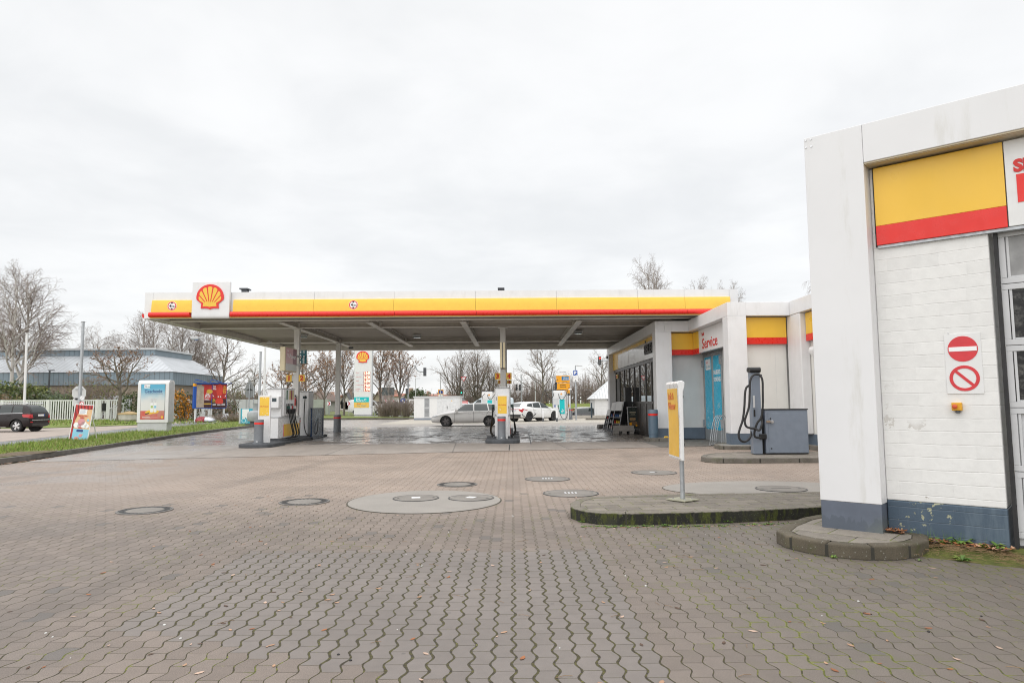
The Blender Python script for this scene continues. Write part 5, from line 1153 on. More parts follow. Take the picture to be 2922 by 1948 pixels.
def make_car(name, label, cat, loc, rz, spec, paint, scale=1.0, trim=None, group=None):
    t = thing(name, label, cat, loc, rz, group, scale)
    v, f = body_mesh(spec['st'])
    me = bpy.data.meshes.new('body'); me.from_pydata(v, [], f); me.update()
    bm = bmesh.new(); bm.from_mesh(me); bmesh.ops.recalc_face_normals(bm, faces=bm.faces); bm.to_mesh(me); bm.free()
    o = bpy.data.objects.new('body', me); C.objects.link(o); m = o.modifiers.new('s', 'SUBSURF'); m.levels = m.render_levels = 2
    r, W_ = spec['r'], spec['W']; cut = MB()
    for ax in spec['axles']:
        for s_ in (1, -1): cut.cyl((ax, s_*(W_-0.34), r), (ax, s_*(W_+0.3), r), r+0.055, n=28)
    co_ = cut.build('cutter', BLACK); m = o.modifiers.new('b', 'BOOLEAN'); m.object = co_; m.operation = 'DIFFERENCE'; m.solver = 'EXACT'
    dg = bpy.context.evaluated_depsgraph_get(); me2 = bpy.data.meshes.new_from_object(o.evaluated_get(dg)); me2.materials.clear(); me2.materials.append(paint)
    me2.polygons.foreach_set('use_smooth', [True]*len(me2.polygons))
    try: me2.set_sharp_from_angle(angle=radians(40))
    except Exception: pass
    bpy.data.objects.remove(co_); bpy.data.objects.remove(o)
    body = bpy.data.objects.new('body', me2); C.objects.link(body); body.parent = t
    bm = bmesh.new(); bm.from_mesh(me2); bvh = BVHTree.FromBMesh(bm)
    def patch(nm, quad, axis, m, sgn=1, off=0.006, par=body, n=8, th=0.0):
        """quad of 4 (a,b) points: axis 'y' -> (x,z) on a flank, 'x' -> (y,z) on nose (+1) or tail (-1), 'z' -> (x,y) on top"""
        mb = MB(); P = [Vector((*q, 0)) for q in quad]; ok = True
        for i in range(n+1):
            for j in range(n+1):
                s_, q = i/n, j/n; p = (P[0]*(1-s_)+P[1]*s_)*(1-q) + (P[3]*(1-s_)+P[2]*s_)*q
                if axis == 'y': o_, d = Vector((p.x, sgn*3, p.y)), Vector((0, -sgn, 0))
                elif axis == 'x': o_, d = Vector((sgn*6, p.x, p.y)), Vector((-sgn, 0, 0))
                else: o_, d = Vector((p.x, p.y, 4)), Vector((0, 0, -1))
                hit, nn, _, _ = bvh.ray_cast(o_, d)
                if hit is None: hit, nn = o_ + d*((3-W_) if axis == 'y' else (6-spec['L']/2+0.1)), -d
                if nn.dot(d) > 0: nn = -nn
                mb.v.append(tuple(hit + nn*off))
        for i in range(n):
            for j in range(n): a = i*(n+1)+j; mb.f.append((a, a+1, a+n+2, a+n+1)); mb.mi.append(0)
        return mb.build(nm, m, par, smooth=True)
    for q in spec['side']:
        for s_ in (1, -1): patch('side_window', q, 'y', GLASSC, s_, par=t)
    patch('windscreen', spec['ws'], 'x', GLASSC, 1, par=t); patch('rear_window', spec['rw'], 'x', spec.get('rwm', GLASSC), -1, par=t)
    for q in spec.get('trim', ()):
        for s_ in (1, -1): patch('trim_strip', q[0], 'y', q[1], s_, n=6, off=0.008)
    for q, m_ in spec.get('nose', ()): patch('nose_panel', q, 'x', m_, 1, off=0.009)
    for q, m_ in spec.get('tail', ()): patch('tail_panel', q, 'x', m_, -1, off=0.009)
    for q in spec['head']:
        for s_ in (1, -1): patch('headlight', [(s_*a, b) for a, b in q], 'x', LAMPC, 1, par=t, off=0.008)
    for q in spec['taill']:
        for s_ in (1, -1): patch('tail_light', [(s_*a, b) for a, b in q], 'x', LAMPR, -1, par=t, off=0.012)
    for q in spec.get('taily', ()):
        for s_ in (1, -1): patch('tail_light', q, 'y', LAMPR, s_, par=t, off=0.012)
    for q in spec.get('heady', ()):
        for s_ in (1, -1): patch('headlight', q, 'y', LAMPC, s_, par=t, off=0.008)
    bm.free()
    for s_, sg in ((1, 'f'), (-1, 'r')):
        z = spec['plate'][0 if s_ > 0 else 1]; xq = s_*(spec['L']/2 + 0.012)
        if z: mb = MB(); mb.box(xq-0.012, xq+0.012, -0.26, 0.26, z-0.055, z+0.055, 0); mb.box(min(xq+s_*0.0125, xq+s_*0.014), max(xq+s_*0.0125, xq+s_*0.014), -0.26, -0.21, z-0.055, z+0.055, 1); mb.build('number_plate', [TXTW, BLUE], t)
    for ax in spec['axles']:
        for s_ in (1, -1):
            M = Matrix.Translation((ax, s_*(W_-0.02), r)) @ Matrix.Rotation(-s_*pi/2, 4, 'X')
            mb = MB(); mb.lathe([(r*0.66, -0.20), (r*0.94, -0.20), (r, -0.16), (r, -0.04), (r*0.93, 0.0), (r*0.68, -0.012), (r*0.66, -0.05)], 32, 0, M); w_ = mb.build('wheel', RUBBER, t, smooth=35)
            mb = MB(); mb.lathe([(r*0.655, -0.19), (r*0.69, -0.013), (r*0.655, -0.02), (r*0.60, -0.10), (0.02, -0.11)], 32, 1, M); mb.lathe([(0.05, -0.10), (0.055, -0.02), (0.02, -0.015)], 14, 0, M)
            for k in range(5):
                Mk = M @ Matrix.Rotation(2*pi*k/5, 4, 'Z'); q = r*0.64
                mb.add([(0.03, -0.035, -0.03), (q, -0.075, -0.035), (q, 0.075, -0.035), (0.03, 0.035, -0.03), (0.03, -0.035, -0.08), (q, -0.06, -0.09), (q, 0.06, -0.09), (0.03, 0.035, -0.08)], [(0, 1, 2, 3), (4, 7, 6, 5), (0, 4, 5, 1), (2, 6, 7, 3), (1, 5, 6, 2)], 0, Mk)
            mb.build('rim', [spec.get('rim', STEEL), BLACK], w_, smooth=30)
            mb = MB(); mb.cyl((ax, s_*(W_-0.33), r), (ax, s_*(W_-0.325), r), r+0.05, n=28); mb.build('wheel_well', BLACK, body)
    mx, mz = spec['mirror']
    for s_ in (1, -1):
        mb = MB(); mb.extr(rrect(-0.10, 0.10, -0.07, 0.07, 0.04), 0, 0.16, 'y', 0, Matrix.Translation((mx, s_*(W_-0.02) - (0 if s_ > 0 else 0.16), mz))); mb.build('mirror', paint, t, bevel=0.02)
        for hx in spec.get('handles', ()): mb = MB(); yy = s_*(W_+0.004); mb.box(hx-0.10, hx+0.10, min(yy, yy-s_*0.03), max(yy, yy-s_*0.03), spec['hz']-0.018, spec['hz']+0.018); mb.build('door_handle', spec.get('hm', paint), t, bevel=0.01)
        if spec.get('rails'):
            x0, x1, zr, yr_ = spec['rails']; mb = MB(); mb.tube(spline([(x0, s_*yr_, zr-0.08), (x0+0.12, s_*yr_, zr), ((x0+x1)/2, s_*yr_, zr+0.02), (x1-0.12, s_*yr_, zr), (x1, s_*yr_, zr-0.08)], 4), 0.022, 6); mb.build('roof_rail', spec.get('railm', STEEL), t, smooth=60)
    for k, xl in enumerate(spec.get('doors', ())):
        pass
    return t
LAMPC = glass('headlight_glass', (0.45, 0.47, 0.48), 0.06); LAMPR = flat('tail_lamp_red', (0.45, 0.008, 0.012), 0.12, var=0.03, coat=0.5)
def paint(name, c, metal=0.0, rough=0.28): return flat(name, c, rough, metal=metal, var=0.02, coat=0.8)
SEAM = flat('door_seam', (0.04, 0.04, 0.04), 0.6)
def seam(x0, z0, x1, z1, w=0.014): return ([(x0-w/2, z0), (x0+w/2, z0), (x1+w/2, z1), (x1-w/2, z1)], SEAM)
LOWP = flat('sill_plastic', (0.05, 0.05, 0.05), 0.6)
wagon = dict(L=4.76, W=0.88, r=0.315, axles=(1.40, -1.30), plate=(0.42, 0.75), rim=flat('dark_alloy', (0.11, 0.10, 0.10), 0.35, metal=0.5), mirror=(0.72, 0.97),
    st=[(-2.38, 0.38, 0.72, 0.80, 0.72, 0.60), (-2.30, 0.27, 0.86, 0.98, 0.81, 0.64), (-2.05, 0.22, 0.93, 1.28, 0.86, 0.58), (-1.70, 0.20, 0.94, 1.41, 0.88, 0.58), (-0.7, 0.19, 0.92, 1.465, 0.89, 0.60), (0.0, 0.19, 0.90, 1.44, 0.89, 0.60), (0.25, 0.19, 0.895, 1.37, 0.89, 0.61), (1.02, 0.19, 0.86, 0.97, 0.885, 0.70), (1.45, 0.19, 0.80, 0.90, 0.88, 0.70), (1.95, 0.20, 0.70, 0.79, 0.85, 0.66), (2.25, 0.22, 0.60, 0.66, 0.77, 0.58), (2.36, 0.30, 0.50, 0.54, 0.66, 0.50)],
    side=[[(0.84, 0.935), (-0.30, 0.955), (-0.28, 1.375), (0.22, 1.345)], [(-0.38, 0.955), (-1.25, 0.975), (-1.15, 1.385), (-0.36, 1.385)], [(-1.32, 0.98), (-1.95, 1.02), (-1.78, 1.33), (-1.22, 1.38)]],
    ws=[(-0.66, 0.98), (0.66, 0.98), (0.56, 1.36), (-0.56, 1.36)], rw=[(-0.60, 1.02), (0.60, 1.02), (0.52, 1.32), (-0.52, 1.32)],
    trim=[seam(-0.34, 0.25, -0.33, 0.95), seam(0.86, 0.28, 0.86, 0.92), seam(-1.08, 0.60, -1.28, 0.96), ([(1.08, 0.205), (-0.98, 0.205), (-0.98, 0.235), (1.08, 0.235)], flat('sill_grime', (0.16, 0.155, 0.14), 0.6))],
    nose=[([(-0.30, 0.52), (0.30, 0.52), (0.28, 0.60), (-0.28, 0.60)], LOWP), ([(-0.45, 0.27), (0.45, 0.27), (0.42, 0.36), (-0.42, 0.36)], LOWP)], head=[[(0.40, 0.56), (0.66, 0.56), (0.70, 0.66), (0.42, 0.64)]], heady=[[(2.25, 0.57), (1.90, 0.62), (1.95, 0.69), (2.20, 0.63)]],
    taill=[[(0.55, 0.76), (0.74, 0.76), (0.72, 0.95), (0.60, 0.95)]], handles=(-0.10, -0.98), hz=0.80, hm=STEEL)
make_car('estate_car', 'silver estate car refuelling behind the middle pump', 'car', (-2.76, 43.66, 0.004), pi, wagon, paint('silver_paint', (0.56, 0.55, 0.535), 0.2, 0.36))
ev = dict(L=4.68, W=0.94, r=0.37, axles=(1.46, -1.44), plate=(0.45, 0.86), rim=flat('black_alloy', (0.035, 0.035, 0.037), 0.3, metal=0.4), mirror=(0.85, 1.04),
    st=[(-2.34, 0.42, 0.88, 0.98, 0.78, 0.64), (-2.22, 0.30, 0.97, 1.22, 0.88, 0.64), (-1.85, 0.24, 1.00, 1.44, 0.94, 0.60), (-1.35, 0.22, 0.99, 1.52, 0.94, 0.59), (-0.6, 0.21, 0.96, 1.535, 0.93, 0.60), (0.1, 0.21, 0.94, 1.53, 0.93, 0.61), (0.45, 0.21, 0.93, 1.44, 0.93, 0.62), (1.20, 0.21, 0.92, 1.06, 0.93, 0.72), (1.6, 0.22, 0.88, 1.0, 0.93, 0.72), (2.0, 0.24, 0.78, 0.88, 0.88, 0.66), (2.25, 0.28, 0.66, 0.72, 0.78, 0.56), (2.34, 0.34, 0.56, 0.60, 0.68, 0.5)],
    side=[[(1.02, 1.00), (0.0, 1.03), (0.02, 1.45), (0.42, 1.42)], [(-0.08, 1.03), (-0.92, 1.07), (-0.85, 1.41), (-0.06, 1.46)], [(-0.99, 1.09), (-1.62, 1.18), (-1.45, 1.33), (-0.92, 1.41)]],
    ws=[(-0.70, 1.08), (0.70, 1.08), (0.58, 1.44), (-0.58, 1.44)], rw=[(-0.62, 1.12), (0.62, 1.12), (0.50, 1.40), (-0.50, 1.40)], rwm=glass('grey_rear_glass', (0.10, 0.105, 0.105), 0.12),
    trim=[seam(-0.04, 0.30, -0.03, 1.02), seam(1.05, 0.30, 1.05, 0.98), seam(-0.90, 0.62, -1.02, 1.06), ([(1.02, 0.215), (-1.0, 0.215), (-1.0, 0.30), (1.02, 0.27)], LOWP)],
    nose=[([(-0.5, 0.36), (0.5, 0.36), (0.46, 0.48), (-0.46, 0.48)], LOWP)], tail=[([(-0.86, 0.92), (0.86, 0.92), (0.86, 0.96), (-0.86, 0.96)], LAMPR), ([(-0.72, 0.34), (0.72, 0.34), (0.78, 0.56), (-0.78, 0.56)], LOWP)],
    head=[[(0.45, 0.66), (0.76, 0.70), (0.78, 0.78), (0.48, 0.74)]], taill=[[(0.60, 0.86), (0.86, 0.70), (0.88, 0.92), (0.60, 0.96)]], taily=[[(-2.20, 0.95), (-1.70, 0.84), (-1.66, 0.87), (-2.15, 1.0)]], handles=(0.18, -0.82), hz=0.90)
EVP = paint('white_car_paint', (0.76, 0.76, 0.75))
make_car('electric_car', 'white electric car charging at the bay behind the pumps', 'car', (1.66, 54.28, 0.012), radians(46), ev, EVP)
suv = dict(L=4.53, W=0.92, r=0.37, axles=(1.36, -1.40), plate=(0.5, 1.0), mirror=(0.80, 1.12),
    st=[(-2.26, 0.45, 0.92, 1.02, 0.80, 0.66), (-2.18, 0.32, 1.06, 1.20, 0.88, 0.68), (-2.0, 0.28, 1.10, 1.50, 0.91, 0.66), (-1.78, 0.26, 1.10, 1.66, 0.92, 0.66), (-0.7, 0.26, 1.08, 1.69, 0.92, 0.68), (0.15, 0.26, 1.06, 1.66, 0.92, 0.68), (0.40, 0.26, 1.05, 1.58, 0.92, 0.69), (0.98, 0.26, 1.03, 1.15, 0.92, 0.76), (1.5, 0.27, 0.98, 1.10, 0.92, 0.76), (2.05, 0.30, 0.88, 1.0, 0.88, 0.72), (2.22, 0.34, 0.74, 0.84, 0.82, 0.66), (2.27, 0.40, 0.60, 0.66, 0.76, 0.6)],
    side=[[(0.88, 1.11), (-0.18, 1.12), (-0.16, 1.58), (0.44, 1.54)], [(-0.26, 1.12), (-1.02, 1.14), (-0.98, 1.58), (-0.24, 1.59)], [(-1.10, 1.14), (-1.72, 1.17), (-1.62, 1.55), (-1.06, 1.58)]],
    ws=[(-0.72, 1.16), (0.72, 1.16), (0.62, 1.56), (-0.62, 1.56)], rw=[(-0.70, 1.18), (0.70, 1.18), (0.60, 1.58), (-0.60, 1.58)],
    trim=[seam(-0.22, 0.36, -0.22, 1.10), seam(0.90, 0.36, 0.90, 1.08), ([(1.2, 1.075), (-1.75, 1.12), (-1.75, 1.145), (1.2, 1.10)], STEEL), ([(0.98, 0.27), (-1.0, 0.27), (-1.0, 0.33), (0.98, 0.33)], PANELG)],
    nose=[([(-0.4, 0.62), (0.4, 0.62), (0.4, 0.85), (-0.4, 0.85)], STEEL)], tail=[([(-0.70, 0.70), (0.70, 0.70), (0.70, 0.735), (-0.70, 0.735)], STEEL), ([(-0.6, 0.34), (0.6, 0.34), (0.66, 0.50), (-0.66, 0.50)], LOWP)],
    head=[[(0.5, 0.78), (0.78, 0.78), (0.78, 0.98), (0.54, 0.98)]], taill=[[(0.62, 0.84), (0.86, 0.84), (0.86, 1.06), (0.66, 1.06)], [(0.62, 0.56), (0.80, 0.56), (0.80, 0.62), (0.62, 0.62)]], taily=[[(-2.16, 0.86), (-1.82, 0.90), (-1.74, 1.06), (-2.10, 1.07)]], handles=(0.0, -0.9), hz=1.0, rails=(0.2, -1.7, 1.735, 0.60))
make_car('suv_car', 'dark brown SUV with silver roof rails leaving along the far pavement', 'car', (-28.88, 39.15, -0.006), pi - radians(3.5), suv, flat('dark_brown_paint', (0.012, 0.007, 0.008), 0.3, var=0.02, spec=0.35, coat=0.15), 0.92)
hatch = dict(suv, L=4.05, st=[(x*0.9, zb*0.75, zt*0.86, zr*0.885, w_*0.95, wr*0.94) for x, zb, zt, zr, w_, wr in suv['st']], W=0.875, r=0.31, axles=(1.25, -1.22),
    side=[[(x*0.9, z*0.88) for x, z in q] for q in suv['side']], ws=[(y*0.94, z*0.885) for y, z in suv['ws']], rw=[(y*0.94, z*0.885) for y, z in suv['rw']], trim=[], nose=[([(-0.4, 0.42), (0.4, 0.42), (0.4, 0.54), (-0.4, 0.54)], LOWP)], tail=[], head=[[(0.42, 0.62), (0.70, 0.64), (0.70, 0.78), (0.48, 0.76)]], heady=[[(2.0, 0.66), (1.62, 0.74), (1.68, 0.84), (1.98, 0.76)]], taill=[[(0.56, 0.74), (0.78, 0.74), (0.78, 0.92), (0.60, 0.92)]], taily=[], rails=None, plate=(0.38, 0.8), mirror=(0.72, 0.98), hz=0.84, rim=STEEL)
make_car('hatchback_car', 'white hatchback parked beyond the low wall, right of the chargers', 'car', (6.7, 69.3, -0.49), pi + 0.55, hatch, EVP)
make_car('hatchback_car', 'silver grey car parked beside the white hut', 'car', (8.4, 66.3, -0.49), pi + 0.45, hatch, paint('pale_silver_paint', (0.45, 0.47, 0.50), 0.4))
make_car('hatchback_car', 'black car behind the low wall at the foot of the parking sign', 'car', (4.95+1.4, 64.35, -0.49), pi, hatch, paint('black_car_paint', (0.02, 0.022, 0.026)), 0.98)
van = dict(hatch, L=5.0, W=0.98, r=0.33, axles=(1.55, -1.45), st=[(-2.5, 0.42, 1.15, 1.75, 0.92, 0.78), (-2.42, 0.30, 1.2, 1.98, 0.97, 0.80), (-1.8, 0.25, 1.2, 2.05, 0.98, 0.80), (0.2, 0.25, 1.18, 2.06, 0.98, 0.80), (0.85, 0.25, 1.15, 1.95, 0.98, 0.80), (1.65, 0.25, 1.1, 1.28, 0.97, 0.82), (2.2, 0.28, 0.92, 1.05, 0.93, 0.78), (2.45, 0.34, 0.72, 0.8, 0.84, 0.66), (2.5, 0.4, 0.6, 0.66, 0.76, 0.6)],
    side=[[(1.45, 1.22), (0.62, 1.22), (0.66, 1.80), (0.98, 1.76)]], ws=[(-0.80, 1.30), (0.80, 1.30), (0.72, 1.88), (-0.72, 1.88)], rw=[(-0.75, 1.25), (0.75, 1.25), (0.70, 1.85), (-0.70, 1.85)], head=[[(0.5, 0.78), (0.80, 0.80), (0.80, 0.98), (0.55, 0.96)]], heady=[], taill=[[(0.80, 0.8), (0.90, 0.8), (0.90, 1.2), (0.80, 1.2)]], mirror=(1.35, 1.3), hz=1.0)
make_car('delivery_van', 'pale blue grey van parked behind the silver estate car', 'van', (-2.35, 66.6, 0.01), pi, van, paint('pale_blue_paint', (0.46, 0.53, 0.57)))
make_car('delivery_van', 'white van on the far road seen between the tree trunks', 'van', (-19.4, 92, 0), 0.0, van, EVP); make_car('delivery_van', 'white van waiting at the junction beside the curved signal mast', 'van', (-14.6, 92, 0), pi, van, EVP)
make_car('pickup_car', 'red car showing beside the transformer cabinet roof', 'car', (-6.8, 84, 0.6), -1.1, dict(suv, rails=None), paint('red_car_paint', (0.42, 0.03, 0.02)))

# ------------------------------------------------------------------ chargers, transformer, small bay furniture
GRILL = flat('charger_louvre', (0.55, 0.56, 0.57), 0.4)
def charger(label, x, y, rz, arm):
    t = thing('charging_station', label, 'charging station', (x, y, 0.012), rz, 'electric chargers')
    mb = MB(); mb.extr(rrect(-0.52, 0.52, -0.42, 0.42, 0.06), 0, 0, 'y') if False else mb.box(-0.52, 0.52, -0.42, 0.42, 0.0, 0.05); mb.build('base', PANELG, t)
    mb = MB(); mb.box(-0.50, 0.50, -0.40, 0.40, 0.051, 2.42); bd = mb.build('housing', PLAST, t, bevel=0.06, seg=3)
    mb = MB(); mb.box(-0.44, 0.47, -0.425, -0.401, 1.86, 2.38, 0); mb.build('hood', PLAST, t, bevel=0.02)
    mb = MB()
    for k in range(12): mb.box(-0.46, -0.03, -0.407, -0.401, 1.20+k*0.05, 1.225+k*0.05); mb.box(-0.46, -0.03, -0.407, -0.401, 0.2+k*0.05, 0.225+k*0.05)
    for k in range(16): mb.box(-0.507, -0.501, -0.34, 0.34, 0.4+k*0.09, 0.44+k*0.09)
    mb.build('louvre', GRILL, bd)
    mb = MB(); mb.box(0.04, 0.47, -0.412, -0.401, 0.50, 1.70); tp = mb.build('turquoise_panel', TURQ, bd)
    mb = MB(); disc(mb, I4, 0.27, 0.70, 0.085, -0.413, -0.416, 0, 20, r0=0.055); mb.tube([(0.27, -0.415, 0.79), (0.30, -0.415, 0.86), (0.24, -0.415, 0.92)], 0.014, 6); mb.tube([(0.36, -0.415, 0.72), (0.38, -0.415, 0.85)], 0.012, 6); mb.tube([(0.20, -0.415, 0.62), (0.34, -0.415, 0.80)], 0.012, 6); mb.build('plug_symbol', TXTW, tp)
    emblem(mat_of(t) @ Matrix.Translation((0.20, -0.426, 2.14)), 0.085, bd, t=0.004)
    write('Recharge', Matrix.Translation((0.26, -0.427, 1.90)), 0.10, TXTC, bd, bold=0.0, depth=0.001, loc=True)
    mb = MB(); mb.box(-0.40, -0.30, -0.415, -0.401, 1.06, 1.24, 0); mb.box(-0.12, -0.02, -0.415, -0.401, 1.06, 1.24, 1); mb.build('socket_panel', [BLUE, flat('socket_green', (0.02, 0.22, 0.14))], bd)
    mb = MB(); mb.box(-0.62, 0.62, -0.30, 0.30, 2.46, 2.50); mb.box(-0.35, 0.35, -0.25, 0.25, 2.421, 2.459)
    if arm: mb.box(-1.35, -0.621, -0.10, 0.10, 2.465, 2.495)
    mb.build('cable_arm', DGREY, t)
    return t
cA = charger('white charging station with turquoise panel feeding the white car', 3.98, 57.4, radians(-14), 1)
cB = charger('white charging station rising behind the roof of the silver estate car', -2.15, 61.0, radians(-14), 0)
def cable(label, pts, grp='charging cables'):
    b0 = Vector(pts[0]); t = MB(); t.tube(spline(pts, 7), 0.026, 7)
    return tag(t.build('charging_cable', RUBBER, smooth=60), label, 'cable', grp)
q4 = lambda x, y, Y: A(1180+x/3.92, 960+y/3.92, Y)
cable('black cable looping from the charger arm down to the white car', [q4(1470, 600, 57.0), q4(1445, 640, 56.6), q4(1420, 740, 55.0), q4(1385, 830, 53.6), q4(1345, 885, 52.6), q4(1280, 905, 52.0), q4(1225, 880, 52.0), q4(1205, 835, 52.3), q4(1198, 815, 52.6)])
cable('black cable hanging between the charger arm and its hood', [q4(1470, 600, 57.0), q4(1495, 650, 56.8), q4(1530, 690, 56.8), q4(1560, 670, 56.9), q4(1570, 630, 56.95)])
cable('black cable hanging in a bow on the charger front', [q4(1622, 640, 56.85), q4(1635, 690, 56.7), q4(1665, 705, 56.7), q4(1700, 660, 56.75), q4(1718, 605, 56.9)])
cable('long black cable from the charger socket sweeping near the ground', [q4(1620, 790, 56.85), q4(1640, 860, 56.6), q4(1665, 915, 56.5), q4(1700, 918, 56.5), q4(1722, 860, 56.6), q4(1735, 700, 56.8), q4(1725, 600, 57.0)])
cable('black cable on the charger behind the estate car', [q4(765, 705, 60.4), q4(775, 660, 60.4), q4(800, 640, 60.45)]); cable('black cable in a bow on the far charger hood', [q4(825, 650, 60.45), q4(840, 690, 60.35), q4(868, 700, 60.35), q4(900, 660, 60.4), q4(915, 635, 60.45)])
tr = thing('transformer_cabinet', 'white transformer cabinet with grey louvred door and flat roof', 'cabinet', (-6.6, 60.6, 0.012), radians(-2))
mb = MB(); mb.box(-2.0, 2.0, -0.6, 1.6, 0.0, 0.16); mb.build('plinth', CABG, tr); mb = MB(); mb.box(-2.0, 2.0, -0.6, 1.6, 0.161, 1.95); hb = mb.build('wall', WHITE2, tr, bevel=0.01); mb = MB(); mb.box(-2.08, 2.08, -0.68, 1.68, 1.951, 2.06); mb.build('roof', PANELG, tr, bevel=0.01)
mb = MB(); mb.box(-1.12, -0.62, -0.615, -0.601, 0.2, 1.90, 0)
for k in range(20): mb.box(-1.06, -0.68, -0.622, -0.6155, 0.30+k*0.075 + (0.08 if k > 9 else 0), 0.335+k*0.075 + (0.08 if k > 9 else 0), 1)
mb.build('louvre_door', [PANELG, DGREY], hb); mb = MB(); mb.box(0.02, 0.98, -0.612, -0.601, 0.2, 1.90); mb.box(0.99, 1.95, -0.612, -0.601, 0.2, 1.90); d_ = mb.build('door', flat('pale_door', (0.66, 0.67, 0.68)), hb)
mb = MB(); mb.box(0.90, 0.94, -0.64, -0.613, 0.95, 1.20); mb.build('handle', BLACK, d_); mb = MB(); mb.extr([(1.26, 1.6), (1.38, 1.6), (1.32, 1.71)], -0.613, -0.616, 'y'); mb.build('warning_label', YEL, d_)
for px, lab in ((1450, 'white bollard with dark foot left of the charger, before the car'), (1604, 'white bollard with dark foot just before the charger')):
    gx_, gy_ = G(1180+px/3.92, 960+948/3.92, 0.01); t = thing('bollard', lab, 'bollard', (gx_, gy_, 0.012), 0, 'white bollards of the charging bay')
    mb = MB(); mb.lathe([(0.075, 0), (0.075, 0.26)], 14); mb.build('foot', DGREY, t, smooth=40); mb = MB(); mb.lathe([(0.082, 0.261), (0.082, 0.83), (0.07, 0.86)], 14); mb.build('post', PLAST, t, smooth=40)
def vpost(mb, x, y, z0, z1, r, n=8, mi=0): mb.cyl((x, y, z0), (x, y, z1), r, n=n, mi=mi)
Y = 59.0; a = A(1180+1725/3.92, 960+660/3.92, Y); t = thing('advert_stele', 'narrow white stele with yellow patch right of the charger', 'sign', (a[0]+0.12, Y, 0.012))
mb = MB(); mb.box(-0.12, 0.14, 0, 0.5, 0, a[2]); mb.build('board', PLAST, t, bevel=0.02); mb = MB(); mb.box(-0.11, 0.02, -0.006, -0.001, 1.05, 1.3); mb.build('yellow_patch', YEL, t)
bollard('grey bollard with red band between charger and white stele', 4.95, 58.3, 0.012, 0.14, 0.95)
Y = 56.4; a = A(1180+1808/3.92, 960+330/3.92, Y); t = thing('parking_sign', 'blue parking sign with white plates on a lamp post', 'sign', (a[0]+0.02, Y, 0.012))
mb = MB(); vpost(mb, 0, 0, 0, a[2]-0.6, 0.07, 12); vpost(mb, 0, 0, a[2]-0.6, a[2], 0.05, 10); pp = mb.build('post', GALV, t, smooth=50)
mb = MB(); mb.box(-0.48, 0.1, -0.10, 0.10, a[2]-0.02, a[2]+0.06, 0, Matrix.Translation((0, 0, 0)) @ Matrix.Rotation(radians(6), 4, 'Y')); mb.build('lamp_head', PANELG, pp, bevel=0.02)
s1, s2, s3 = (A(0, 960+v/3.92, Y)[2] for v in (420, 478, 548))
mb = MB(); mb.box(-0.19, 0.15, -0.10, -0.075, s2, s1); sp = mb.build('parking_plate', BLUE, t); write('P', Matrix.Translation((-0.03, -0.102, s2+0.10)), 0.36, TXTW, sp, bold=0.04, depth=0.002, loc=True)
mb = MB(); disc(mb, I4, 0.03, s2+0.06, 0.03, -0.101, -0.104, 0, 10); disc(mb, I4, 0.10, s2+0.06, 0.03, -0.101, -0.104, 0, 10); mb.build('pictogram', TXTW, sp)
mb = MB(); mb.box(-0.19, 0.15, -0.10, -0.075, s3, s2-0.02); wp = mb.build('white_plate', TXTW, t); mb = MB(); mb.box(-0.12, 0.08, -0.103, -0.1005, s3+0.28, s3+0.295); mb.box(-0.10, 0.06, -0.103, -0.1005, s3+0.36, s3+0.375); mb.extr([(-0.09, s3+0.06), (0.06, s3+0.06), (0.06, s3+0.10), (0.02, s3+0.15), (-0.05, s3+0.15), (-0.09, s3+0.10)], -0.1005, -0.103, 'y'); mb.build('pictogram', TXTK, wp)
t = thing('arrow_plate', 'small white direction plate right of the yellow road signs', 'sign', A(1627, 1110, 57)); mb = MB(); mb.box(-0.13, 0.13, 0, 0.02, -0.05, 0.05); mb.build('plate', TXTW, t); mb = MB(); vpost(mb, 0, 0.045, -2.3, 0.05, 0.022, 6); mb.build('post', GALV, t)
mb = MB(); mb.box(4.6, 14, 61.2, 61.6, 0.0, 0.30); tag(mb.build('low_wall', concrete('low_wall_concrete', (0.40, 0.375, 0.335), 0.12), bevel=0.02), 'low pale concrete wall behind the charging bay', 'wall')
mb = MB(); mb.box(6.1, 14, 56.6, 57.4, 0.0, 0.16); tag(mb.build('kerb_block', KERBM, bevel=0.02), 'low mossy kerb beside the shop corner', 'kerb')
a = A(1180+1990/3.92, 960+745/3.92, 57.5); t = thing('fence_post', 'single dark fence post before the white hut', 'post', (a[0], 57.5, 0.01)); mb = MB(); mb.box(-0.06, 0.06, -0.06, 0.06, 0, a[2]); mb.build('post', flat('dark_post', (0.03, 0.05, 0.065), 0.5), t, bevel=0.01); mb = MB(); mb.box(-0.065, 0.065, -0.065, 0.065, a[2]+0.001, a[2]+0.03); mb.build('cap', BLACK, t)
# hut with ribbed hip roof
Y = 62.0; el_ = A(1682.5, 1134, Y); wl = A(1698, 1134, Y+0.6); hx0, ze = wl[0], wl[2]
ht = thing('garden_hut', 'small white hut with ribbed hipped roof beside the shop', 'hut', (hx0+2.2, Y+2.6, 0.30 if False else 0.0))
mb = MB(); mb.box(-2.2, 2.2, -2.0, 2.0, -0.5, ze); hw_ = mb.build('wall', WHITE2, ht); apx = 3.3
mb = MB(); e = 0.32; mb.v = [(-2.2-e, -2.0-e, ze-0.12), (2.2+e, -2.0-e, ze-0.12), (2.2+e, 2.0+e, ze-0.12), (-2.2-e, 2.0+e, ze-0.12), (-0.2, 0, ze+apx*0.62), (0.2, 0, ze+apx*0.62)]; mb.f = [(0, 1, 5, 4), (1, 2, 5), (2, 3, 4, 5), (3, 0, 4), (3, 2, 1, 0)]; mb.mi = [0]*5
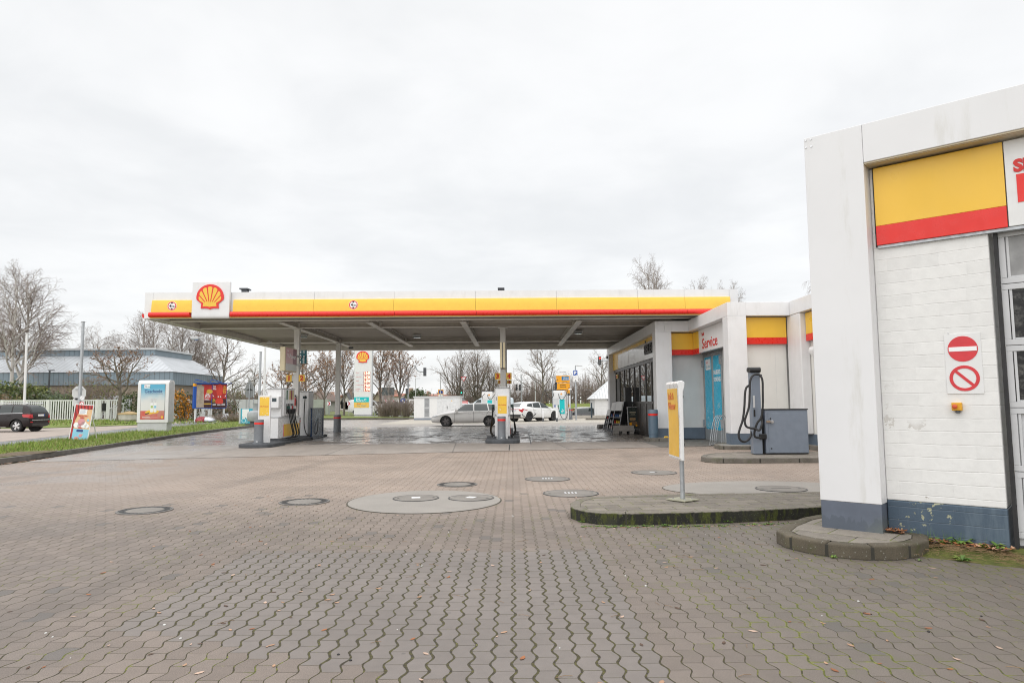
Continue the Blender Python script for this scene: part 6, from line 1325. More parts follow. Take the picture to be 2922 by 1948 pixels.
def ribbed(name, c, pitch, axis='x', rough=0.4, metal=0.3):
    t = MT(name, rough, metal); p = t.pos(); x, y, z = t.sep(p); u = ((x if axis == 'x' else y)/pitch).fract(); k = u.min(1.0-u).ramp(0.04, 0.10, 1, 0)
    n = t.noise(p, 0.5, 4); t.base(t.mix(k*0.55, t.scalecol(t.rgb(c), n.ramp(0.3, 0.7, 0.9, 1.08)), tuple(v*0.45 for v in c))); t.bump(k, 0.6, 0.03); return t.m
mb.build('roof', ribbed('white_ribbed_roof', (0.62, 0.64, 0.65), 0.25, rough=0.5, metal=0.0), ht)
mb = MB(); mb.extr([(-1.2, ze-0.14), (0.9, ze-0.14), (-0.15, ze-1.15)], -2.03, -2.06, 'y'); mb.build('shade_cloth', flat('grey_cloth', (0.33, 0.34, 0.33), 0.8), ht)
mb = MB()
for k in range(9): mb.box(-2.1+k*0.5, -2.09+k*0.5, -2.024, -2.021, 0.3, 1.5)
for k in range(6): mb.box(-2.15, 2.15, -2.027, -2.0245, 0.35+k*0.25, 0.358+k*0.25)
mb.build('wire_grid', PANELG, ht)
# ------------------------------------------------------------------ price sign
q3 = lambda x, y, Y: A(900+x/3.92, 950+y/3.92, Y)
Y = 74.5; L0, R0 = q3(432, 600, Y), q3(628, 600, Y); W0 = R0[0]-L0[0]; cxp = (L0[0]+R0[0])/2
pt = thing('price_sign', 'tall white fuel price sign with shell emblem and red digits', 'price sign', (cxp, Y, 0.15))
zr = lambda y: q3(530, y, Y)[2] - 0.15
mb = MB(); mb.box(-W0/2, W0/2, 0, 0.75, zr(915), zr(0)+1.6); bdp = mb.build('board', WHITE2, pt, bevel=0.05); mb = MB(); mb.box(W0/2+0.002, W0/2+0.05, 0.30, 0.45, zr(915), zr(0)+1.55); mb.build('side_groove', PANELG, bdp)
mb = MB(); mb.box(-W0/2+0.05, W0/2-0.05, 0.05, 0.7, 0.0, zr(916)); mb.build('plinth', PANELG, pt)
emblem(Matrix.Translation((cxp - 0.02*W0, Y-0.003, q3(525, 272, Y)[2])), 0.70, bdp, t=0.06)
LED = glow('price_digits', (1.0, 0.62, 0.45), 1.6); LEDB = flat('price_field_red', (0.42, 0.015, 0.008), 0.4)
for nm, pr, y in (('Diesel', '1549', 450), ('Super E10', '1639', 497), ('Super', '1699', 541), ('V-Power Racing', '1969', 588), ('V-Power\nDiesel', '1799', 633)):
    z = zr(y); x0, x1 = (q3(540, y, Y)[0]-cxp, q3(613, y, Y)[0]-cxp); hh = 0.20
    mb = MB(); mb.box(-W0/2+0.12, x0-0.03, -0.012, -0.001, z-hh, z+hh); r_ = mb.build('price_row', flat('row_white', (0.7, 0.7, 0.71), 0.4), bdp)
    mb = MB(); mb.box(x0, x1, -0.016, -0.001, z-hh+0.01, z+hh-0.01); f_ = mb.build('price_field', LEDB, bdp)
    write(pr[:3], Matrix.Translation((cxp+x0+0.34*(x1-x0)+0.05, Y-0.018, z+0.15-0.145)), 0.44, LED, f_, bold=0.03, depth=0.002, width=0.46, name='digits'); write(pr[3], Matrix.Translation((cxp+x1-0.10, Y-0.018, z+0.15-0.145)), 0.44, LED, f_, bold=0.03, depth=0.002, width=0.14, name='digits')
    for k, ln in enumerate(nm.split('\n')): write(ln, Matrix.Translation((cxp-W0/2+0.18, Y-0.013, z+0.18-k*0.16)), 0.15, TXTR, r_, bold=0.0, align='LEFT', depth=0.001)
x0, x1 = q3(443, 0, Y)[0]-cxp, q3(608, 0, Y)[0]-cxp
mb = MB(); mb.box(x0, x1, -0.02, -0.001, zr(772), zr(715)); tq = mb.build('turquoise_panel', TURQ, bdp); mb = MB(); mb.box(x0, x1, -0.02, -0.001, zr(833), zr(773.5)); yq = mb.build('yellow_panel', flat('pale_yellow_film', (0.80, 0.50, 0.10), 0.4), bdp)
write('Shell', Matrix.Translation((cxp+x0+0.22, Y-0.021, zr(742)+0.15)), 0.22, TXTW, tq, bold=0.02, align='LEFT', depth=0.002); write('Recharge', Matrix.Translation((cxp+x0+0.22, Y-0.021, zr(762)+0.15)), 0.26, TXTW, tq, bold=0.02, align='LEFT', depth=0.002, width=0.80)
mb = MB(); disc(mb, I4, x0+1.22, zr(746), 0.12, -0.021, -0.024, 0, 16, r0=0.075); mb.box(x0+1.29, x0+1.33, -0.024, -0.021, zr(752), zr(730)); mb.build('plug_symbol', TXTW, tq)
write('Shell', Matrix.Translation((cxp+x0+0.34, Y-0.021, zr(797)+0.15)), 0.22, TXTR, yq, bold=0.0, align='LEFT', depth=0.002); write('Car Wash', Matrix.Translation((cxp+x0+0.34, Y-0.021, zr(820)+0.15)), 0.27, TXTC, yq, bold=0.0, align='LEFT', depth=0.002, width=0.92)

# ------------------------------------------------------------------ road furniture beyond the forecourt
def post_thing(name, label, cat, px, ytop, Y, r=0.05, group=None, zb=0.0, m=GALV):
    a = A(px, ytop, Y); t = thing(name, label, cat, (a[0], Y, zb), 0, group); mb = MB(); vpost(mb, 0, 0, 0, a[2]-zb, r, 10); p = mb.build('post', m, t, smooth=50); return t, a[2]-zb, p
for px, py, s_, lab in ((939.5, 1151, 10, 'red and white chevron board just right of the second canopy column'), (996, 1151, 10, 'red and white chevron board touching the price sign, left side'), (1101, 1144, 8, 'chevron board right of the price sign, leftmost of three'), (1122.5, 1144, 8, 'chevron board right of the price sign, middle of three'), (1154, 1143, 8, 'chevron board right of the price sign, nearest the signal mast')):
    Yc = 86; t, h_, p_ = post_thing('chevron_board', lab, 'road sign', px, py, Yc, 0.03, 'chevron boards along the bend', m=flat('grey_post', (0.4, 0.4, 0.4), 0.5)); hw = s_/2/1948*Yc
    mb = MB(); mb.box(-hw, hw, -0.06, -0.035, h_-hw, h_+hw); pl = mb.build('plate', TXTW, t)
    mb = MB(); mb.extr([(-hw*0.75, h_+hw*0.95), (-hw*0.05, h_+hw*0.95), (hw*0.85, h_), (-hw*0.05, h_-hw*0.95), (-hw*0.75, h_-hw*0.95), (hw*0.10, h_)], -0.0605, -0.064, 'y'); mb.build('red_chevron', REDS, pl)
t, h_, p_ = post_thing('blue_arrow_sign', 'round blue sign with white arrow before the bushes', 'road sign', 1151, 1145, 80, 0.03)
mb = MB(); disc(mb, I4, 0, h_, 0.38, -0.035, -0.05, 0, 24); pl = mb.build('plate', BLUE, t); mb = MB(); mb.extr([(-0.2, h_+0.16), (-0.12, h_+0.24), (0.12, h_-0.02), (0.2, h_+0.06), (0.22, h_-0.24), (-0.06, h_-0.2), (0.03, h_-0.12)], -0.0505, -0.053, 'y'); mb.build('arrow', TXTW, pl)
def signal_head(t, x, z, s, m=BLACK, lit=None, face=-1, border=False):
    """three lens head; face -1 looks to the camera side, +1 away"""
    mb = MB(); mb.box(x-0.16*s, x+0.16*s, -0.14, 0.14, z-0.5*s, z+0.5*s); hd = mb.build('signal_head', m, t, bevel=0.03)
    if border: mb = MB(); mb.box(x-0.22*s, x+0.22*s, 0.141, 0.15, z-0.58*s, z+0.58*s); mb.build('back_board', PANELG, hd)
    if face < 0:
        for k, c in enumerate(('r', 'y', 'g')):
            zc = z + (0.30-0.30*k)*s; mm = {'r': glow('red_signal', (1, 0.05, 0.03), 2.0), 'g': glow('green_signal', (0.05, 1.0, 0.55), 2.0)}.get(c if lit == c else '', GLASSD)
            mb = MB(); disc(mb, I4, x, zc, 0.105*s, -0.141, -0.15, 0, 16); ln = mb.build('lens', mm, hd)
            mb = MB(); mb.extr([(x+0.12*s*cos(a), zc+0.12*s*sin(a)) for a in [pi*i/8 for i in range(9)]] + [(x+0.105*s*cos(a), zc+0.105*s*sin(a)) for a in [pi-pi*i/8 for i in range(9)]], -0.142, -0.30, 'y'); mb.build('visor', m, hd)
    return hd
Y = 90; a = A(1165, 1068, Y); mh = A(1212, 1060, Y)
t = thing('signal_mast', 'curved grey signal mast with traffic light seen from behind', 'traffic light', (a[0], Y, 0))
mb = MB(); pa = [(0, 0, 0), (0, 0, a[2]*0.5), (0, 0, a[2]-0.6), (0.15, 0, a[2]+0.5), (0.75, 0, a[2]+1.2), (1.3, 0, mh[2]+0.1), (mh[0]-a[0], 0, mh[2])]; mb.tube(spline(pa, 5), 0.085, 8); mb.build('mast', GALV, t, smooth=60)
signal_head(t, mh[0]-a[0], mh[2], 1.0, DGREY, None, 1, True); z = A(1163, 1116, Y)[2]; signal_head(t, -0.2, z, 0.75, DGREY, None, 1, False)
z = A(1165, 1099, Y)[2]; mb = MB(); mb.extr([(-0.32, z), (0, z-0.32), (0.32, z), (0, z+0.32)], 0.09, 0.11, 'y'); mb.build('sign_back', PANELG, t)
Y = 95; t, h_, p_ = post_thing('yield_sign', 'red and white give way triangle above a green traffic light', 'road sign', 1323, 1080, Y, 0.07)
tri = lambda s_, z: [(-s_, z+s_*0.62), (0, z-s_*1.05), (s_, z+s_*0.62)]
mb = MB(); mb.extr(tri(0.40, h_), -0.08, -0.10, 'y', 0); mb.extr(tri(0.25, h_+0.01), -0.1005, -0.104, 'y', 1); mb.build('plate', [REDS, TXTW], t)
z = A(1317, 1115, Y)[2]; signal_head(t, -0.30, z, 0.86, BLACK, 'g'); mb = MB(); mb.box(0.0, 0.06, -0.09, -0.085, z-0.5, z+0.5); mb.build('white_edge', TXTW, t)
Y = 92; t, h_, p_ = post_thing('signal_post', 'grey post with two unlit traffic signals right of middle column', 'traffic light', 1487, 1068, Y, 0.07)
z = A(1477, 1105, Y)[2]; signal_head(t, -0.62, z, 0.85, BLACK, None); signal_head(t, -0.18, z, 0.85, DGREY, None); mb = MB(); mb.box(0.04, 0.26, -0.05, 0.05, z-0.45, z+0.45); mb.build('control_box', PANELG, t)
for px, yt, Y, lab in ((1186, 1080, 120, 'thin grey lamp post just right of the curved signal mast'), (1257, 1065, 100, 'thin lamp post before the bare trees left of middle column'), (1527, 1062, 98, 'thin white lamp post right of the unlit signals'), (931, 1100, 100, 'thin grey lamp post just left of the second canopy column')):
    t, h_, p_ = post_thing('lamp_post', lab, 'lamp post', px, yt, Y, 0.06, 'thin lamp posts along the far road', m=PANELG); mb = MB(); mb.box(-0.08, 0.75, -0.08, 0.08, h_-0.02, h_+0.08); mb.build('lamp_head', PANELG, t)
mh = A(1180+2082/3.92, 960+265/3.92, 70); t = thing('signal_mast', 'red traffic light on an arm beside the shop parapet', 'traffic light', (mh[0]+4.2, 70, -0.03))
mb = MB(); mb.tube(spline([(0, 0, 0), (0, 0, mh[2]-0.5), (-0.5, 0, mh[2]-0.05), (-2.0, 0, mh[2]+0.0), (-4.2, 0, mh[2]+0.02)], 5), 0.07, 8); mb.build('mast', GALV, t, smooth=60); signal_head(t, -4.2, mh[2], 0.82, BLACK, 'r', -1, True)
t, h_, p_ = post_thing('yellow_road_sign', 'small far yellow road sign with blue box above the transformer', 'road sign', 1258, 1112, 105, 0.06)
mb = MB(); mb.box(-0.42, 0.42, -0.1, -0.07, h_-1.6, h_+0.05); pl = mb.build('plate', ORANGE, t); mb = MB(); mb.box(-0.30, 0.30, -0.104, -0.101, h_-0.55, h_-0.1, 0); mb.box(-0.36, 0.36, -0.104, -0.101, h_-0.95, h_-0.65, 1); mb.build('panel', [BLUE, TXTW], pl)
# big direction sign
Y = 74; a, b = A(1587, 1057, Y), A(1626, 1123, Y); w_ = b[0]-a[0]
t = thing('direction_sign', 'white and yellow direction board with arrows behind the charger', 'road sign', ((a[0]+b[0])/2, Y, -0.03)); q5 = lambda y: A(1600, 960+y/3.92, Y)[2]+0.03
mb = MB(); vpost(mb, -w_*0.3, 0.1, 0, q5(385), 0.06); vpost(mb, w_*0.3, 0.1, 0, q5(385), 0.06); mb.build('post', GALV, t, smooth=50)
mb = MB(); mb.box(-w_/2, w_/2, -0.02, 0.02, q5(407), q5(382)); mb.box(-w_/2, w_/2, -0.02, 0.02, q5(434), q5(408.5)); wp = mb.build('white_panel', TXTW, t)
mb = MB(); mb.box(-w_/2, w_/2, -0.02, 0.02, q5(514), q5(438)); yp = mb.build('yellow_panel', ORANGE, t); mb = MB(); mb.box(-w_/2, w_/2, -0.02, 0.02, q5(634), q5(520)); yp2 = mb.build('yellow_panel', ORANGE, t)
mb = MB(); mb.box(-w_*0.10, w_*0.45, -0.026, -0.021, q5(488), q5(446)); bp_ = mb.build('blue_field', flat('motorway_blue', (0.005, 0.16, 0.36), 0.4), yp)
X0 = (a[0]+b[0])/2
def tl(s_, x, y, size, m, par, al='LEFT'): write(s_, Matrix.Translation((X0+x*w_, Y-0.028, q5(y)-0.03)), size, m, par, bold=0.02, align=al, depth=0.001)
tl('Hannover', 0.02, 463, 0.16, TXTW, bp_); tl('Dortmund', 0.02, 483, 0.16, TXTW, bp_); tl('Hannover', -0.06, 508, 0.14, TXTK, yp); tl('Stolzenau', -0.22, 546, 0.16, TXTK, yp2); tl('Steinhude', -0.22, 566, 0.16, TXTK, yp2)
tl('Wunstorf Süd', -0.25, 403, 0.12, TXTK, wp); tl('Flugplatz', 0.02, 428, 0.12, TXTK, wp)
def arrow(mb, x, z, s_, d): mb.box(min(x, x+d*0.8*s_), max(x, x+d*0.8*s_), -0.024, -0.0205, z-0.12*s_, z+0.12*s_); mb.extr([(x+d*1.2*s_, z), (x+d*0.5*s_, z+0.55*s_), (x+d*0.5*s_, z-0.55*s_)], -0.0205, -0.0245, 'y')
mb = MB(); arrow(mb, -w_*0.36, q5(482), 0.16, -1); arrow(mb, -w_*0.40, q5(399), 0.10, -1); arrow(mb, w_*0.40, q5(417), 0.10, 1); arrow(mb, w_*0.36, q5(580), 0.16, 1); mb.build('arrow', TXTK, t)
hd_t = thing('traffic_light', 'small traffic light standing left of the yellow direction board', 'traffic light', A(1584, 1200, 72)[:2] + (-0.03,)); z = A(1584, 1100, 72)[2]+0.03; mb = MB(); vpost(mb, -0.2, 0.1, 0, z+0.9, 0.06); mb.build('post', GALV, hd_t); signal_head(hd_t, 0.12, z, 0.75, DGREY, None)
for px, yt, yb, Y, lab in ((1657, 1132, 1152, 84, 'white delineator post with black band on the grass bank'), (1568, 1143, 1153, 90, 'far white delineator post under the bare tree')):
    a, b = A(px, yt, Y), A(px, yb, Y); t = thing('delineator_post', lab, 'delineator', (b[0], Y, b[2])); h_ = a[2]-b[2]
    mb = MB(); mb.box(-0.07, 0.07, -0.06, 0.06, -0.4, h_*0.55); mb.box(-0.07, 0.07, -0.06, 0.06, h_*0.78, h_); mb.build('post', TXTW, t); mb = MB(); mb.box(-0.071, 0.071, -0.061, 0.061, h_*0.551, h_*0.779); mb.build('black_band', BLACK, t)
rl = thing('pedestrian_rail', 'grey tubular rail along the bushes right of the price sign', 'railing', (-13.6, 70, 0.14)); a, b = A(1069, 1154, 70), A(1160, 1154, 70); z1 = a[2]-0.14
mb = MB(); mb.tube([(a[0]+13.6, 0, 0), (a[0]+13.6, 0, z1), (b[0]+13.6, 0, z1), (b[0]+13.6, 0, 0)], 0.05, 8); mb.tube([(a[0]+13.6, 0.02, z1*0.5), (b[0]+13.6, 0.02, z1*0.5)], 0.03, 8); mb.build('rail', GALV, rl, smooth=50)
gb_ = thing('billboard_post', 'dark glazed info board behind the tree trunk', 'sign', (*A(1107, 1130, 100)[:2], 0)); mb = MB(); z0, z1 = A(0, 1134, 100)[2], A(0, 1112, 100)[2]; mb.box(-0.9, 0.9, 0, 0.2, z0, z1); mb.build('panel', flat('dark_info_panel', (0.10, 0.13, 0.14), 0.3), gb_); mb = MB(); mb.box(-0.8, -0.7, 0.05, 0.15, 0, z0); mb.box(0.7, 0.8, 0.05, 0.15, 0, z0); mb.build('leg', GALV, gb_)

# ------------------------------------------------------------------ left side: street, fence, building
c1 = lambda x, y: (x/2.412, 700+y/2.412); c6 = lambda x, y: (x/6.03, 980+y/6.03); c2 = lambda x, y: (380+x/2.904, 780+y/2.904); c9 = lambda x, y: (540+x/7.842, 1040+y/7.842)
# flat roofed hall
Yh = 84.0; xr = A(492, 1100, Yh)[0]; ze, zb_, zcl0, zcl1 = (A(*c2(300, v), Yh)[2] for v in (815, 920, 735, 690))
hall = thing('hall_building', 'long low hall with pale ribbed metal roof and blue grey band', 'building', (xr-16, Yh+7, 0)); Dh = 15.0; xl = -82.0
BRICKB = brick('brown_brick', (0.30, 0.245, 0.19), 0.09, 0.26, peel=0.0); FASB = ribbed('blue_grey_cladding', (0.23, 0.29, 0.34), 0.62, 'x', 0.45, 0.2); FASBY = ribbed('blue_grey_cladding', (0.23, 0.29, 0.34), 0.62, 'y', 0.45, 0.2); ROOFR = ribbed('zinc_roof', (0.50, 0.52, 0.54), 0.62, 'x', 0.42, 0.35); ROOFRY = ribbed('zinc_roof', (0.50, 0.52, 0.54), 0.62, 'y', 0.42, 0.35)
mb = MB(); mb.box(xl, xr-0.3, Yh+0.3, Yh+Dh, 0, zb_); part('wall', mb, BRICKB, hall)
mb = MB(); mb.box(xl, xr-0.001, Yh, Yh+0.3, zb_, ze, 0); mb.box(xr-0.3, xr, Yh+0.301, Yh+Dh, zb_, ze, 1); part('fascia_band', mb, [FASB, FASBY], hall)
zc0 = ze + 2.35; mb = MB(); xi, yi = xr-4.6, Yh+4.6
mb.v = [(xl, Yh-0.15, ze+0.01), (xr+0.15, Yh-0.15, ze+0.01), (xi, yi, zc0), (xl, yi, zc0), (xr+0.15, Yh+Dh, ze+0.01), (xi, Yh+Dh, zc0)]; mb.f = [(0, 1, 2, 3), (1, 4, 5, 2)]; mb.mi = [0, 1]; part('roof', mb, [ROOFR, ROOFRY], hall)
mb = MB(); mb.box(xl, xi-0.2, yi+0.1, Yh+Dh, zc0-0.3, zc0+0.75); part('clerestory', mb, FASB, hall); mb = MB(); mb.box(xl, xi+0.05, yi-0.15, Yh+Dh, zc0+0.76, zc0+1.0); part('roof', mb, PANELG, hall)
mb = MB(); mb.box(xl, xr+0.06, Yh-0.1, Yh-0.002, ze-0.02, ze+0.008); mb.box(xl, xr, Yh-0.02, Yh+0.29, zb_-0.06, zb_-0.002); part('gutter', mb, DGREY, hall)
for px in (289, 345):
    x = A(px, 1150, Yh+0.25)[0]; mb = MB(); mb.box(x-1.0, x+1.3, Yh+0.22, Yh+0.298, 0.0, zb_-1.3); part('door', mb, flat('pale_garage_door', (0.5, 0.51, 0.53), 0.5), hall)
x = A(546, 1120, Yh+0.25)[0]; mb = MB(); mb.box(xr-0.31, xr-0.295, Yh+4.4, Yh+6.6, 1.0, 2.8); part('window', mb, GLASSD, hall); mb = MB(); mb.box(xr-0.29, xr-0.24, Yh+4.3, Yh+6.7, 0.9, 1.0); part('window_sill', mb, BLUE, hall)
# fence with gate
FW = flat('white_fence_paint', (0.68, 0.69, 0.67), 0.55, var=0.05, grime=((0.5, 0.5, 0.45), 0.2))
Yf = 68.5; zt = A(*c6(600, 970), Yf)[2]
def fence(label, px0, px1, posts, Y0, Y1, gate=False, name='picket_fence'):
    a, b = A(px0, 1150, Y0), A(px1, 1150, Y1); t = thing(name, label, 'fence' if not gate else 'gate', (a[0], a[1], 0), atan2(b[1]-a[1], b[0]-a[0])); Lf = hypot(b[0]-a[0], b[1]-a[1])
    for q in posts: mb = MB(); mb.box(Lf*q-0.16, Lf*q+0.16, -0.12, 0.12, 0, zt+0.02); mb.build('post', FW, t)
    mb = MB(); n = int(Lf/0.21)
    for k in range(1, n): mb.box(k*Lf/n-0.05, k*Lf/n+0.05, -0.03, 0.03, 0.12, zt-0.12)
    mb.build('pickets', FW, t); mb = MB(); mb.box(0, Lf, -0.04, 0.04, zt-0.12, zt); mb.box(0, Lf, -0.04, 0.04, 0.06, 0.12); mb.build('rail', FW, t); return t
fence('white upright slat fence behind the dark SUV', 5, 139, (0.02, 0.53, 0.99), Yf, Yf); fence('white upright slat fence between pole and gate, behind the poster board', 140, 280, (0.99,), Yf, Yf+1); g_ = fence('white slatted gate with dark letter box', 283, 309, (0.01, 0.97), Yf+1, Yf+1.5, True, 'garden_gate')
mb = MB(); mb.box(0.28*0.93, 0.62*0.93+0.4, -0.10, -0.031, zt-1.15, zt-0.35); mb.build('letter_box', BLACK, g_); fence('white slat fence right of the gate running to the hedge', 311, 353, (0.98,), Yf+1.5, Yf+2.5); fence('white slat fence overgrown with climbers below the billboards', 500, 655, (0.02, 0.25, 0.5, 0.75, 0.98), Yf+3.5, Yf+8)
nb = thing('solid_fence', 'pale solid board fence right of the billboards', 'fence', (*A(648, 1160, 77)[:2], 0)); a, b = A(648, 1139, 77), A(735, 1139, 80); mb = MB(); Lf = b[0]-a[0]
PALEF = ribbed('pale_board', (0.60, 0.62, 0.58), 0.9, 'x', 0.6, 0.0)
mb.add([(0, 0, 0), (Lf, 3, 0), (Lf, 3, a[2]), (0, 0, a[2]), (0, 0.15, 0), (Lf, 3.15, 0), (Lf, 3.15, a[2]), (0, 0.15, a[2])], [(0, 1, 2, 3), (5, 4, 7, 6), (3, 2, 6, 7), (0, 3, 7, 4), (1, 5, 6, 2)]); mb.build('boards', PALEF, nb)
a, b = A(800, 1139, 88), A(942, 1139, 96); nb = thing('noise_barrier', 'pale green grey noise barrier behind the dispensers', 'fence', (a[0], 88, 0)); mb = MB(); Lf = b[0]-a[0]; mb.add([(0, 0, 0), (Lf, 8, 0), (Lf, 8, b[2]), (0, 0, a[2]), (0, 0.2, 0), (Lf, 8.2, 0), (Lf, 8.2, b[2]), (0, 0.2, a[2])], [(0, 1, 2, 3), (5, 4, 7, 6), (3, 2, 6, 7), (0, 3, 7, 4), (1, 5, 6, 2)]); mb.build('boards', ribbed('pale_green_board', (0.52, 0.56, 0.49), 1.6, 'x', 0.6, 0.0), nb)
# planter with brick rim
a = A(365, 1197, 62); t = thing('concrete_planter', 'low pale concrete planter with ochre rim beside the hedge', 'planter', (a[0]+0.1, 62, 0)); mb = MB(); mb.lathe([(0.55, 0), (0.72, 0.15), (0.76, 0.62)], 12, 0, Matrix.Diagonal((1.25, 0.8, 1, 1))); mb.build('bowl', concrete('planter_concrete', (0.5, 0.47, 0.43), 0.1), t); mb = MB(); mb.lathe([(0.80, 0.621), (0.80, 0.72), (0.5, 0.80), (0.1, 0.92)], 12, 0, Matrix.Diagonal((1.25, 0.8, 1, 1))); mb.build('rim', flat('ochre_rim', (0.42, 0.30, 0.15), 0.7), t)
for px, yt, lab in ((318, 1166, 'short grey post before the fence beside the small tree'), (328, 1160, 'short thin post just left of the small tree trunk'), (352, 1153, 'pale metering post beside the green hedge')):
    t, h_, p_ = post_thing('marker_post', lab, 'post', px, yt, 64, 0.05, m=PANELG); mb = MB(); mb.box(-0.12, 0.12, -0.08, 0.08, h_, h_+0.12); mb.build('cap', PANELG, t)
# poles
def pole(label, px0, y0, px1, y1, Y, r, m, name='flag_pole', zb=0.0):
    a, b = A(px1, y1, Y), A(px0, y0, Y); t = thing(name, label, 'pole', (b[0], Y, zb)); mb = MB(); mb.cyl((0, 0, 0), (a[0]-b[0], 0, a[2]-zb), r, r*0.8, 12); p = mb.build('post', m, t, smooth=50); mb = MB(); mb.lathe([(r, 0), (r*1.1, 0.04), (0.01, 0.07)], 10, 0, Matrix.Translation((a[0]-b[0], 0, a[2]-zb))); mb.build('cap', m, t); return t, a
pole('tall white flag pole before the slat fence at far left', 68, 1205, 76.7, 953, 46, 0.085, WHITE2)
t, a = pole('tall grey pole rising behind the poster board', 225, 1205, 237.5, 920, 34, 0.085, GALV)
z0 = A(232, 1135, 34); mb = MB()
for py, m_ in ((1135, 0), (1152, 1)):
    b = A(233.5 if m_ == 0 else 232.5, py, 33.85); M = Matrix.Translation((b[0]-t.location.x, -0.13, b[2])); disc(mb, M, 0, 0, 0.125, -0.01, 0.01, 0, 20)
    disc(mb, M, 0, 0, 0.125, -0.0105, -0.014, 1 if m_ else 2, 20, r0=0.095); Mr = M @ Matrix.Rotation(radians(45 if m_ else -45), 4, 'Y'); mb.box(-0.10, 0.10, -0.013, -0.0105, -0.012, 0.012, 1 if m_ else 2, Mr)
mb.build('small_round_sign', [TXTW, REDS, PANELG], t)
pole('slim tall white pole rising above the grass behind the left totem', 752, 1190, 757, 985, 60, 0.10, WHITE2); pole('grey stepped pole left of the left pump island', 738, 1190, 744, 1005, 58, 0.11, GALV)
Y = 36.5; a = A(*c6(1352, 850), Y); st_ = thing('stop_sign', 'octagonal stop sign seen from behind with a small plate below', 'road sign', (a[0], Y, 0.0)); mb = MB(); vpost(mb, 0, 0, 0, a[2]+0.38, 0.03, 10); mb.build('post', GALV, st_, smooth=50)
SB = flat('sign_back_grey', (0.55, 0.56, 0.55), 0.5, var=0.05); mb = MB(); mb.extr([(0.37/cos(pi/8)*cos(pi/8+k*pi/4), a[2]+0.37/cos(pi/8)*sin(pi/8+k*pi/4)) for k in range(8)], 0.035, 0.05, 'y'); mb.build('plate_back', SB, st_); z = A(*c6(1352, 1008), Y)[2]; mb = MB(); mb.box(-0.30, 0.30, 0.035, 0.05, z-0.20, z+0.20); mb.build('small_plate', SB, st_)
mb = MB(); mb.box(-0.2, 0.2, -0.032, 0.034, a[2]+0.2, a[2]+0.23); mb.box(-0.2, 0.2, -0.032, 0.034, a[2]-0.25, a[2]-0.22); mb.build('clamp', GALV, st_)
a = A(142, 1058, 78); t = thing('street_lamp', 'dark slim street lamp before the hall', 'street lamp', (a[0], 78, 0)); mb = MB(); vpost(mb, 0, 0, 0, a[2], 0.09, 8); mb.build('post', flat('dark_lamp_post', (0.05, 0.055, 0.06), 0.5), t); mb = MB(); mb.box(-0.12, 0.5, -0.1, 0.1, a[2], a[2]+0.12); mb.build('lamp_head', DGREY, t)
# poster board on the verge: circus style curtain poster, plain stand-in picture
af = A(222, 1262, 25.6); t = thing('poster_stand', 'leaning poster board with red curtain picture on the grass verge', 'poster stand', (af[0], 25.6, 0.13), radians(4))
Mb = Matrix.Rotation(radians(4), 4, 'Y') @ Matrix.Rotation(radians(-7), 4, 'X'); Wp, Hp = 0.345, 1.36
mb = MB(); mb.box(-Wp, Wp, 0, 0.02, 0.0, Hp, 0, Mb); fr = mb.build('board', WHITE2, t); mb = MB(); mb.tube([(Wp-0.02, 0.18, 1.15), (Wp+0.02, 0.62, 0.0)], 0.02, 6); mb.tube([(-Wp+0.12, 0.18, 1.15), (-Wp+0.12, 0.62, 0.0)], 0.02, 6); mb.build('leg', WHITE2, t)
CURT = MT('curtain_print', 0.5); x, y, z = CURT.sep(CURT.obj()); CURT.base(CURT.mix(((x*55.0 + z*9.0 + CURT.noise(CURT.obj(), 3)*6.0).sin()).ramp(-0.4, 0.9), (0.50, 0.035, 0.03), (0.16, 0.008, 0.012))); CURT = CURT.m
SUNP = flat('peach_print', (0.72, 0.47, 0.26), 0.5, var=0.08); SKYP = flat('sky_print', (0.25, 0.56, 0.72), 0.5, var=0.05); PINKP = flat('pink_print', (0.66, 0.30, 0.32), 0.5, var=0.05)
mb = MB(); mb.box(-Wp+0.03, Wp-0.03, -0.004, -0.001, 0.44, Hp-0.03, 0, Mb); mb.box(-Wp+0.03, Wp-0.03, -0.004, -0.001, 0.03, 0.4395, 1, Mb)
mb.extr([(-Wp+0.03, Hp-0.03), (Wp-0.03, Hp-0.03), (Wp-0.03, Hp-0.17), (0.1, Hp-0.20), (-0.10, Hp-0.20), (-0.17, Hp-0.40), (-0.24, Hp-0.62), (-0.25, 0.03), (-Wp+0.03, 0.03)], -0.005, -0.007, 'y', 2, Mb)
mb.box(-0.14, 0.14, -0.011, -0.0075, 0.99, 1.18, 3, Mb)
for k in range(4): mb.box(-0.12, 0.10-0.03*(k % 2), -0.0125, -0.0115, 1.15-k*0.04, 1.157-k*0.04, 4, Mb)
for cx, cz, r, mi in ((-0.16, 0.58, 0.10, 3), (0.0, 0.70, 0.13, 5), (0.10, 0.60, 0.12, 3), (0.22, 0.56, 0.08, 3), (-0.05, 0.55, 0.07, 5), (0.23, 0.78, 0.045, 1), (0.12, 0.24, 0.02, 0), (-0.08, 0.08, 0.08, 5), (0.05, 0.20, 0.06, 5)): disc(mb, Mb, cx, cz, r, -0.0075, -0.010, mi, 16)
mb.extr(rrect(-0.12, 0.12, 0.33, 0.42, 0.04), -0.005, -0.008, 'y', 4, Mb)
pz = mb.build('poster', [SUNP, SKYP, CURT, TXTW, TXTB, PINKP], fr)
Mt = mat_of(t) @ Mb
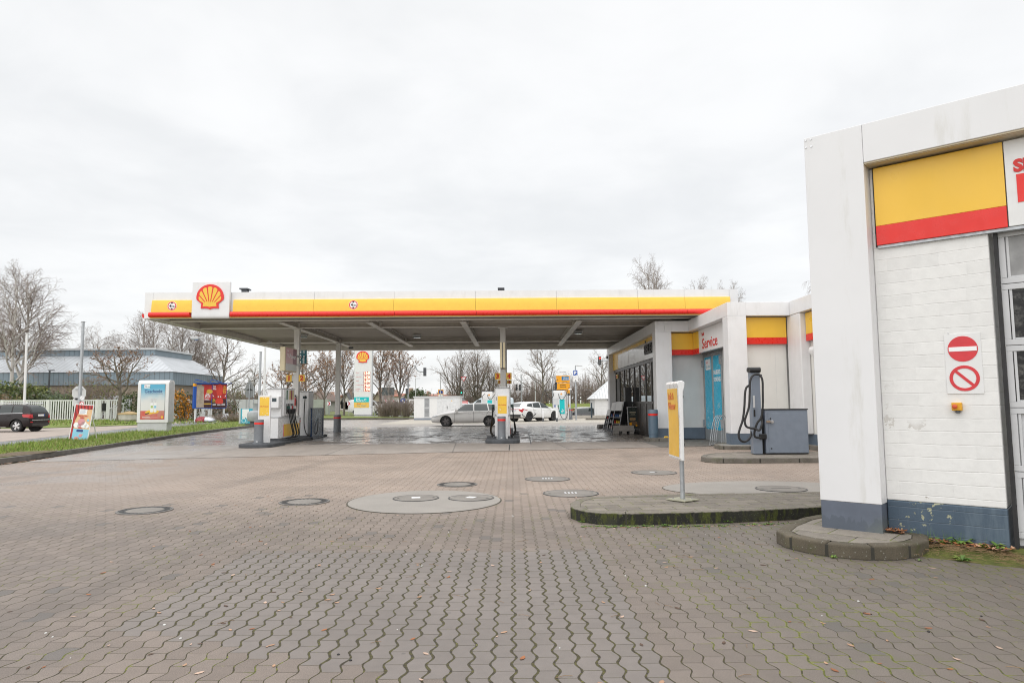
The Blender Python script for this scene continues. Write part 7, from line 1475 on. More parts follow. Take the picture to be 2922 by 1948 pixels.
write('PRÄSENTIERT', Mt @ Matrix.Translation((0.03, -0.009, 0.90)), 0.075, TXTR, pz, bold=0.02, depth=0.001, width=0.36); write('WEIN', Mt @ Matrix.Translation((0.0, -0.011, 0.83)), 0.08, TXTR, pz, bold=0.03, depth=0.001, width=0.16); write('UND', Mt @ Matrix.Translation((0.0, -0.011, 0.455)), 0.07, TXTR, pz, bold=0.02, depth=0.001)
# backlit city poster
cl_ = A(437, 1236, 33.6); t = thing('poster_lightbox', 'white rounded poster box reading Geschenkt on the grass verge', 'advertising box', (cl_[0], 33.6, 0.14), radians(4))
qx = lambda x: A(380+x/8.25, 1150, 33.6)[0]-cl_[0]; qz = lambda y: A(435, 1060+y/8.25, 33.6)[2]-0.14
mb = MB(); mb.box(qx(125), qx(790), 0.04, 0.62, 0, qz(1205)); mb.build('plinth', PANELG, t)
zt_, zb2 = qz(197), qz(1195); pr = [(0.0, zb2), (0.0, zt_-0.22)] + [(0.22-0.22*cos(a), zt_-0.22+0.22*sin(a)) for a in [radians(k) for k in (20, 40, 60, 80)]] + [(0.48+0.2*sin(a), zt_-0.2+0.2*cos(a)) for a in [radians(k) for k in (10, 30, 50, 70, 90)]] + [(0.68, zb2)]
mb = MB(); mb.extr(pr, qx(112), qx(818), 'x'); bx_ = mb.build('housing', WHITE2, t, smooth=30); mb = MB(); mb.extr([(0.08, zb2+0.03), (0.08, zt_-0.15), (0.30, zt_-0.05), (0.60, zt_-0.15), (0.60, zb2+0.03)], qx(818)+0.001, qx(818)+0.012, 'x'); mb.build('side_panel', PANELG, bx_)
x0, x1, z0, z1 = qx(190), qx(735), qz(1118), qz(298)
def grad():
    t_ = MT('sky_gradient_print', 0.3); x, y, z = t_.sep(t_.obj()); k = ((z-z0)/(z1-z0)).clamp(); n = t_.noise(t_.obj(), 2.5, 4); c = t_.mix((k + (n-0.5)*0.25).ramp(0.45, 0.95), (0.72, 0.72, 0.70), (0.10, 0.42, 0.62)); c = t_.mix(k.lt(0.24), c, t_.mix(n.ramp(0.4, 0.6), (0.62, 0.10, 0.07), (0.55, 0.22, 0.17))); t_.base(c); return t_.m
mb = MB(); mb.box(x0-0.012, x1+0.012, -0.006, -0.001, z0-0.012, z1+0.012); mb.build('poster_rim', DGREY, bx_); mb = MB(); mb.box(x0, x1, -0.012, -0.0065, z0, z1); ps = mb.build('poster', grad(), bx_)
mb = MB(); mb.extr([(x0+0.42*(x1-x0)+dx_, z0+0.19*(z1-z0)+dz_) for dx_, dz_ in ((-0.28, 0.0), (-0.05, -0.09), (0.35, -0.02), (0.42, 0.08), (0.25, 0.13), (-0.12, 0.11))], -0.0125, -0.015, 'y', 0); mb.extr([(x0+0.30*(x1-x0)+a, z0+0.15*(z1-z0)+b) for a, b in ((-0.12, -0.03), (0.08, 0.02), (0.10, 0.07), (-0.08, 0.03))], -0.0152, -0.017, 'y', 1)
BPR = [YEL2, BLACK, TXTW, flat('silver_print', (0.6, 0.6, 0.62), 0.5), LGREEN, SKYP]; MB0 = mb
for ox in (0.0, 0.16):
    mb = MB(); bx0 = x0+0.41*(x1-x0)+ox; bz = z0+0.20*(z1-z0); mb.extr(rrect(bx0, bx0+0.14, bz, bz+0.46, 0.03), -0.0155, -0.02, 'y', 2); mb.extr([(bx0+0.05, bz+0.46), (bx0+0.09, bz+0.46), (bx0+0.10, bz+0.60), (bx0+0.13, bz+0.66), (bx0+0.03, bz+0.68), (bx0-0.02, bz+0.60), (bx0+0.04, bz+0.58)], -0.0155, -0.02, 'y', 3); mb.box(bx0+0.02, bx0+0.12, -0.0215, -0.0205, bz+0.20, bz+0.32, 4 if ox == 0 else 5); mb.build('bottle_print', BPR, ps)
mb = MB0; mb.build('picture', [YEL2, BLACK], ps); mb = MB()
disc(mb, I4, x1-0.10, z0+0.10, 0.06, -0.0125, -0.015, 0, 18); mb.box(x0+0.10, x1-0.30, -0.0145, -0.0125, z0+0.07, z0+0.085, 2); mb.box(x0+0.10, x0+0.45, -0.0145, -0.0125, z0+0.11, z0+0.125, 2)
mb.build('footer_print', BPR, ps); mb = MB(); mb.extr(rrect(x0+0.14, x0+0.42, z1-0.19, z1-0.02, 0.03), -0.0125, -0.015, 'y', 2)
mb.build('logo_label', BPR, ps)
Mt = mat_of(t); write('Geschenkt', Mt @ Matrix.Translation(((x0+x1)/2+0.02, -0.014, qz(500))), 0.24, TXTB, ps, bold=0.01, depth=0.002, width=(x1-x0)*0.74); write('Car Wash', Mt @ Matrix.Translation((x0+0.17, -0.016, z1-0.15)), 0.07, TXTC, ps, align='LEFT', depth=0.001); write('Shell', Mt @ Matrix.Translation((x0+0.17, -0.016, z1-0.08)), 0.05, TXTR, ps, align='LEFT', depth=0.001)
mb = MB(); mb.box(x0+0.16*(x1-x0), x1-0.08*(x1-x0), -0.0145, -0.0125, qz(540), qz(528)); mb.build('small_print', flat('grey_print', (0.3, 0.34, 0.4), 0.5), ps)
# banner and gas tank at the end of the verge
a, b = A(*c9(1155, 985), 46), A(*c9(1430, 1305), 46); t = thing('wash_banner', 'blue banner reading SAUBERE AUTOS on the verge', 'banner', (a[0], 46, 0.12)); wB = 2.6; hB = a[2]-0.12
mb = MB(); mb.box(0, wB, 0, 0.10, 0.02, hB); pn = mb.build('printed_panel', flat('cyan_banner', (0.04, 0.38, 0.52), 0.4, var=0.05), t); mb = MB(); mb.box(-0.11, -0.002, -0.01, 0.11, 0.0, hB+0.02); mb.build('end_frame', PANELG, t)
mb = MB(); mb.box(0.10, 0.55, -0.006, -0.001, hB-0.55, hB-0.03, 0); disc(mb, I4, 0.22, 0.25, 0.16, -0.001, -0.005, 1, 18, r0=0.10); disc(mb, I4, 0.42, 0.15, 0.06, -0.001, -0.005, 1, 14, r0=0.03); mb.build('print', [TXTW, flat('pale_cyan', (0.4, 0.65, 0.75), 0.5)], pn)
write('SAUBERE AUTOS', Matrix.Translation((a[0]+0.10, 45.992, 0.12+hB*0.38)), 0.44, TXTW, pn, bold=0.04, align='LEFT', depth=0.001, width=2.3)
a = A(*c9(1490, 1310), 44.5); t = thing('gas_tank', 'grey upright gas tank with valve guard beside the blue banner', 'gas tank', (a[0]+0.05, 44.5, 0.13)); zt_ = A(*c9(1490, 1030), 44.5)[2]-0.13; r = 0.60; mb = MB(); mb.lathe([(r*0.9, 0.24), (r, 0.34), (r, zt_-0.22), (r*0.92, zt_-0.08), (r*0.62, zt_), (0.02, zt_+0.03)], 28); TK = flat('tank_grey', (0.36, 0.38, 0.39), 0.5, var=0.06); mb.build('vessel', TK, t, smooth=40)
mb = MB(); mb.lathe([(0.26, zt_), (0.26, zt_+0.42), (0.30, zt_+0.48), (0.28, zt_+0.48), (0.24, zt_+0.40), (0.24, zt_)], 20); mb.build('valve_guard', TK, t, smooth=40); mb = MB(); mb.box(-0.55, 0.55, -0.55, 0.55, 0.0, 0.09); mb.lathe([(r*0.7, 0.09), (r*0.7, 0.24)], 20); mb.build('foot', DGREY, t)
# billboards
for k, (xa, xb, lab) in enumerate(((115, 500, 'left billboard with torn poster in blue frame'), (470, 832, 'right billboard with red and black poster in blue frame'))):
    Y0 = 59.0 + k*1.6; a, b = A(*c9(xa, 420), Y0), A(*c9(xb, 980), Y0+1.5); t = thing('billboard', lab, 'billboard', (a[0], Y0, 0), atan2(1.5, b[0]-a[0])); wB = hypot(b[0]-a[0], 1.5); z0, z1 = A(*c9(150, 980), Y0)[2], A(*c9(150, 420), Y0)[2]
    mb = MB(); mb.box(0, wB, 0, 0.20, z0, z1); pn = mb.build('panel', BLUE, t, bevel=0.02); mb = MB()
    for x in (0.2, wB-0.25): mb.box(x, x+0.12, 0.05, 0.17, 0, z0-0.002)
    mb.build('leg', FW, t)
    mb = MB(); mb.box(0.06, wB+0.35*k, -0.22, 0.0, z1+0.002, z1+0.06); mb.tube([(0.05, 0.05, z1+0.1), (0.10, -0.02, z1+0.34), (0.95, -0.3, z1+0.1)], 0.035, 6); mb.build('lamp_rail', BLUE, t); mb = MB(); mb.box(0.0, 0.20, -0.02, 0.19, z1-0.24, z1-0.005, 0, Matrix.Translation((-0.004, -0.003, 0))); mb.build('corner_block', ORANGE, pn)
    x0, x1 = 0.24, wB-0.05; REDP = flat('poster_red', (0.50, 0.03, 0.025), 0.5, var=0.12, scale=2.0); DARKP = flat('poster_dark', (0.06, 0.02, 0.022), 0.5, var=0.2)
    mb = MB(); Z = lambda f: z0 + 0.06 + (z1-z0-0.14)*f; X = lambda f: x0 + (x1-x0)*f
    if k == 0:
        mb.box(X(0), X(1), -0.006, -0.001, Z(0.33), Z(1), 0); mb.box(X(0), X(1), -0.006, -0.001, Z(0), Z(0.3295), 1)
        mb.extr([(X(0), Z(0)), (X(0.5), Z(0.0)), (X(0.50), Z(0.55)), (X(0.46), Z(0.62)), (X(0.49), Z(0.92)), (X(0.36), Z(0.95)), (X(0.3), Z(1.0)), (X(0), Z(0.99))], -0.0065, -0.010, 'y', 2); mb.box(X(0.5), X(1.0), -0.010, -0.0065, Z(0.14), Z(0.19), 3); disc(mb, Matrix.Translation((X(0.86), 0, Z(0.70))) @ Matrix.Diagonal((1.5, 1, 1, 1)), 0, 0, 0.2, -0.0065, -0.009, 3, 16)
        p_ = mb.build('poster', [REDP, DARKP, flat('bare_board', (0.40, 0.33, 0.26), 0.8, var=0.15, scale=3), flat('gold_print', (0.62, 0.40, 0.06), 0.5)], pn); Mt = mat_of(t)
        write('APSTIN', Mt @ Matrix.Translation((X(0.55), -0.008, Z(0.42))), 0.44, TXTW, p_, bold=0.02, align='LEFT', depth=0.001, width=(x1-x0)*0.36); write('DAS MUSICAL', Mt @ Matrix.Translation((X(0.54), -0.008, Z(0.33))), 0.16, TXTW, p_, align='LEFT', depth=0.001, width=(x1-x0)*0.32); write('DIE', Mt @ Matrix.Translation((X(0.62), -0.008, Z(0.55))), 0.22, TXTW, p_, align='LEFT', depth=0.001)
    else:
        mb.box(X(0), X(1), -0.006, -0.001, Z(0.38), Z(1), 0); mb.box(X(0), X(1), -0.006, -0.001, Z(0), Z(0.3795), 1)
        BULB = 2; mb.extr([(X(0.5)+0.34*cos(a)*(1 if sin(a) > 0 else 1-0.35*abs(sin(a))), Z(0.76)+(0.55 if sin(a) > 0 else 0.80)*sin(a)) for a in [2*pi*i/28 for i in range(28)]], -0.0065, -0.012, 'y', 2); mb.box(X(0.5)-0.20, X(0.5)+0.20, -0.012, -0.0065, Z(0.30), Z(0.46), 2); mb.extr(rrect(X(0.5)-0.40, X(0.5)+0.40, Z(0.16), Z(0.38), 0.2), -0.0125, -0.016, 'y', 2)
        for s_ in (1, -1): mb.extr([(X(0.5)+s_*0.52, Z(0.46)), (X(0.5)+s_*0.66, Z(0.48)), (X(0.5)+s_*0.70, Z(0.56)), (X(0.5)+s_*0.60, Z(0.51))][::s_], -0.0065, -0.010, 'y', 3); disc(mb, I4, X(0.5)+s_*0.12, Z(0.47), 0.06, -0.0125, -0.015, 3, 12)
        for q in (0.16, 0.13, 0.10): mb.box(X(0.04), X(0.28), -0.008, -0.0065, Z(q), Z(q)+0.03, 3); mb.box(X(0.36), X(0.60), -0.008, -0.0065, Z(q), Z(q)+0.03, 3); mb.box(X(0.66), X(0.92), -0.008, -0.0065, Z(q), Z(q)+0.03, 3)
        p_ = mb.build('poster', [REDP, DARKP, flat('bright_red_print', (0.66, 0.055, 0.035), 0.5, var=0.1), TXTW], pn); Mt = mat_of(t); GOLD = flat('yellow_print', (0.75, 0.48, 0.05), 0.5)
        for s_, x, z, m_ in (('Ina', 0.03, 0.88, TXTW), ('Müller', 0.03, 0.77, TXTW), ('das', 0.76, 0.87, GOLD), ('neue', 0.74, 0.79, GOLD), ('Album', 0.70, 0.70, GOLD), ('6.0', 0.76, 0.62, GOLD), ('die', 0.03, 0.31, GOLD), ('6.0 Tour', 0.03, 0.23, GOLD)): write(s_, Mt @ Matrix.Translation((X(x), -0.008, Z(z))), 0.24, m_, p_, bold=0.02, align='LEFT', depth=0.001, width=None if len(s_) < 5 else (x1-x0)*0.24)
for px, c_, lab in ((*[(578,)][0], (0.28, 0.02, 0.03), 'dark red rubbish bag lying on the grass under the billboards'), (594, (0.6, 0.62, 0.66), 'flat pale plastic bag lying under the billboards'), (645, (0.62, 0.66, 0.72), 'upright pale rubbish bag right of the billboards')):
    g0 = A(px, 1184 if px < 640 else 1180, 57); t = thing('rubbish_bag', lab, 'rubbish bag', (g0[0], 57, 0.0)); bm = bmesh.new(); bmesh.ops.create_icosphere(bm, subdivisions=3, radius=0.5)
    for v in bm.verts: v.co *= 1 + 0.35*mnoise.noise(v.co*2.5+Vector((px, 0, 0))); v.co.x *= 1.1 if px != 645 else 0.7; v.co.z = max(-0.2, v.co.z*(0.5 if px != 645 else 0.9)) + 0.2
    me = bpy.data.meshes.new('bag'); bm.to_mesh(me); bm.free(); me.materials.append(flat('bag_plastic_%d' % px, c_, 0.3)); o = bpy.data.objects.new('bag', me); C.objects.link(o); o.parent = t
# traffic signs seen from behind near the banner
Y = 60; a = A(*c9(1350, 440), Y); t = thing('warning_sign', 'triangular and round road signs seen from behind on one post', 'road sign', (a[0], Y, 0)); mb = MB(); vpost(mb, 0, 0, 0, a[2], 0.045, 10); mb.build('post', GALV, t, smooth=50); SBD = flat('dark_sign_back', (0.20, 0.21, 0.21), 0.5); z = A(*c9(1350, 560), Y)[2]
mb = MB(); s_ = 0.52; mb.extr([(-s_, z-0.05), (s_, z-0.05), (0, z+s_*1.75)], 0.05, 0.065, 'y'); mb.build('triangle_back', SBD, t); mb = MB(); z = A(*c9(1350, 645), Y)[2]; disc(mb, I4, 0, z, 0.40, 0.05, 0.065, 0, 24); mb.build('round_back', SBD, t)
a = A(*c9(1450, 500), 60); t = thing('thin_post', 'thin grey post right of the warning signs', 'post', (a[0], 60, 0)); mb = MB(); vpost(mb, 0, 0, 0, a[2], 0.05, 8); mb.build('post', GALV, t); mb = MB(); vpost(mb, 0, 0, A(*c9(1450, 760), 60)[2], A(*c9(1450, 735), 60)[2], 0.07, 8); mb.build('clamp', DGREY, t)

# ------------------------------------------------------------------ far houses
ROOFS = [flat('brown_tiles', (0.20, 0.145, 0.12), 0.8, var=0.12), flat('red_tiles', (0.36, 0.16, 0.115), 0.8, var=0.12), flat('dark_tiles', (0.12, 0.12, 0.13), 0.8)]
WALLS = [flat('house_white', (0.68, 0.67, 0.65), 0.8), flat('house_beige', (0.50, 0.43, 0.34), 0.8), flat('house_brick', (0.38, 0.26, 0.2), 0.8)]
def house(label, px0, px1, yr, ye, Y, w_, r_, gable=True, turn=0.0):
    a, b = A(px0, ye, Y), A(px1, yr, Y); W_ = b[0]-a[0]; ze_, zr_ = a[2], b[2]; t = thing('house', label, 'house', ((a[0]+b[0])/2, Y, 0), turn); D_ = 11
    mb = MB()
    if gable: mb.extr([(-W_/2, -1), (W_/2, -1), (W_/2, ze_), (0, zr_), (-W_/2, ze_)], 0, D_, 'y')
    else: mb.extr([(0, -1), (8, -1), (8, ze_), (4, zr_), (0, ze_)], -W_/2, W_/2, 'x')
    wl = mb.build('wall', WALLS[w_], t)
    mb = MB(); th = 0.18; o = 0.5
    if gable:
        sl = (zr_-ze_)/(W_/2)
        for s_ in (1, -1): mb.extr([(0, zr_+0.02), (s_*(W_/2+o), ze_-o*sl+0.02), (s_*(W_/2+o), ze_-o*sl+0.02+th), (0, zr_+0.02+th)][::-s_], -o, D_+o, 'y')
    else:
        sl = (zr_-ze_)/4
        for y0, s_ in ((0, 1), (8, -1)): mb.extr([(y0-s_*o, ze_-o*sl+0.02), (4, zr_+0.02), (4, zr_+0.02+th), (y0-s_*o, ze_-o*sl+0.02+th)], -W_/2-o, W_/2+o, 'x')
    rf = mb.build('roof', ROOFS[r_], t); mb = MB(); mb.box(-0.4, 0.4, 2.6, 3.4, zr_-0.6, zr_+1.0); mb.build('chimney', WALLS[2], rf)
    for k, x in enumerate((-W_*0.22, W_*0.18)):
        mb = MB(); mb.box(x-0.7, x+0.7, -0.05, -0.002, ze_*0.25, ze_*0.25+1.3); wn = mb.build('window', GLASSD, t); mb = MB(); mb.box(x-0.8, x+0.8, -0.12, -0.051, ze_*0.25-0.12, ze_*0.25-0.001); mb.build('window_sill', WHITE2, wn)
house('beige house with dark gable between price sign and first trunk', 1066, 1089, 1120, 1140, 130, 1, 0); house('white house with brown gable behind the curved signal mast', 1148, 1184, 1121, 1142, 128, 0, 0); house('small white house with dark roof left of the price sign', 978, 998, 1122, 1140, 135, 0, 2)
house('white house with brown roof above the noise barrier', 882, 918, 1121, 1139, 130, 0, 0); house('long red roofed house behind the tree trunks', 1100, 1143, 1124, 1131, 150, 0, 1, False); house('far red roofed row behind the transformer cabinet', 1190, 1245, 1125, 1130, 190, 0, 1, False); house('far red roofed house above the noise barrier, left of the second column', 920, 958, 1129, 1136, 160, 1, 1, False); house('far red roofed house behind the bare trees left of the yield sign', 1262, 1300, 1126, 1131, 190, 0, 1, False)
# ------------------------------------------------------------------ trees
BARK = flat('bark', (0.15, 0.13, 0.105), 0.9, var=0.25, scale=3, grime=((0.16, 0.17, 0.07), 0.5)); TWIG = flat('twig_bark', (0.235, 0.19, 0.165), 0.9, var=0.15); TWIGP = flat('pale_twig', (0.27, 0.23, 0.21), 0.9, var=0.15); TWIGM = flat('mossy_twig', (0.16, 0.145, 0.08), 0.9, var=0.25)
def birch_bark():
    t = MT('birch_bark', 0.8); p = t.pos(); n = t.noise(t.scale(p, (3, 3, 9)), 1.0, 3, 0.6).ramp(0.60, 0.68); t.base(t.mix(n, (0.52, 0.49, 0.46), (0.08, 0.07, 0.065))); return t.m
BIRCH = birch_bark()
LEAFB = flat('brown_leaf', (0.30, 0.165, 0.085), 0.8, var=0.3, scale=3); LEAFR = flat('dull_leaf', (0.26, 0.15, 0.09), 0.8, var=0.3)
def grow_tree(seed, H, r0, clear, nb, spread, ratio, trop, wob, twig, leaves=0, leafsize=0.11, multi=1, droop=0.0, up0=0.05, maxlev=3, lean=0.0, dome=False):
    rd = random.Random(seed); T, K = MB(), MB(); tips = []
    def rvec(): return Vector((rd.gauss(0, 1), rd.gauss(0, 1), rd.gauss(0, 1)))
    def grow(p, d, L, r, lev):
        n = max(3, int(L/(0.7 if lev < 2 else 0.45))) if lev < maxlev else 3
        n = min(n, 9); pts, dirs = [p.copy()], [d.copy()]
        tr = trop[min(lev, len(trop)-1)]
        for i in range(n):
            d = (d + rvec()*wob*(0.5 if lev == 0 else 1) + Vector((0, 0, 1))*tr*(1 if tr > 0 else (i+1)/n*1.6)).normalized(); p = p + d*(L/n); pts.append(p.copy()); dirs.append(d.copy())
        rr = [max(twig, r*(1-0.72*i/n)) for i in range(n+1)]
        (T if lev <= 1 else K).tube(pts, rr, 7 if lev == 0 else (5 if lev == 1 else 3), 0)
        if lev >= maxlev or (lev >= 2 and droop and lev == maxlev): tips.append((pts, dirs))
        if lev < maxlev:
            c = nb[lev]; c = max(1, int(c*(0.75 + 0.5*rd.random()))); t0 = clear if lev == 0 else 0.22
            for k in range(c):
                t = t0 + (0.98-t0)*((k+rd.random()*0.8)/c); i = min(int(t*n), n-1); f = t*n-i
                q = pts[i].lerp(pts[i+1], f); dd = dirs[min(i+1, n)]
                ax = dd.orthogonal().normalized(); ax.rotate(Matrix.Rotation(k*2.399 + rd.uniform(-0.5, 0.5), 3, dd)); a = spread[lev]*(0.75 + 0.5*rd.random())
                nd = dd.copy(); nd.rotate(Matrix.Rotation(a, 3, ax)); LL = L*ratio[lev]*((0.42 + 0.66*sqrt(max(0, 1-(t-t0)/(1-t0))) if dome else 1.12 - 0.72*(t-t0)/(1-t0)) if lev == 0 else 1.0-0.45*t)*(0.8+0.4*rd.random())
                grow(q, nd, LL, max(twig, rr[i]*(0.62 if lev == 0 else 0.6)), lev+1)
    for m in range(multi):
        a = 2*pi*m/multi + rd.random(); sp = 0 if multi == 1 else 0.16
        grow(Vector((0.15*cos(a), 0.15*sin(a), -0.1)) if multi > 1 else Vector((0, 0, -0.1)), Vector((sp*cos(a)+lean, sp*sin(a), 1)).normalized(), H*(0.92 if multi == 1 else 0.8+0.2*rd.random()), r0, 0)
    if leaves:
        for k in range(leaves):
            pts, dirs = rd.choice(tips); i = rd.randrange(1, len(pts)); c = pts[i] + rvec()*0.06; u = rvec().normalized(); v = u.cross(rvec()).normalized(); s_ = leafsize*(0.6+0.8*rd.random())
            K.add([tuple(c-u*s_), tuple(c+v*s_*0.6), tuple(c+u*s_), tuple(c-v*s_*0.6)], [(0, 1, 2, 3)], 1)
    return T, K
def tree_proto(name, bark, twigm, leafm, **kw):
    T, K = grow_tree(**kw); o = bpy.data.objects.new(name, None); C.objects.link(o); t = T.build('trunk', bark, o, smooth=True); k = K.build('crown', [twigm, leafm], o, smooth=False); return o
PB = dict()
def used(kind, mk):
    if kind not in PB: PB[kind] = [mk(), 0]
    e = PB[kind]; e[1] += 1
    return e[0] if e[1] == 1 else copy_tree(e[0])
KINDS = {
 'birch': ('birch_tree', lambda: tree_proto('birch_tree', BIRCH, TWIG, LEAFB, seed=3, H=16, r0=0.20, clear=0.22, nb=(24, 10, 8), spread=(0.62, 0.6, 0.8), ratio=(0.40, 0.50, 0.55), trop=(0.03, 0.02, -0.10, -0.22), wob=0.10, twig=0.0065, droop=1, multi=2)),
 'birch_b': ('birch_tree', lambda: tree_proto('birch_tree', BIRCH, TWIGP, LEAFB, seed=11, H=14, r0=0.17, clear=0.25, nb=(22, 10, 10), spread=(0.62, 0.7, 0.8), ratio=(0.40, 0.42, 0.95), trop=(0.03, 0.0, -0.30, -0.95), wob=0.10, twig=0.0055, dome=True, droop=1)),
 'multi': ('bare_tree', lambda: tree_proto('bare_tree', BARK, TWIG, LEAFR, seed=5, H=11, r0=0.14, clear=0.16, nb=(13, 8, 6), spread=(0.55, 0.6, 0.6), ratio=(0.46, 0.50, 0.50), trop=(0.05, 0.05, 0.03, 0.02), wob=0.12, twig=0.007, multi=4, leaves=350, leafsize=0.07)),
 'bare': ('bare_tree', lambda: tree_proto('bare_tree', BARK, TWIG, LEAFR, seed=8, H=10, r0=0.19, clear=0.24, nb=(15, 9, 7), spread=(0.85, 0.65, 0.65), ratio=(0.58, 0.46, 0.50), trop=(0.04, 0.06, 0.02, 0.0), wob=0.14, twig=0.0075, leaves=350, leafsize=0.07)),
 'autumn': ('autumn_tree', lambda: tree_proto('autumn_tree', BARK, TWIG, LEAFB, seed=13, H=11, r0=0.20, clear=0.24, nb=(17, 9, 6), spread=(0.60, 0.6, 0.65), ratio=(0.50, 0.46, 0.50), trop=(0.04, 0.06, 0.03, 0.0), wob=0.13, twig=0.010, leaves=2600, leafsize=0.085)),
 'autumn_b': ('autumn_tree', lambda: tree_proto('autumn_tree', BARK, TWIG, LEAFB, seed=23, H=9.5, r0=0.22, clear=0.28, nb=(14, 10, 7), spread=(1.0, 0.65, 0.65), ratio=(0.62, 0.46, 0.48), trop=(0.05, 0.04, 0.0, -0.05), wob=0.14, twig=0.010, leaves=3000, leafsize=0.09)),
 'small': ('small_tree', lambda: tree_proto('small_tree', BARK, TWIG, LEAFR, seed=31, H=6.2, r0=0.15, clear=0.36, nb=(15, 9, 6), spread=(0.95, 0.7, 0.7), ratio=(0.55, 0.45, 0.45), trop=(0.03, 0.05, 0.02, 0.0), wob=0.17, twig=0.011, leaves=1500, leafsize=0.055)),
 'slim': ('bare_tree', lambda: tree_proto('bare_tree', BARK, TWIGM, LEAFR, seed=41, H=7, r0=0.10, clear=0.3, nb=(12, 7, 5), spread=(0.5, 0.6, 0.7), ratio=(0.42, 0.5, 0.5), trop=(0.06, 0.08, 0.03, 0.0), wob=0.12, twig=0.010)),
}
BASEH = dict(birch=16, birch_b=15.6, multi=11, bare=10, autumn=11, autumn_b=9.5, small=6.2, slim=7)
def plant(kind, px, ytop, Y, label, rz=0.0, zb=0.0, wid=1.0, group='bare trees around the station'):
    top = A(px, ytop, Y); h_ = top[2]-zb; o = used(kind, KINDS[kind][1]); s_ = h_/(BASEH[kind]*0.95); o.location = (top[0], Y, zb); o.rotation_euler = (0, 0, rz); o.scale = (s_*wid, s_*wid, s_)
    tag(o, label, 'tree', group); return o
v2 = 1.2423
T_ = lambda kind, x, y, Y, lab, **k: plant(kind, x*v2, y*v2, Y, lab, **k)
T_('birch', 48, 612, 80, 'tall white stemmed birch rising over the hall at far left', rz=0.6, wid=1.0); T_('birch', -22, 650, 92, 'dark tall birch cut by the left picture edge', rz=2.0, wid=1.1); T_('birch_b', 105, 752, 104, 'smaller birch between the tall birch and the grey pole', rz=1.0)
T_('birch_b', 213, 748, 118, 'weeping birch behind the hall right of the grey pole', rz=2.1, wid=1.15); T_('birch_b', 262, 775, 122, 'low weeping birch behind the hall above the small round tree', rz=4.0)
T_('birch', 352, 722, 108, 'leftmost birch of the clump behind the hall roof end', rz=3.3, wid=0.9); T_('birch', 402, 728, 112, 'middle birch of the clump behind the hall roof end', rz=0.2, wid=1.0); T_('birch', 452, 742, 116, 'birch behind the hall roof end under the shell logo board', rz=5.1, wid=0.95)
T_('bare', 515, 785, 92, 'bare tree with two strong limbs right of the hall', rz=0.9); T_('slim', 546, 870, 70, 'young mossy tree behind the billboards', rz=0.3, wid=1.5); T_('slim', 583, 850, 90, 'thin leaning tree beside the stepped grey pole', rz=2.6, wid=1.1)
T_('small', 278, 803, 62, 'small round crowned tree with dark buds before the hall', rz=0.5, wid=1.18)
T_('autumn_b', 648, 832, 84, 'brown leaved spreading tree behind the left totem', rz=0.4, wid=1.0); T_('autumn_b', 706, 822, 92, 'brown leaved tree between the signs 1 and 2 and second column', rz=2.4, wid=1.1); T_('autumn', 748, 815, 88, 'autumn tree just left of the second canopy column', rz=4.4, wid=0.9)
T_('autumn', 792, 800, 80, 'autumn tree with thick mossy trunk left of the price sign', rz=1.2, wid=0.85); T_('autumn', 872, 800, 80, 'autumn tree with thick trunk right of the price sign', rz=3.0, wid=0.95); T_('autumn', 922, 802, 82, 'autumn tree beside the curved signal mast', rz=5.4, wid=0.9); T_('birch_b', 897, 845, 100, 'slender white stemmed birch between two autumn trunks', rz=0.0, wid=0.5); T_('birch_b', 812, 850, 100, 'slender birch left of the price sign behind the chevron boards', rz=1.0, wid=0.5)
T_('multi', 1050, 812, 96, 'bare many stemmed tree left of the middle column', rz=0.3, wid=1.05); T_('multi', 1095, 808, 100, 'dense many stemmed tree beside the middle column', rz=2.2, wid=1.1); T_('multi', 1128, 830, 102, 'bare tree partly behind the middle column', rz=4.2, wid=0.9)
T_('bare', 1246, 802, 84, 'bare wide crowned tree right of middle column above the chargers', rz=4.0, wid=1.0, zb=0.3); T_('bare', 1382, 818, 82, 'bare tree beside the shop parapet above the hut', rz=1.1, wid=1.0, zb=0.6)
T_('birch', 1508, 600, 72, 'tall weeping birch standing above the canopy roof at right', rz=0.8, wid=0.62); T_('birch', 1600, 654, 84, 'left weeping birch top just showing over the canopy edge', rz=3.2, wid=0.6); T_('birch', 1655, 656, 86, 'right weeping birch top just showing over the canopy edge', rz=5.0, wid=0.6); T_('birch_b', 1893, 560, 60, 'weeping birch branches peeking from behind the car wash pillar', rz=2.0, wid=0.85)

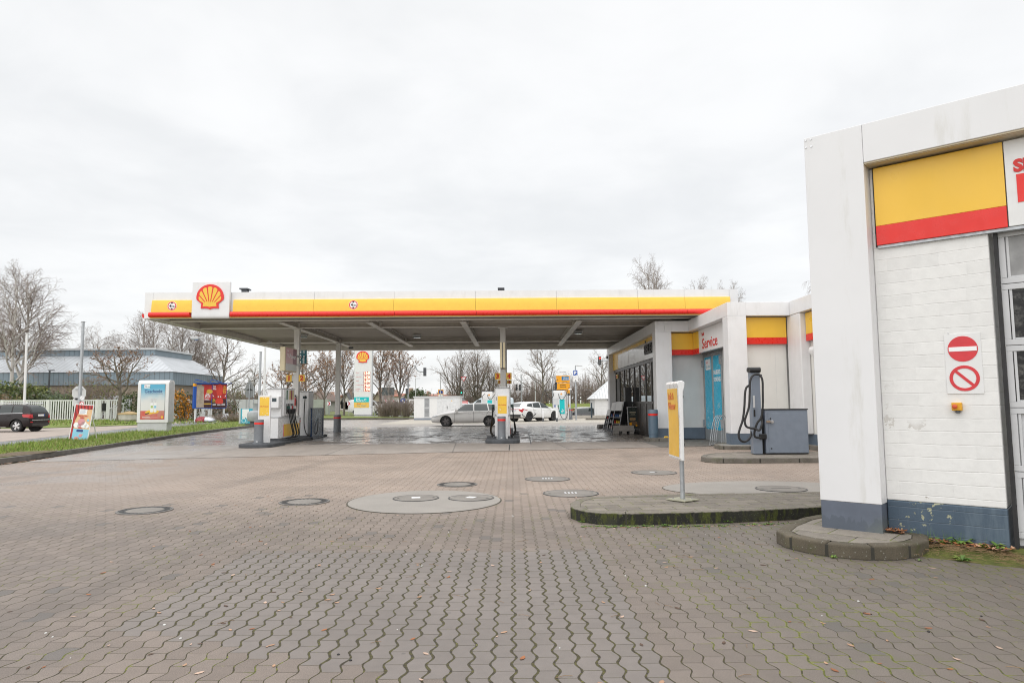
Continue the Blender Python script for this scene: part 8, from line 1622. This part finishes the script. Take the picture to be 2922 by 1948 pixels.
# ------------------------------------------------------------------ shrubs, hedges, ground cover
GRN = [flat('leaf_green_dark', (0.05, 0.08, 0.022), 0.7, var=0.3), flat('leaf_green', (0.11, 0.145, 0.035), 0.7, var=0.3), flat('leaf_yellow_green', (0.21, 0.22, 0.06), 0.7, var=0.3), flat('leaf_rust', (0.22, 0.14, 0.08), 0.8, var=0.3), flat('berry_orange', (0.62, 0.24, 0.01), 0.5, var=0.15), flat('leaf_grey_green', (0.12, 0.15, 0.09), 0.8, var=0.25)]
def leaf_cloud(mb, rd, c, rad, n, size, mis, shell=0.55, flatz=True, zmin=0.0):
    for k in range(n):
        u = Vector((rd.gauss(0, 1), rd.gauss(0, 1), rd.gauss(0, 1))).normalized(); q = (shell + (1-shell)*rd.random())*(0.82 + 0.3*mnoise.noise(Vector(c)*0.7 + u*2.2))
        p = Vector((c[0]+u.x*rad[0]*q, c[1]+u.y*rad[1]*q, max(zmin, c[2]+u.z*rad[2]*q))); a = Vector((rd.gauss(0, 1), rd.gauss(0, 1), rd.gauss(0, 1))).normalized(); b = a.cross(Vector((rd.gauss(0, 1), rd.gauss(0, 1), rd.gauss(0, 1)))).normalized(); s_ = size*(0.6+0.8*rd.random())
        mb.add([tuple(p-a*s_), tuple(p+b*s_*0.5), tuple(p+a*s_), tuple(p-b*s_*0.5)], [(0, 1, 2, 3)], rd.choice(mis))
def stems(mb, rd, c, n, h, spread, r, mi=0):
    for k in range(n):
        a = rd.random()*2*pi; q = rd.random(); b = Vector((c[0]+spread*q*0.35*cos(a), c[1]+spread*q*0.35*sin(a), c[2])); e = b + Vector((spread*q*cos(a)+rd.gauss(0, 0.1), spread*q*sin(a)+rd.gauss(0, 0.1), h*(0.6+0.45*rd.random()))); m_ = b.lerp(e, 0.5) + Vector((rd.gauss(0, 0.08), rd.gauss(0, 0.08), 0.1)); mb.tube([b, m_, e], [r, r*0.8, r*0.5], 3, mi)
        for j in range(3): s0 = b.lerp(e, 0.4+0.5*rd.random()); mb.tube([s0, s0+Vector((rd.gauss(0, 0.18)*h/2, rd.gauss(0, 0.18)*h/2, (0.1+0.2*rd.random())*h))], [r*0.6, r*0.4], 3, mi)
def shrub(name, label, px, ytop, ybase_z, Y, halfw, n, size, mis, cat='shrub', group=None, nst=0, depth=None, shell=0.5):
    a = A(px, ytop, Y); rd = random.Random(int(px*13+Y)); t = thing(name, label, cat, (a[0], Y, ybase_z), 0, group); h_ = a[2]-ybase_z
    mb = MB(); leaf_cloud(mb, rd, (0, 0, h_*0.5), (halfw, depth or halfw*0.7, h_*0.56), n, size, mis, shell); k = mb.build('foliage', GRN, t); mb = MB(); stems(mb, rd, (0, 0, 0), 8 if not nst else nst, h_*0.95, halfw*0.8, 0.02); mb.build('stem', TWIG, t); return t
SH = lambda x, y, Y, hw, n, size, mis, lab, name='shrub', **k: shrub(name, lab, x*v2, y*v2, 0.0, Y, hw, n, size, mis, **k)
SH(25, 868, 74, 3.4, 2600, 0.14, (0, 1, 1, 2, 5), 'broad dark green shrub behind the fence at far left', name='evergreen_shrub'); SH(72, 872, 75, 2.4, 1800, 0.13, (1, 1, 2, 2, 1), 'yellow green shrub behind the fence left of the flag pole', name='evergreen_shrub')
SH(5, 903, 72, 2.6, 1300, 0.10, (3, 3, 0), 'rust brown hedge behind the fence at the left edge', name='hedge'); SH(103, 878, 77, 0.8, 700, 0.12, (0, 0, 1), 'narrow dark conifer tip between shrubs and hall', name='conifer'); SH(118, 893, 75, 3.0, 2000, 0.14, (1, 5, 5, 5), 'spreading grey green juniper behind the slat fence', name='juniper'); SH(150, 903, 74, 2.2, 1300, 0.13, (5, 5, 1), 'low juniper behind the fence left of the stop sign', name='juniper')
SH(205, 862, 76, 3.2, 900, 0.09, (1, 2, 3), 'tall loose mixed shrub behind the stop sign', nst=60); SH(250, 868, 77, 2.6, 900, 0.09, (2, 3, 1), 'olive brown shrub between stop sign and small tree', nst=50); SH(168, 866, 79, 2.6, 420, 0.09, (2, 3), 'sparse yellowing shrub before the hall band', nst=50)
SH(305, 898, 66, 1.4, 1500, 0.09, (0, 0, 1), 'clipped dark green hedge left of the poster box', name='hedge', shell=0.7); SH(413, 890, 60, 1.15, 1700, 0.085, (0, 1, 4, 4), 'firethorn shrub full of orange berries beside the poster box', name='firethorn_shrub'); SH(428, 915, 60, 0.8, 500, 0.085, (4, 4, 0), 'small firethorn with orange berries near the billboard', name='firethorn_shrub')
SH(448, 905, 62.5, 0.9, 500, 0.09, (0, 3), 'dark climber on the fence left of the billboards', name='climber'); SH(505, 930, 63.5, 1.6, 700, 0.09, (3, 3, 0), 'dark red brown climber under the billboards', name='climber', nst=20); SH(528, 912, 66, 1.1, 600, 0.09, (0, 3, 1), 'brown climber on the pale board fence right of the billboards', name='climber', nst=30)
SH(575, 890, 82, 3.0, 900, 0.09, (3, 3, 1), 'reddish bare hedge behind the pale board fence', name='hedge', nst=60); SH(538, 885, 84, 2.2, 800, 0.1, (2, 1), 'yellow green shrub behind the billboards', nst=30)
SH(960, 889, 128, 3.0, 1500, 0.2, (0, 0, 5), 'dark blue green pine far behind the signal mast', name='pine_tree', cat='tree')
def dead_shrub(label, px, ytop, Y, hw, n, zb=0.13):
    a = A(px, ytop, Y); rd = random.Random(int(px)); t = thing('bare_shrub', label, 'shrub', (a[0], Y, zb)); mb = MB(); stems(mb, rd, (0, 0, 0), n, a[2]-zb, hw, 0.016); mb.build('stem', TWIG, t); mb = MB(); leaf_cloud(mb, rd, (0, 0, (a[2]-zb)*0.45), (hw, hw*0.6, (a[2]-zb)*0.5), n*3, 0.05, (3, 3, 2), 0.2); mb.build('foliage', GRN, t)
dead_shrub('bare brown bush right of the price sign', 1100, 1143, 67.5, 1.2, 150); dead_shrub('bare brown bush in the middle of the planted island', 1128, 1140, 67, 1.0, 130); dead_shrub('bare brown bush beside the transformer cabinet', 1158, 1138, 66.5, 1.0, 130); dead_shrub('low dry shrub beside the blue banner', 665, 1180, 52, 1.5, 170, 0.0)
def thicket(label, px0, px1, yt, Y, n, zb=0.0):
    rd = random.Random(int(px0)); mb = MB(); a, b = A(px0, yt, Y), A(px1, yt, Y); h_ = a[2]-zb
    for k in range(n):
        x = a[0] + (b[0]-a[0])*rd.random(); y = Y + rd.random()*6; hh = h_*(0.55+0.5*rd.random()); p0 = Vector((x, y, zb)); p1 = Vector((x+rd.gauss(0, 0.4), y+rd.gauss(0, 0.4), zb+hh)); mb.tube([p0, p0.lerp(p1, 0.5)+Vector((rd.gauss(0, 0.15), 0, 0)), p1], [0.035, 0.025, 0.012], 3, 0)
        for j in range(5): s0 = p0.lerp(p1, 0.3+0.6*rd.random()); mb.tube([s0, s0+Vector((rd.gauss(0, 0.5), rd.gauss(0, 0.5), 0.4+0.8*rd.random()))], [0.014, 0.010], 3, 0)
    leaf = MB(); 
    for k in range(n): x = a[0] + (b[0]-a[0])*rd.random(); leaf_cloud(mb, rd, (x, Y-0.5, zb+h_*0.2*rd.random()), (0.6, 0.4, 0.5), 2, 0.10, (1, 2), 0.3)
    return tag(mb.build('thicket', [TWIG, LEAFR, GRN[2]]), label, None, None, 'stuff')
thicket('brown leafless thicket behind the chargers and hut', 1520, 1740, 1068, 104, 420, 0.6); thicket('brown leafless thicket right of the middle column', 1395, 1540, 1085, 108, 260, 0.0); thicket('brown thicket at the foot of the bare trees', 1270, 1400, 1098, 104, 230, 0.0); thicket('brown leafless hedge behind the brown leaved trees', 560, 900, 1118, 118, 330, 0.0)
mb = MB(); rd = random.Random(77)
for k in range(420):                        # hazy belt of far trees on the horizon
    x = rd.uniform(-420, 420); y = 330 + rd.random()*60; leaf_cloud(mb, rd, (x, y, 3), (7, 3, 4.5 + 2.5*mnoise.noise((x*0.02, 0, 0))), 26, 1.5, (0, 1), 0.2)
tag(mb.build('far_woods', [flat('far_wood_brown', (0.20, 0.17, 0.15), 0.9, var=0.2, scale=0.1), flat('far_wood_green', (0.15, 0.155, 0.125), 0.9, var=0.2, scale=0.1)]), 'low far belt of woods on the horizon', None, None, 'stuff')

# grass blades on the verge and strips
GB = [flat('grass_blade', (0.13, 0.21, 0.025), 0.7, var=0.25, scale=2), flat('grass_blade_light', (0.25, 0.33, 0.06), 0.7, var=0.25, scale=2), flat('grass_blade_dry', (0.28, 0.23, 0.11), 0.8, var=0.2)]
def blades(mb, rd, x, y, z, h_, w_=0.012):
    a = rd.random()*2*pi; lx, ly = rd.gauss(0, 0.45)*h_, rd.gauss(0, 0.45)*h_; dx_, dy_ = cos(a)*w_, sin(a)*w_
    mb.add([(x-dx_, y-dy_, z), (x+dx_, y+dy_, z), (x+lx, y+ly, z+h_)], [(0, 1, 2)], rd.choice((0, 0, 0, 1, 1, 2)))
mb = MB(); rd = random.Random(5); vm = VERGE.data; n_v = NV+1
for k in range(17000):
    i = min(int(len(KD)*(0.18 + 0.82*rd.random()**1.3)), len(KD)-2); j = rd.randrange(NV); a0 = vm.vertices[i*n_v+j].co; b0 = vm.vertices[(i+1)*n_v+j+1].co; t1, t2 = rd.random(), rd.random()
    p = Vector((a0.x+(b0.x-a0.x)*t2, a0.y+(b0.y-a0.y)*t1, 0)); z = a0.z + (b0.z-a0.z)*(t1+t2)/2
    if hypot((p.x+13.35)/0.5, (p.y-18.6)/1.6) < 0.9 + 0.3*rd.random(): continue
    blades(mb, rd, p.x, p.y, z-0.01, 0.05+0.10*rd.random()*(1.4 if mnoise.noise((p.x*0.8, p.y*0.8, 2)) > 0 else 0.7), 0.010)
tag(mb.build('verge_grass', GB), 'short green grass growing on the kerbed verge', None, None, 'stuff')
mb = MB()
for k in range(5000):
    t_ = rd.random(); x = -46 + 26*t_ + rd.gauss(0, 3); y = 47 + rd.random()*24 + t_*5
    if -70 < x < -22 and y - 46 > (x+46)*0.25: blades(mb, rd, x, y, 0.015, 0.10+0.12*rd.random(), 0.03)
tag(mb.build('strip_grass', GB), 'grass on the strip before the white slat fence', None, None, 'stuff')

# weeds and fallen leaves in the foreground
WEED = [flat('weed_green', (0.10, 0.19, 0.03), 0.6, var=0.2), flat('weed_light', (0.20, 0.27, 0.05), 0.6, var=0.2)]
mb = MB(); rd = random.Random(19)
def weed(x, y, z, r, n):
    r *= 1.5
    for k in range(n):
        a = 2*pi*k/n + rd.gauss(0, 0.3); q = r*(0.6+0.6*rd.random()); up = 0.25+0.4*rd.random(); c, s_ = cos(a), sin(a); w_ = q*0.22
        mb.add([(x, y, z), (x+c*q*0.55-s_*w_, y+s_*q*0.55+c*w_, z+q*up*0.8), (x+c*q, y+s_*q, z+q*up*0.55), (x+c*q*0.55+s_*w_, y+s_*q*0.55-c*w_, z+q*up*0.8)], [(0, 1, 2, 3)], rd.choice((0, 0, 1)))
for px, py, r, n in ((2043, 1487, 0.075, 11), (2078, 1490, 0.05, 8), (2235, 1473, 0.06, 9), (2268, 1470, 0.05, 8), (1755, 1503, 0.03, 9), (1900, 1500, 0.035, 8), (1660, 1490, 0.035, 9), (1842, 1502, 0.03, 7), (2160, 1480, 0.025, 7)): x, y = G(px, py); weed(x, y, 0.002, r, n)
for px, py, r, n in ((2745, 1600, 0.06, 14), (2380, 1592, 0.03, 8), (2402, 1590, 0.03, 8), (2625, 1600, 0.02, 6), (2860, 1605, 0.03, 7)): x, y = G(px, py); weed(x, y, 0.002, r, n)
for k in range(9): s_ = rd.uniform(0.85, 1.5); p = CWM @ Vector((s_, D-0.03-0.05*rd.random(), 0.07)); weed(p.x, p.y, p.z, 0.05+0.04*rd.random(), 9)
for k in range(60): s_ = rd.gauss(1.05, 0.16); p = CWM @ Vector((s_, D-0.03-0.06*rd.random(), 0.05)); a = rd.random()*6.3; h_ = 0.06+0.12*rd.random(); mb.add([(p.x, p.y, p.z), (p.x+0.005, p.y, p.z), (p.x+0.05*cos(a), p.y+0.05*sin(a), p.z+h_)], [(0, 1, 2)], 0)
for k in range(140):                         # tiny weeds in the joints along the near kerb
    t_ = rd.random(); x = 0.75 + 2.9*t_; y = 8.05 + 0.35*max(0, t_-0.5) - 0.02 - 0.10*rd.random()**2; weed(x, y, 0.0, 0.012+0.012*rd.random(), 5)
tag(mb.build('weeds', WEED), 'small green weeds along kerbs and wall foot', None, None, 'stuff')
LF = [flat('fallen_leaf_tan', (0.40, 0.24, 0.15), 0.7, var=0.2), flat('fallen_leaf_rust', (0.30, 0.11, 0.04), 0.7, var=0.2), flat('fallen_leaf_pale', (0.48, 0.34, 0.26), 0.7, var=0.15), flat('fallen_leaf_dark', (0.10, 0.06, 0.04), 0.8, var=0.2)]
mb = MB()
def leaf(x, y, z, s_, mi, flat_=True):
    a = rd.random()*6.3; c, q = cos(a), sin(a); lift = s_*(0.25*rd.random() if flat_ else 0.9*rd.random()); P = []
    for u, v, w_ in ((-1, 0, 0.4), (-0.4, 0.42, 0), (0.4, 0.38, 0.15), (1, 0, 0.6), (0.35, -0.42, 0), (-0.45, -0.36, 0.1)): P.append((x+(u*c-v*q)*s_, y+(u*q+v*c)*s_, z+0.003+w_*lift))
    mb.add(P, [(0, 1, 4, 5), (1, 2, 3, 4)] if False else [(0, 1, 2, 3, 4, 5)], mi)
for k in range(230):
    x, y = rd.uniform(-4.5, 3.9), 3.3 + 8.5*rd.random()**1.6
    leaf(x, y, 0.0, 0.014+0.020*rd.random(), rd.choice((0, 0, 1, 2, 2, 3)))
for k in range(60): t_ = rd.random(); leaf(0.8+2.9*t_, 7.98+0.35*max(0, t_-0.5)-0.05*rd.random(), 0.0, 0.014+0.012*rd.random(), rd.choice((0, 0, 1, 2)))
for k in range(260):
    s_ = rd.choice((rd.gauss(0.86, 0.08), rd.uniform(0.8, 1.6))); p = CWM @ Vector((s_, D-0.02-abs(rd.gauss(0, 0.07)), 0.075)); leaf(p.x, p.y, p.z+0.02*rd.random(), 0.024+0.022*rd.random(), rd.choice((1, 1, 1, 0, 0, 3)), False)
for k in range(70): p = CWM @ Vector((rd.uniform(0.585, 0.74), D-0.02-0.12*rd.random(), 0.135)); leaf(p.x, p.y, p.z+0.02*rd.random(), 0.018+0.015*rd.random(), rd.choice((1, 1, 0, 3)), False)
for k in range(90): t_ = rd.random(); leaf(-12.6-0.25*t_-0.1*rd.random()+0.15*rd.random(), 16.5+4*t_, 0.0, 0.03+0.03*rd.random(), rd.choice((0, 1, 2)))
for k in range(140): t_ = rd.random(); leaf(-13.3-1.6*rd.random()-0.1*20*t_*0.9, 17.5+16*t_, 0.16, 0.03+0.03*rd.random(), rd.choice((0, 1, 1, 2)))
tag(mb.build('fallen_leaves', LF), 'scattered brown fallen leaves on pavers and kerbs', None, None, 'stuff')
mb = MB(); rd = random.Random(3)
for k in range(900):
    p = CWM @ Vector((rd.uniform(0.72, 1.9), D-0.04-abs(rd.gauss(0, 0.20)), 0.0)); a = rd.random()*6.3; L_ = 0.04+0.06*rd.random(); z = 0.09*max(0, 1-abs((p - CWM @ Vector((1.2, D, 0))).length)/0.9)+0.006; mb.tube([(p.x, p.y, z), (p.x+L_*cos(a), p.y+L_*sin(a), z+0.008*rd.random())], 0.0012, 3)
for k in range(70):
    x, y = rd.uniform(-2.5, 3.8), 3.5+4*rd.random(); a = rd.random()*6.3; L_ = 0.05+0.07*rd.random(); mb.tube([(x, y, 0.004), (x+L_*cos(a)*0.5, y+L_*sin(a)*0.5+0.01, 0.006), (x+L_*cos(a), y+L_*sin(a), 0.004)], 0.0015, 3)
tag(mb.build('dry_needles', flat('dry_needle', (0.26, 0.17, 0.09), 0.8)), 'dry pine needles and twigs scattered on the ground', None, None, 'stuff')
# a few pebbles and gum spots
mb = MB(); rd = random.Random(91)
for k in range(45): x, y = rd.uniform(-3.5, 3.2), 3.4+6*rd.random(); r = 0.004+0.006*rd.random(); mb.lathe([(r, 0.0), (r*0.9, r*0.5), (0.0005, r*0.8)], 7, rd.choice((0, 0, 1)), Matrix.Translation((x, y, 0.001)))
tag(mb.build('pebbles', [flat('pale_pebble', (0.6, 0.6, 0.58), 0.6), BLACK]), 'tiny pale and dark pebbles on the pavers', None, None, 'stuff')
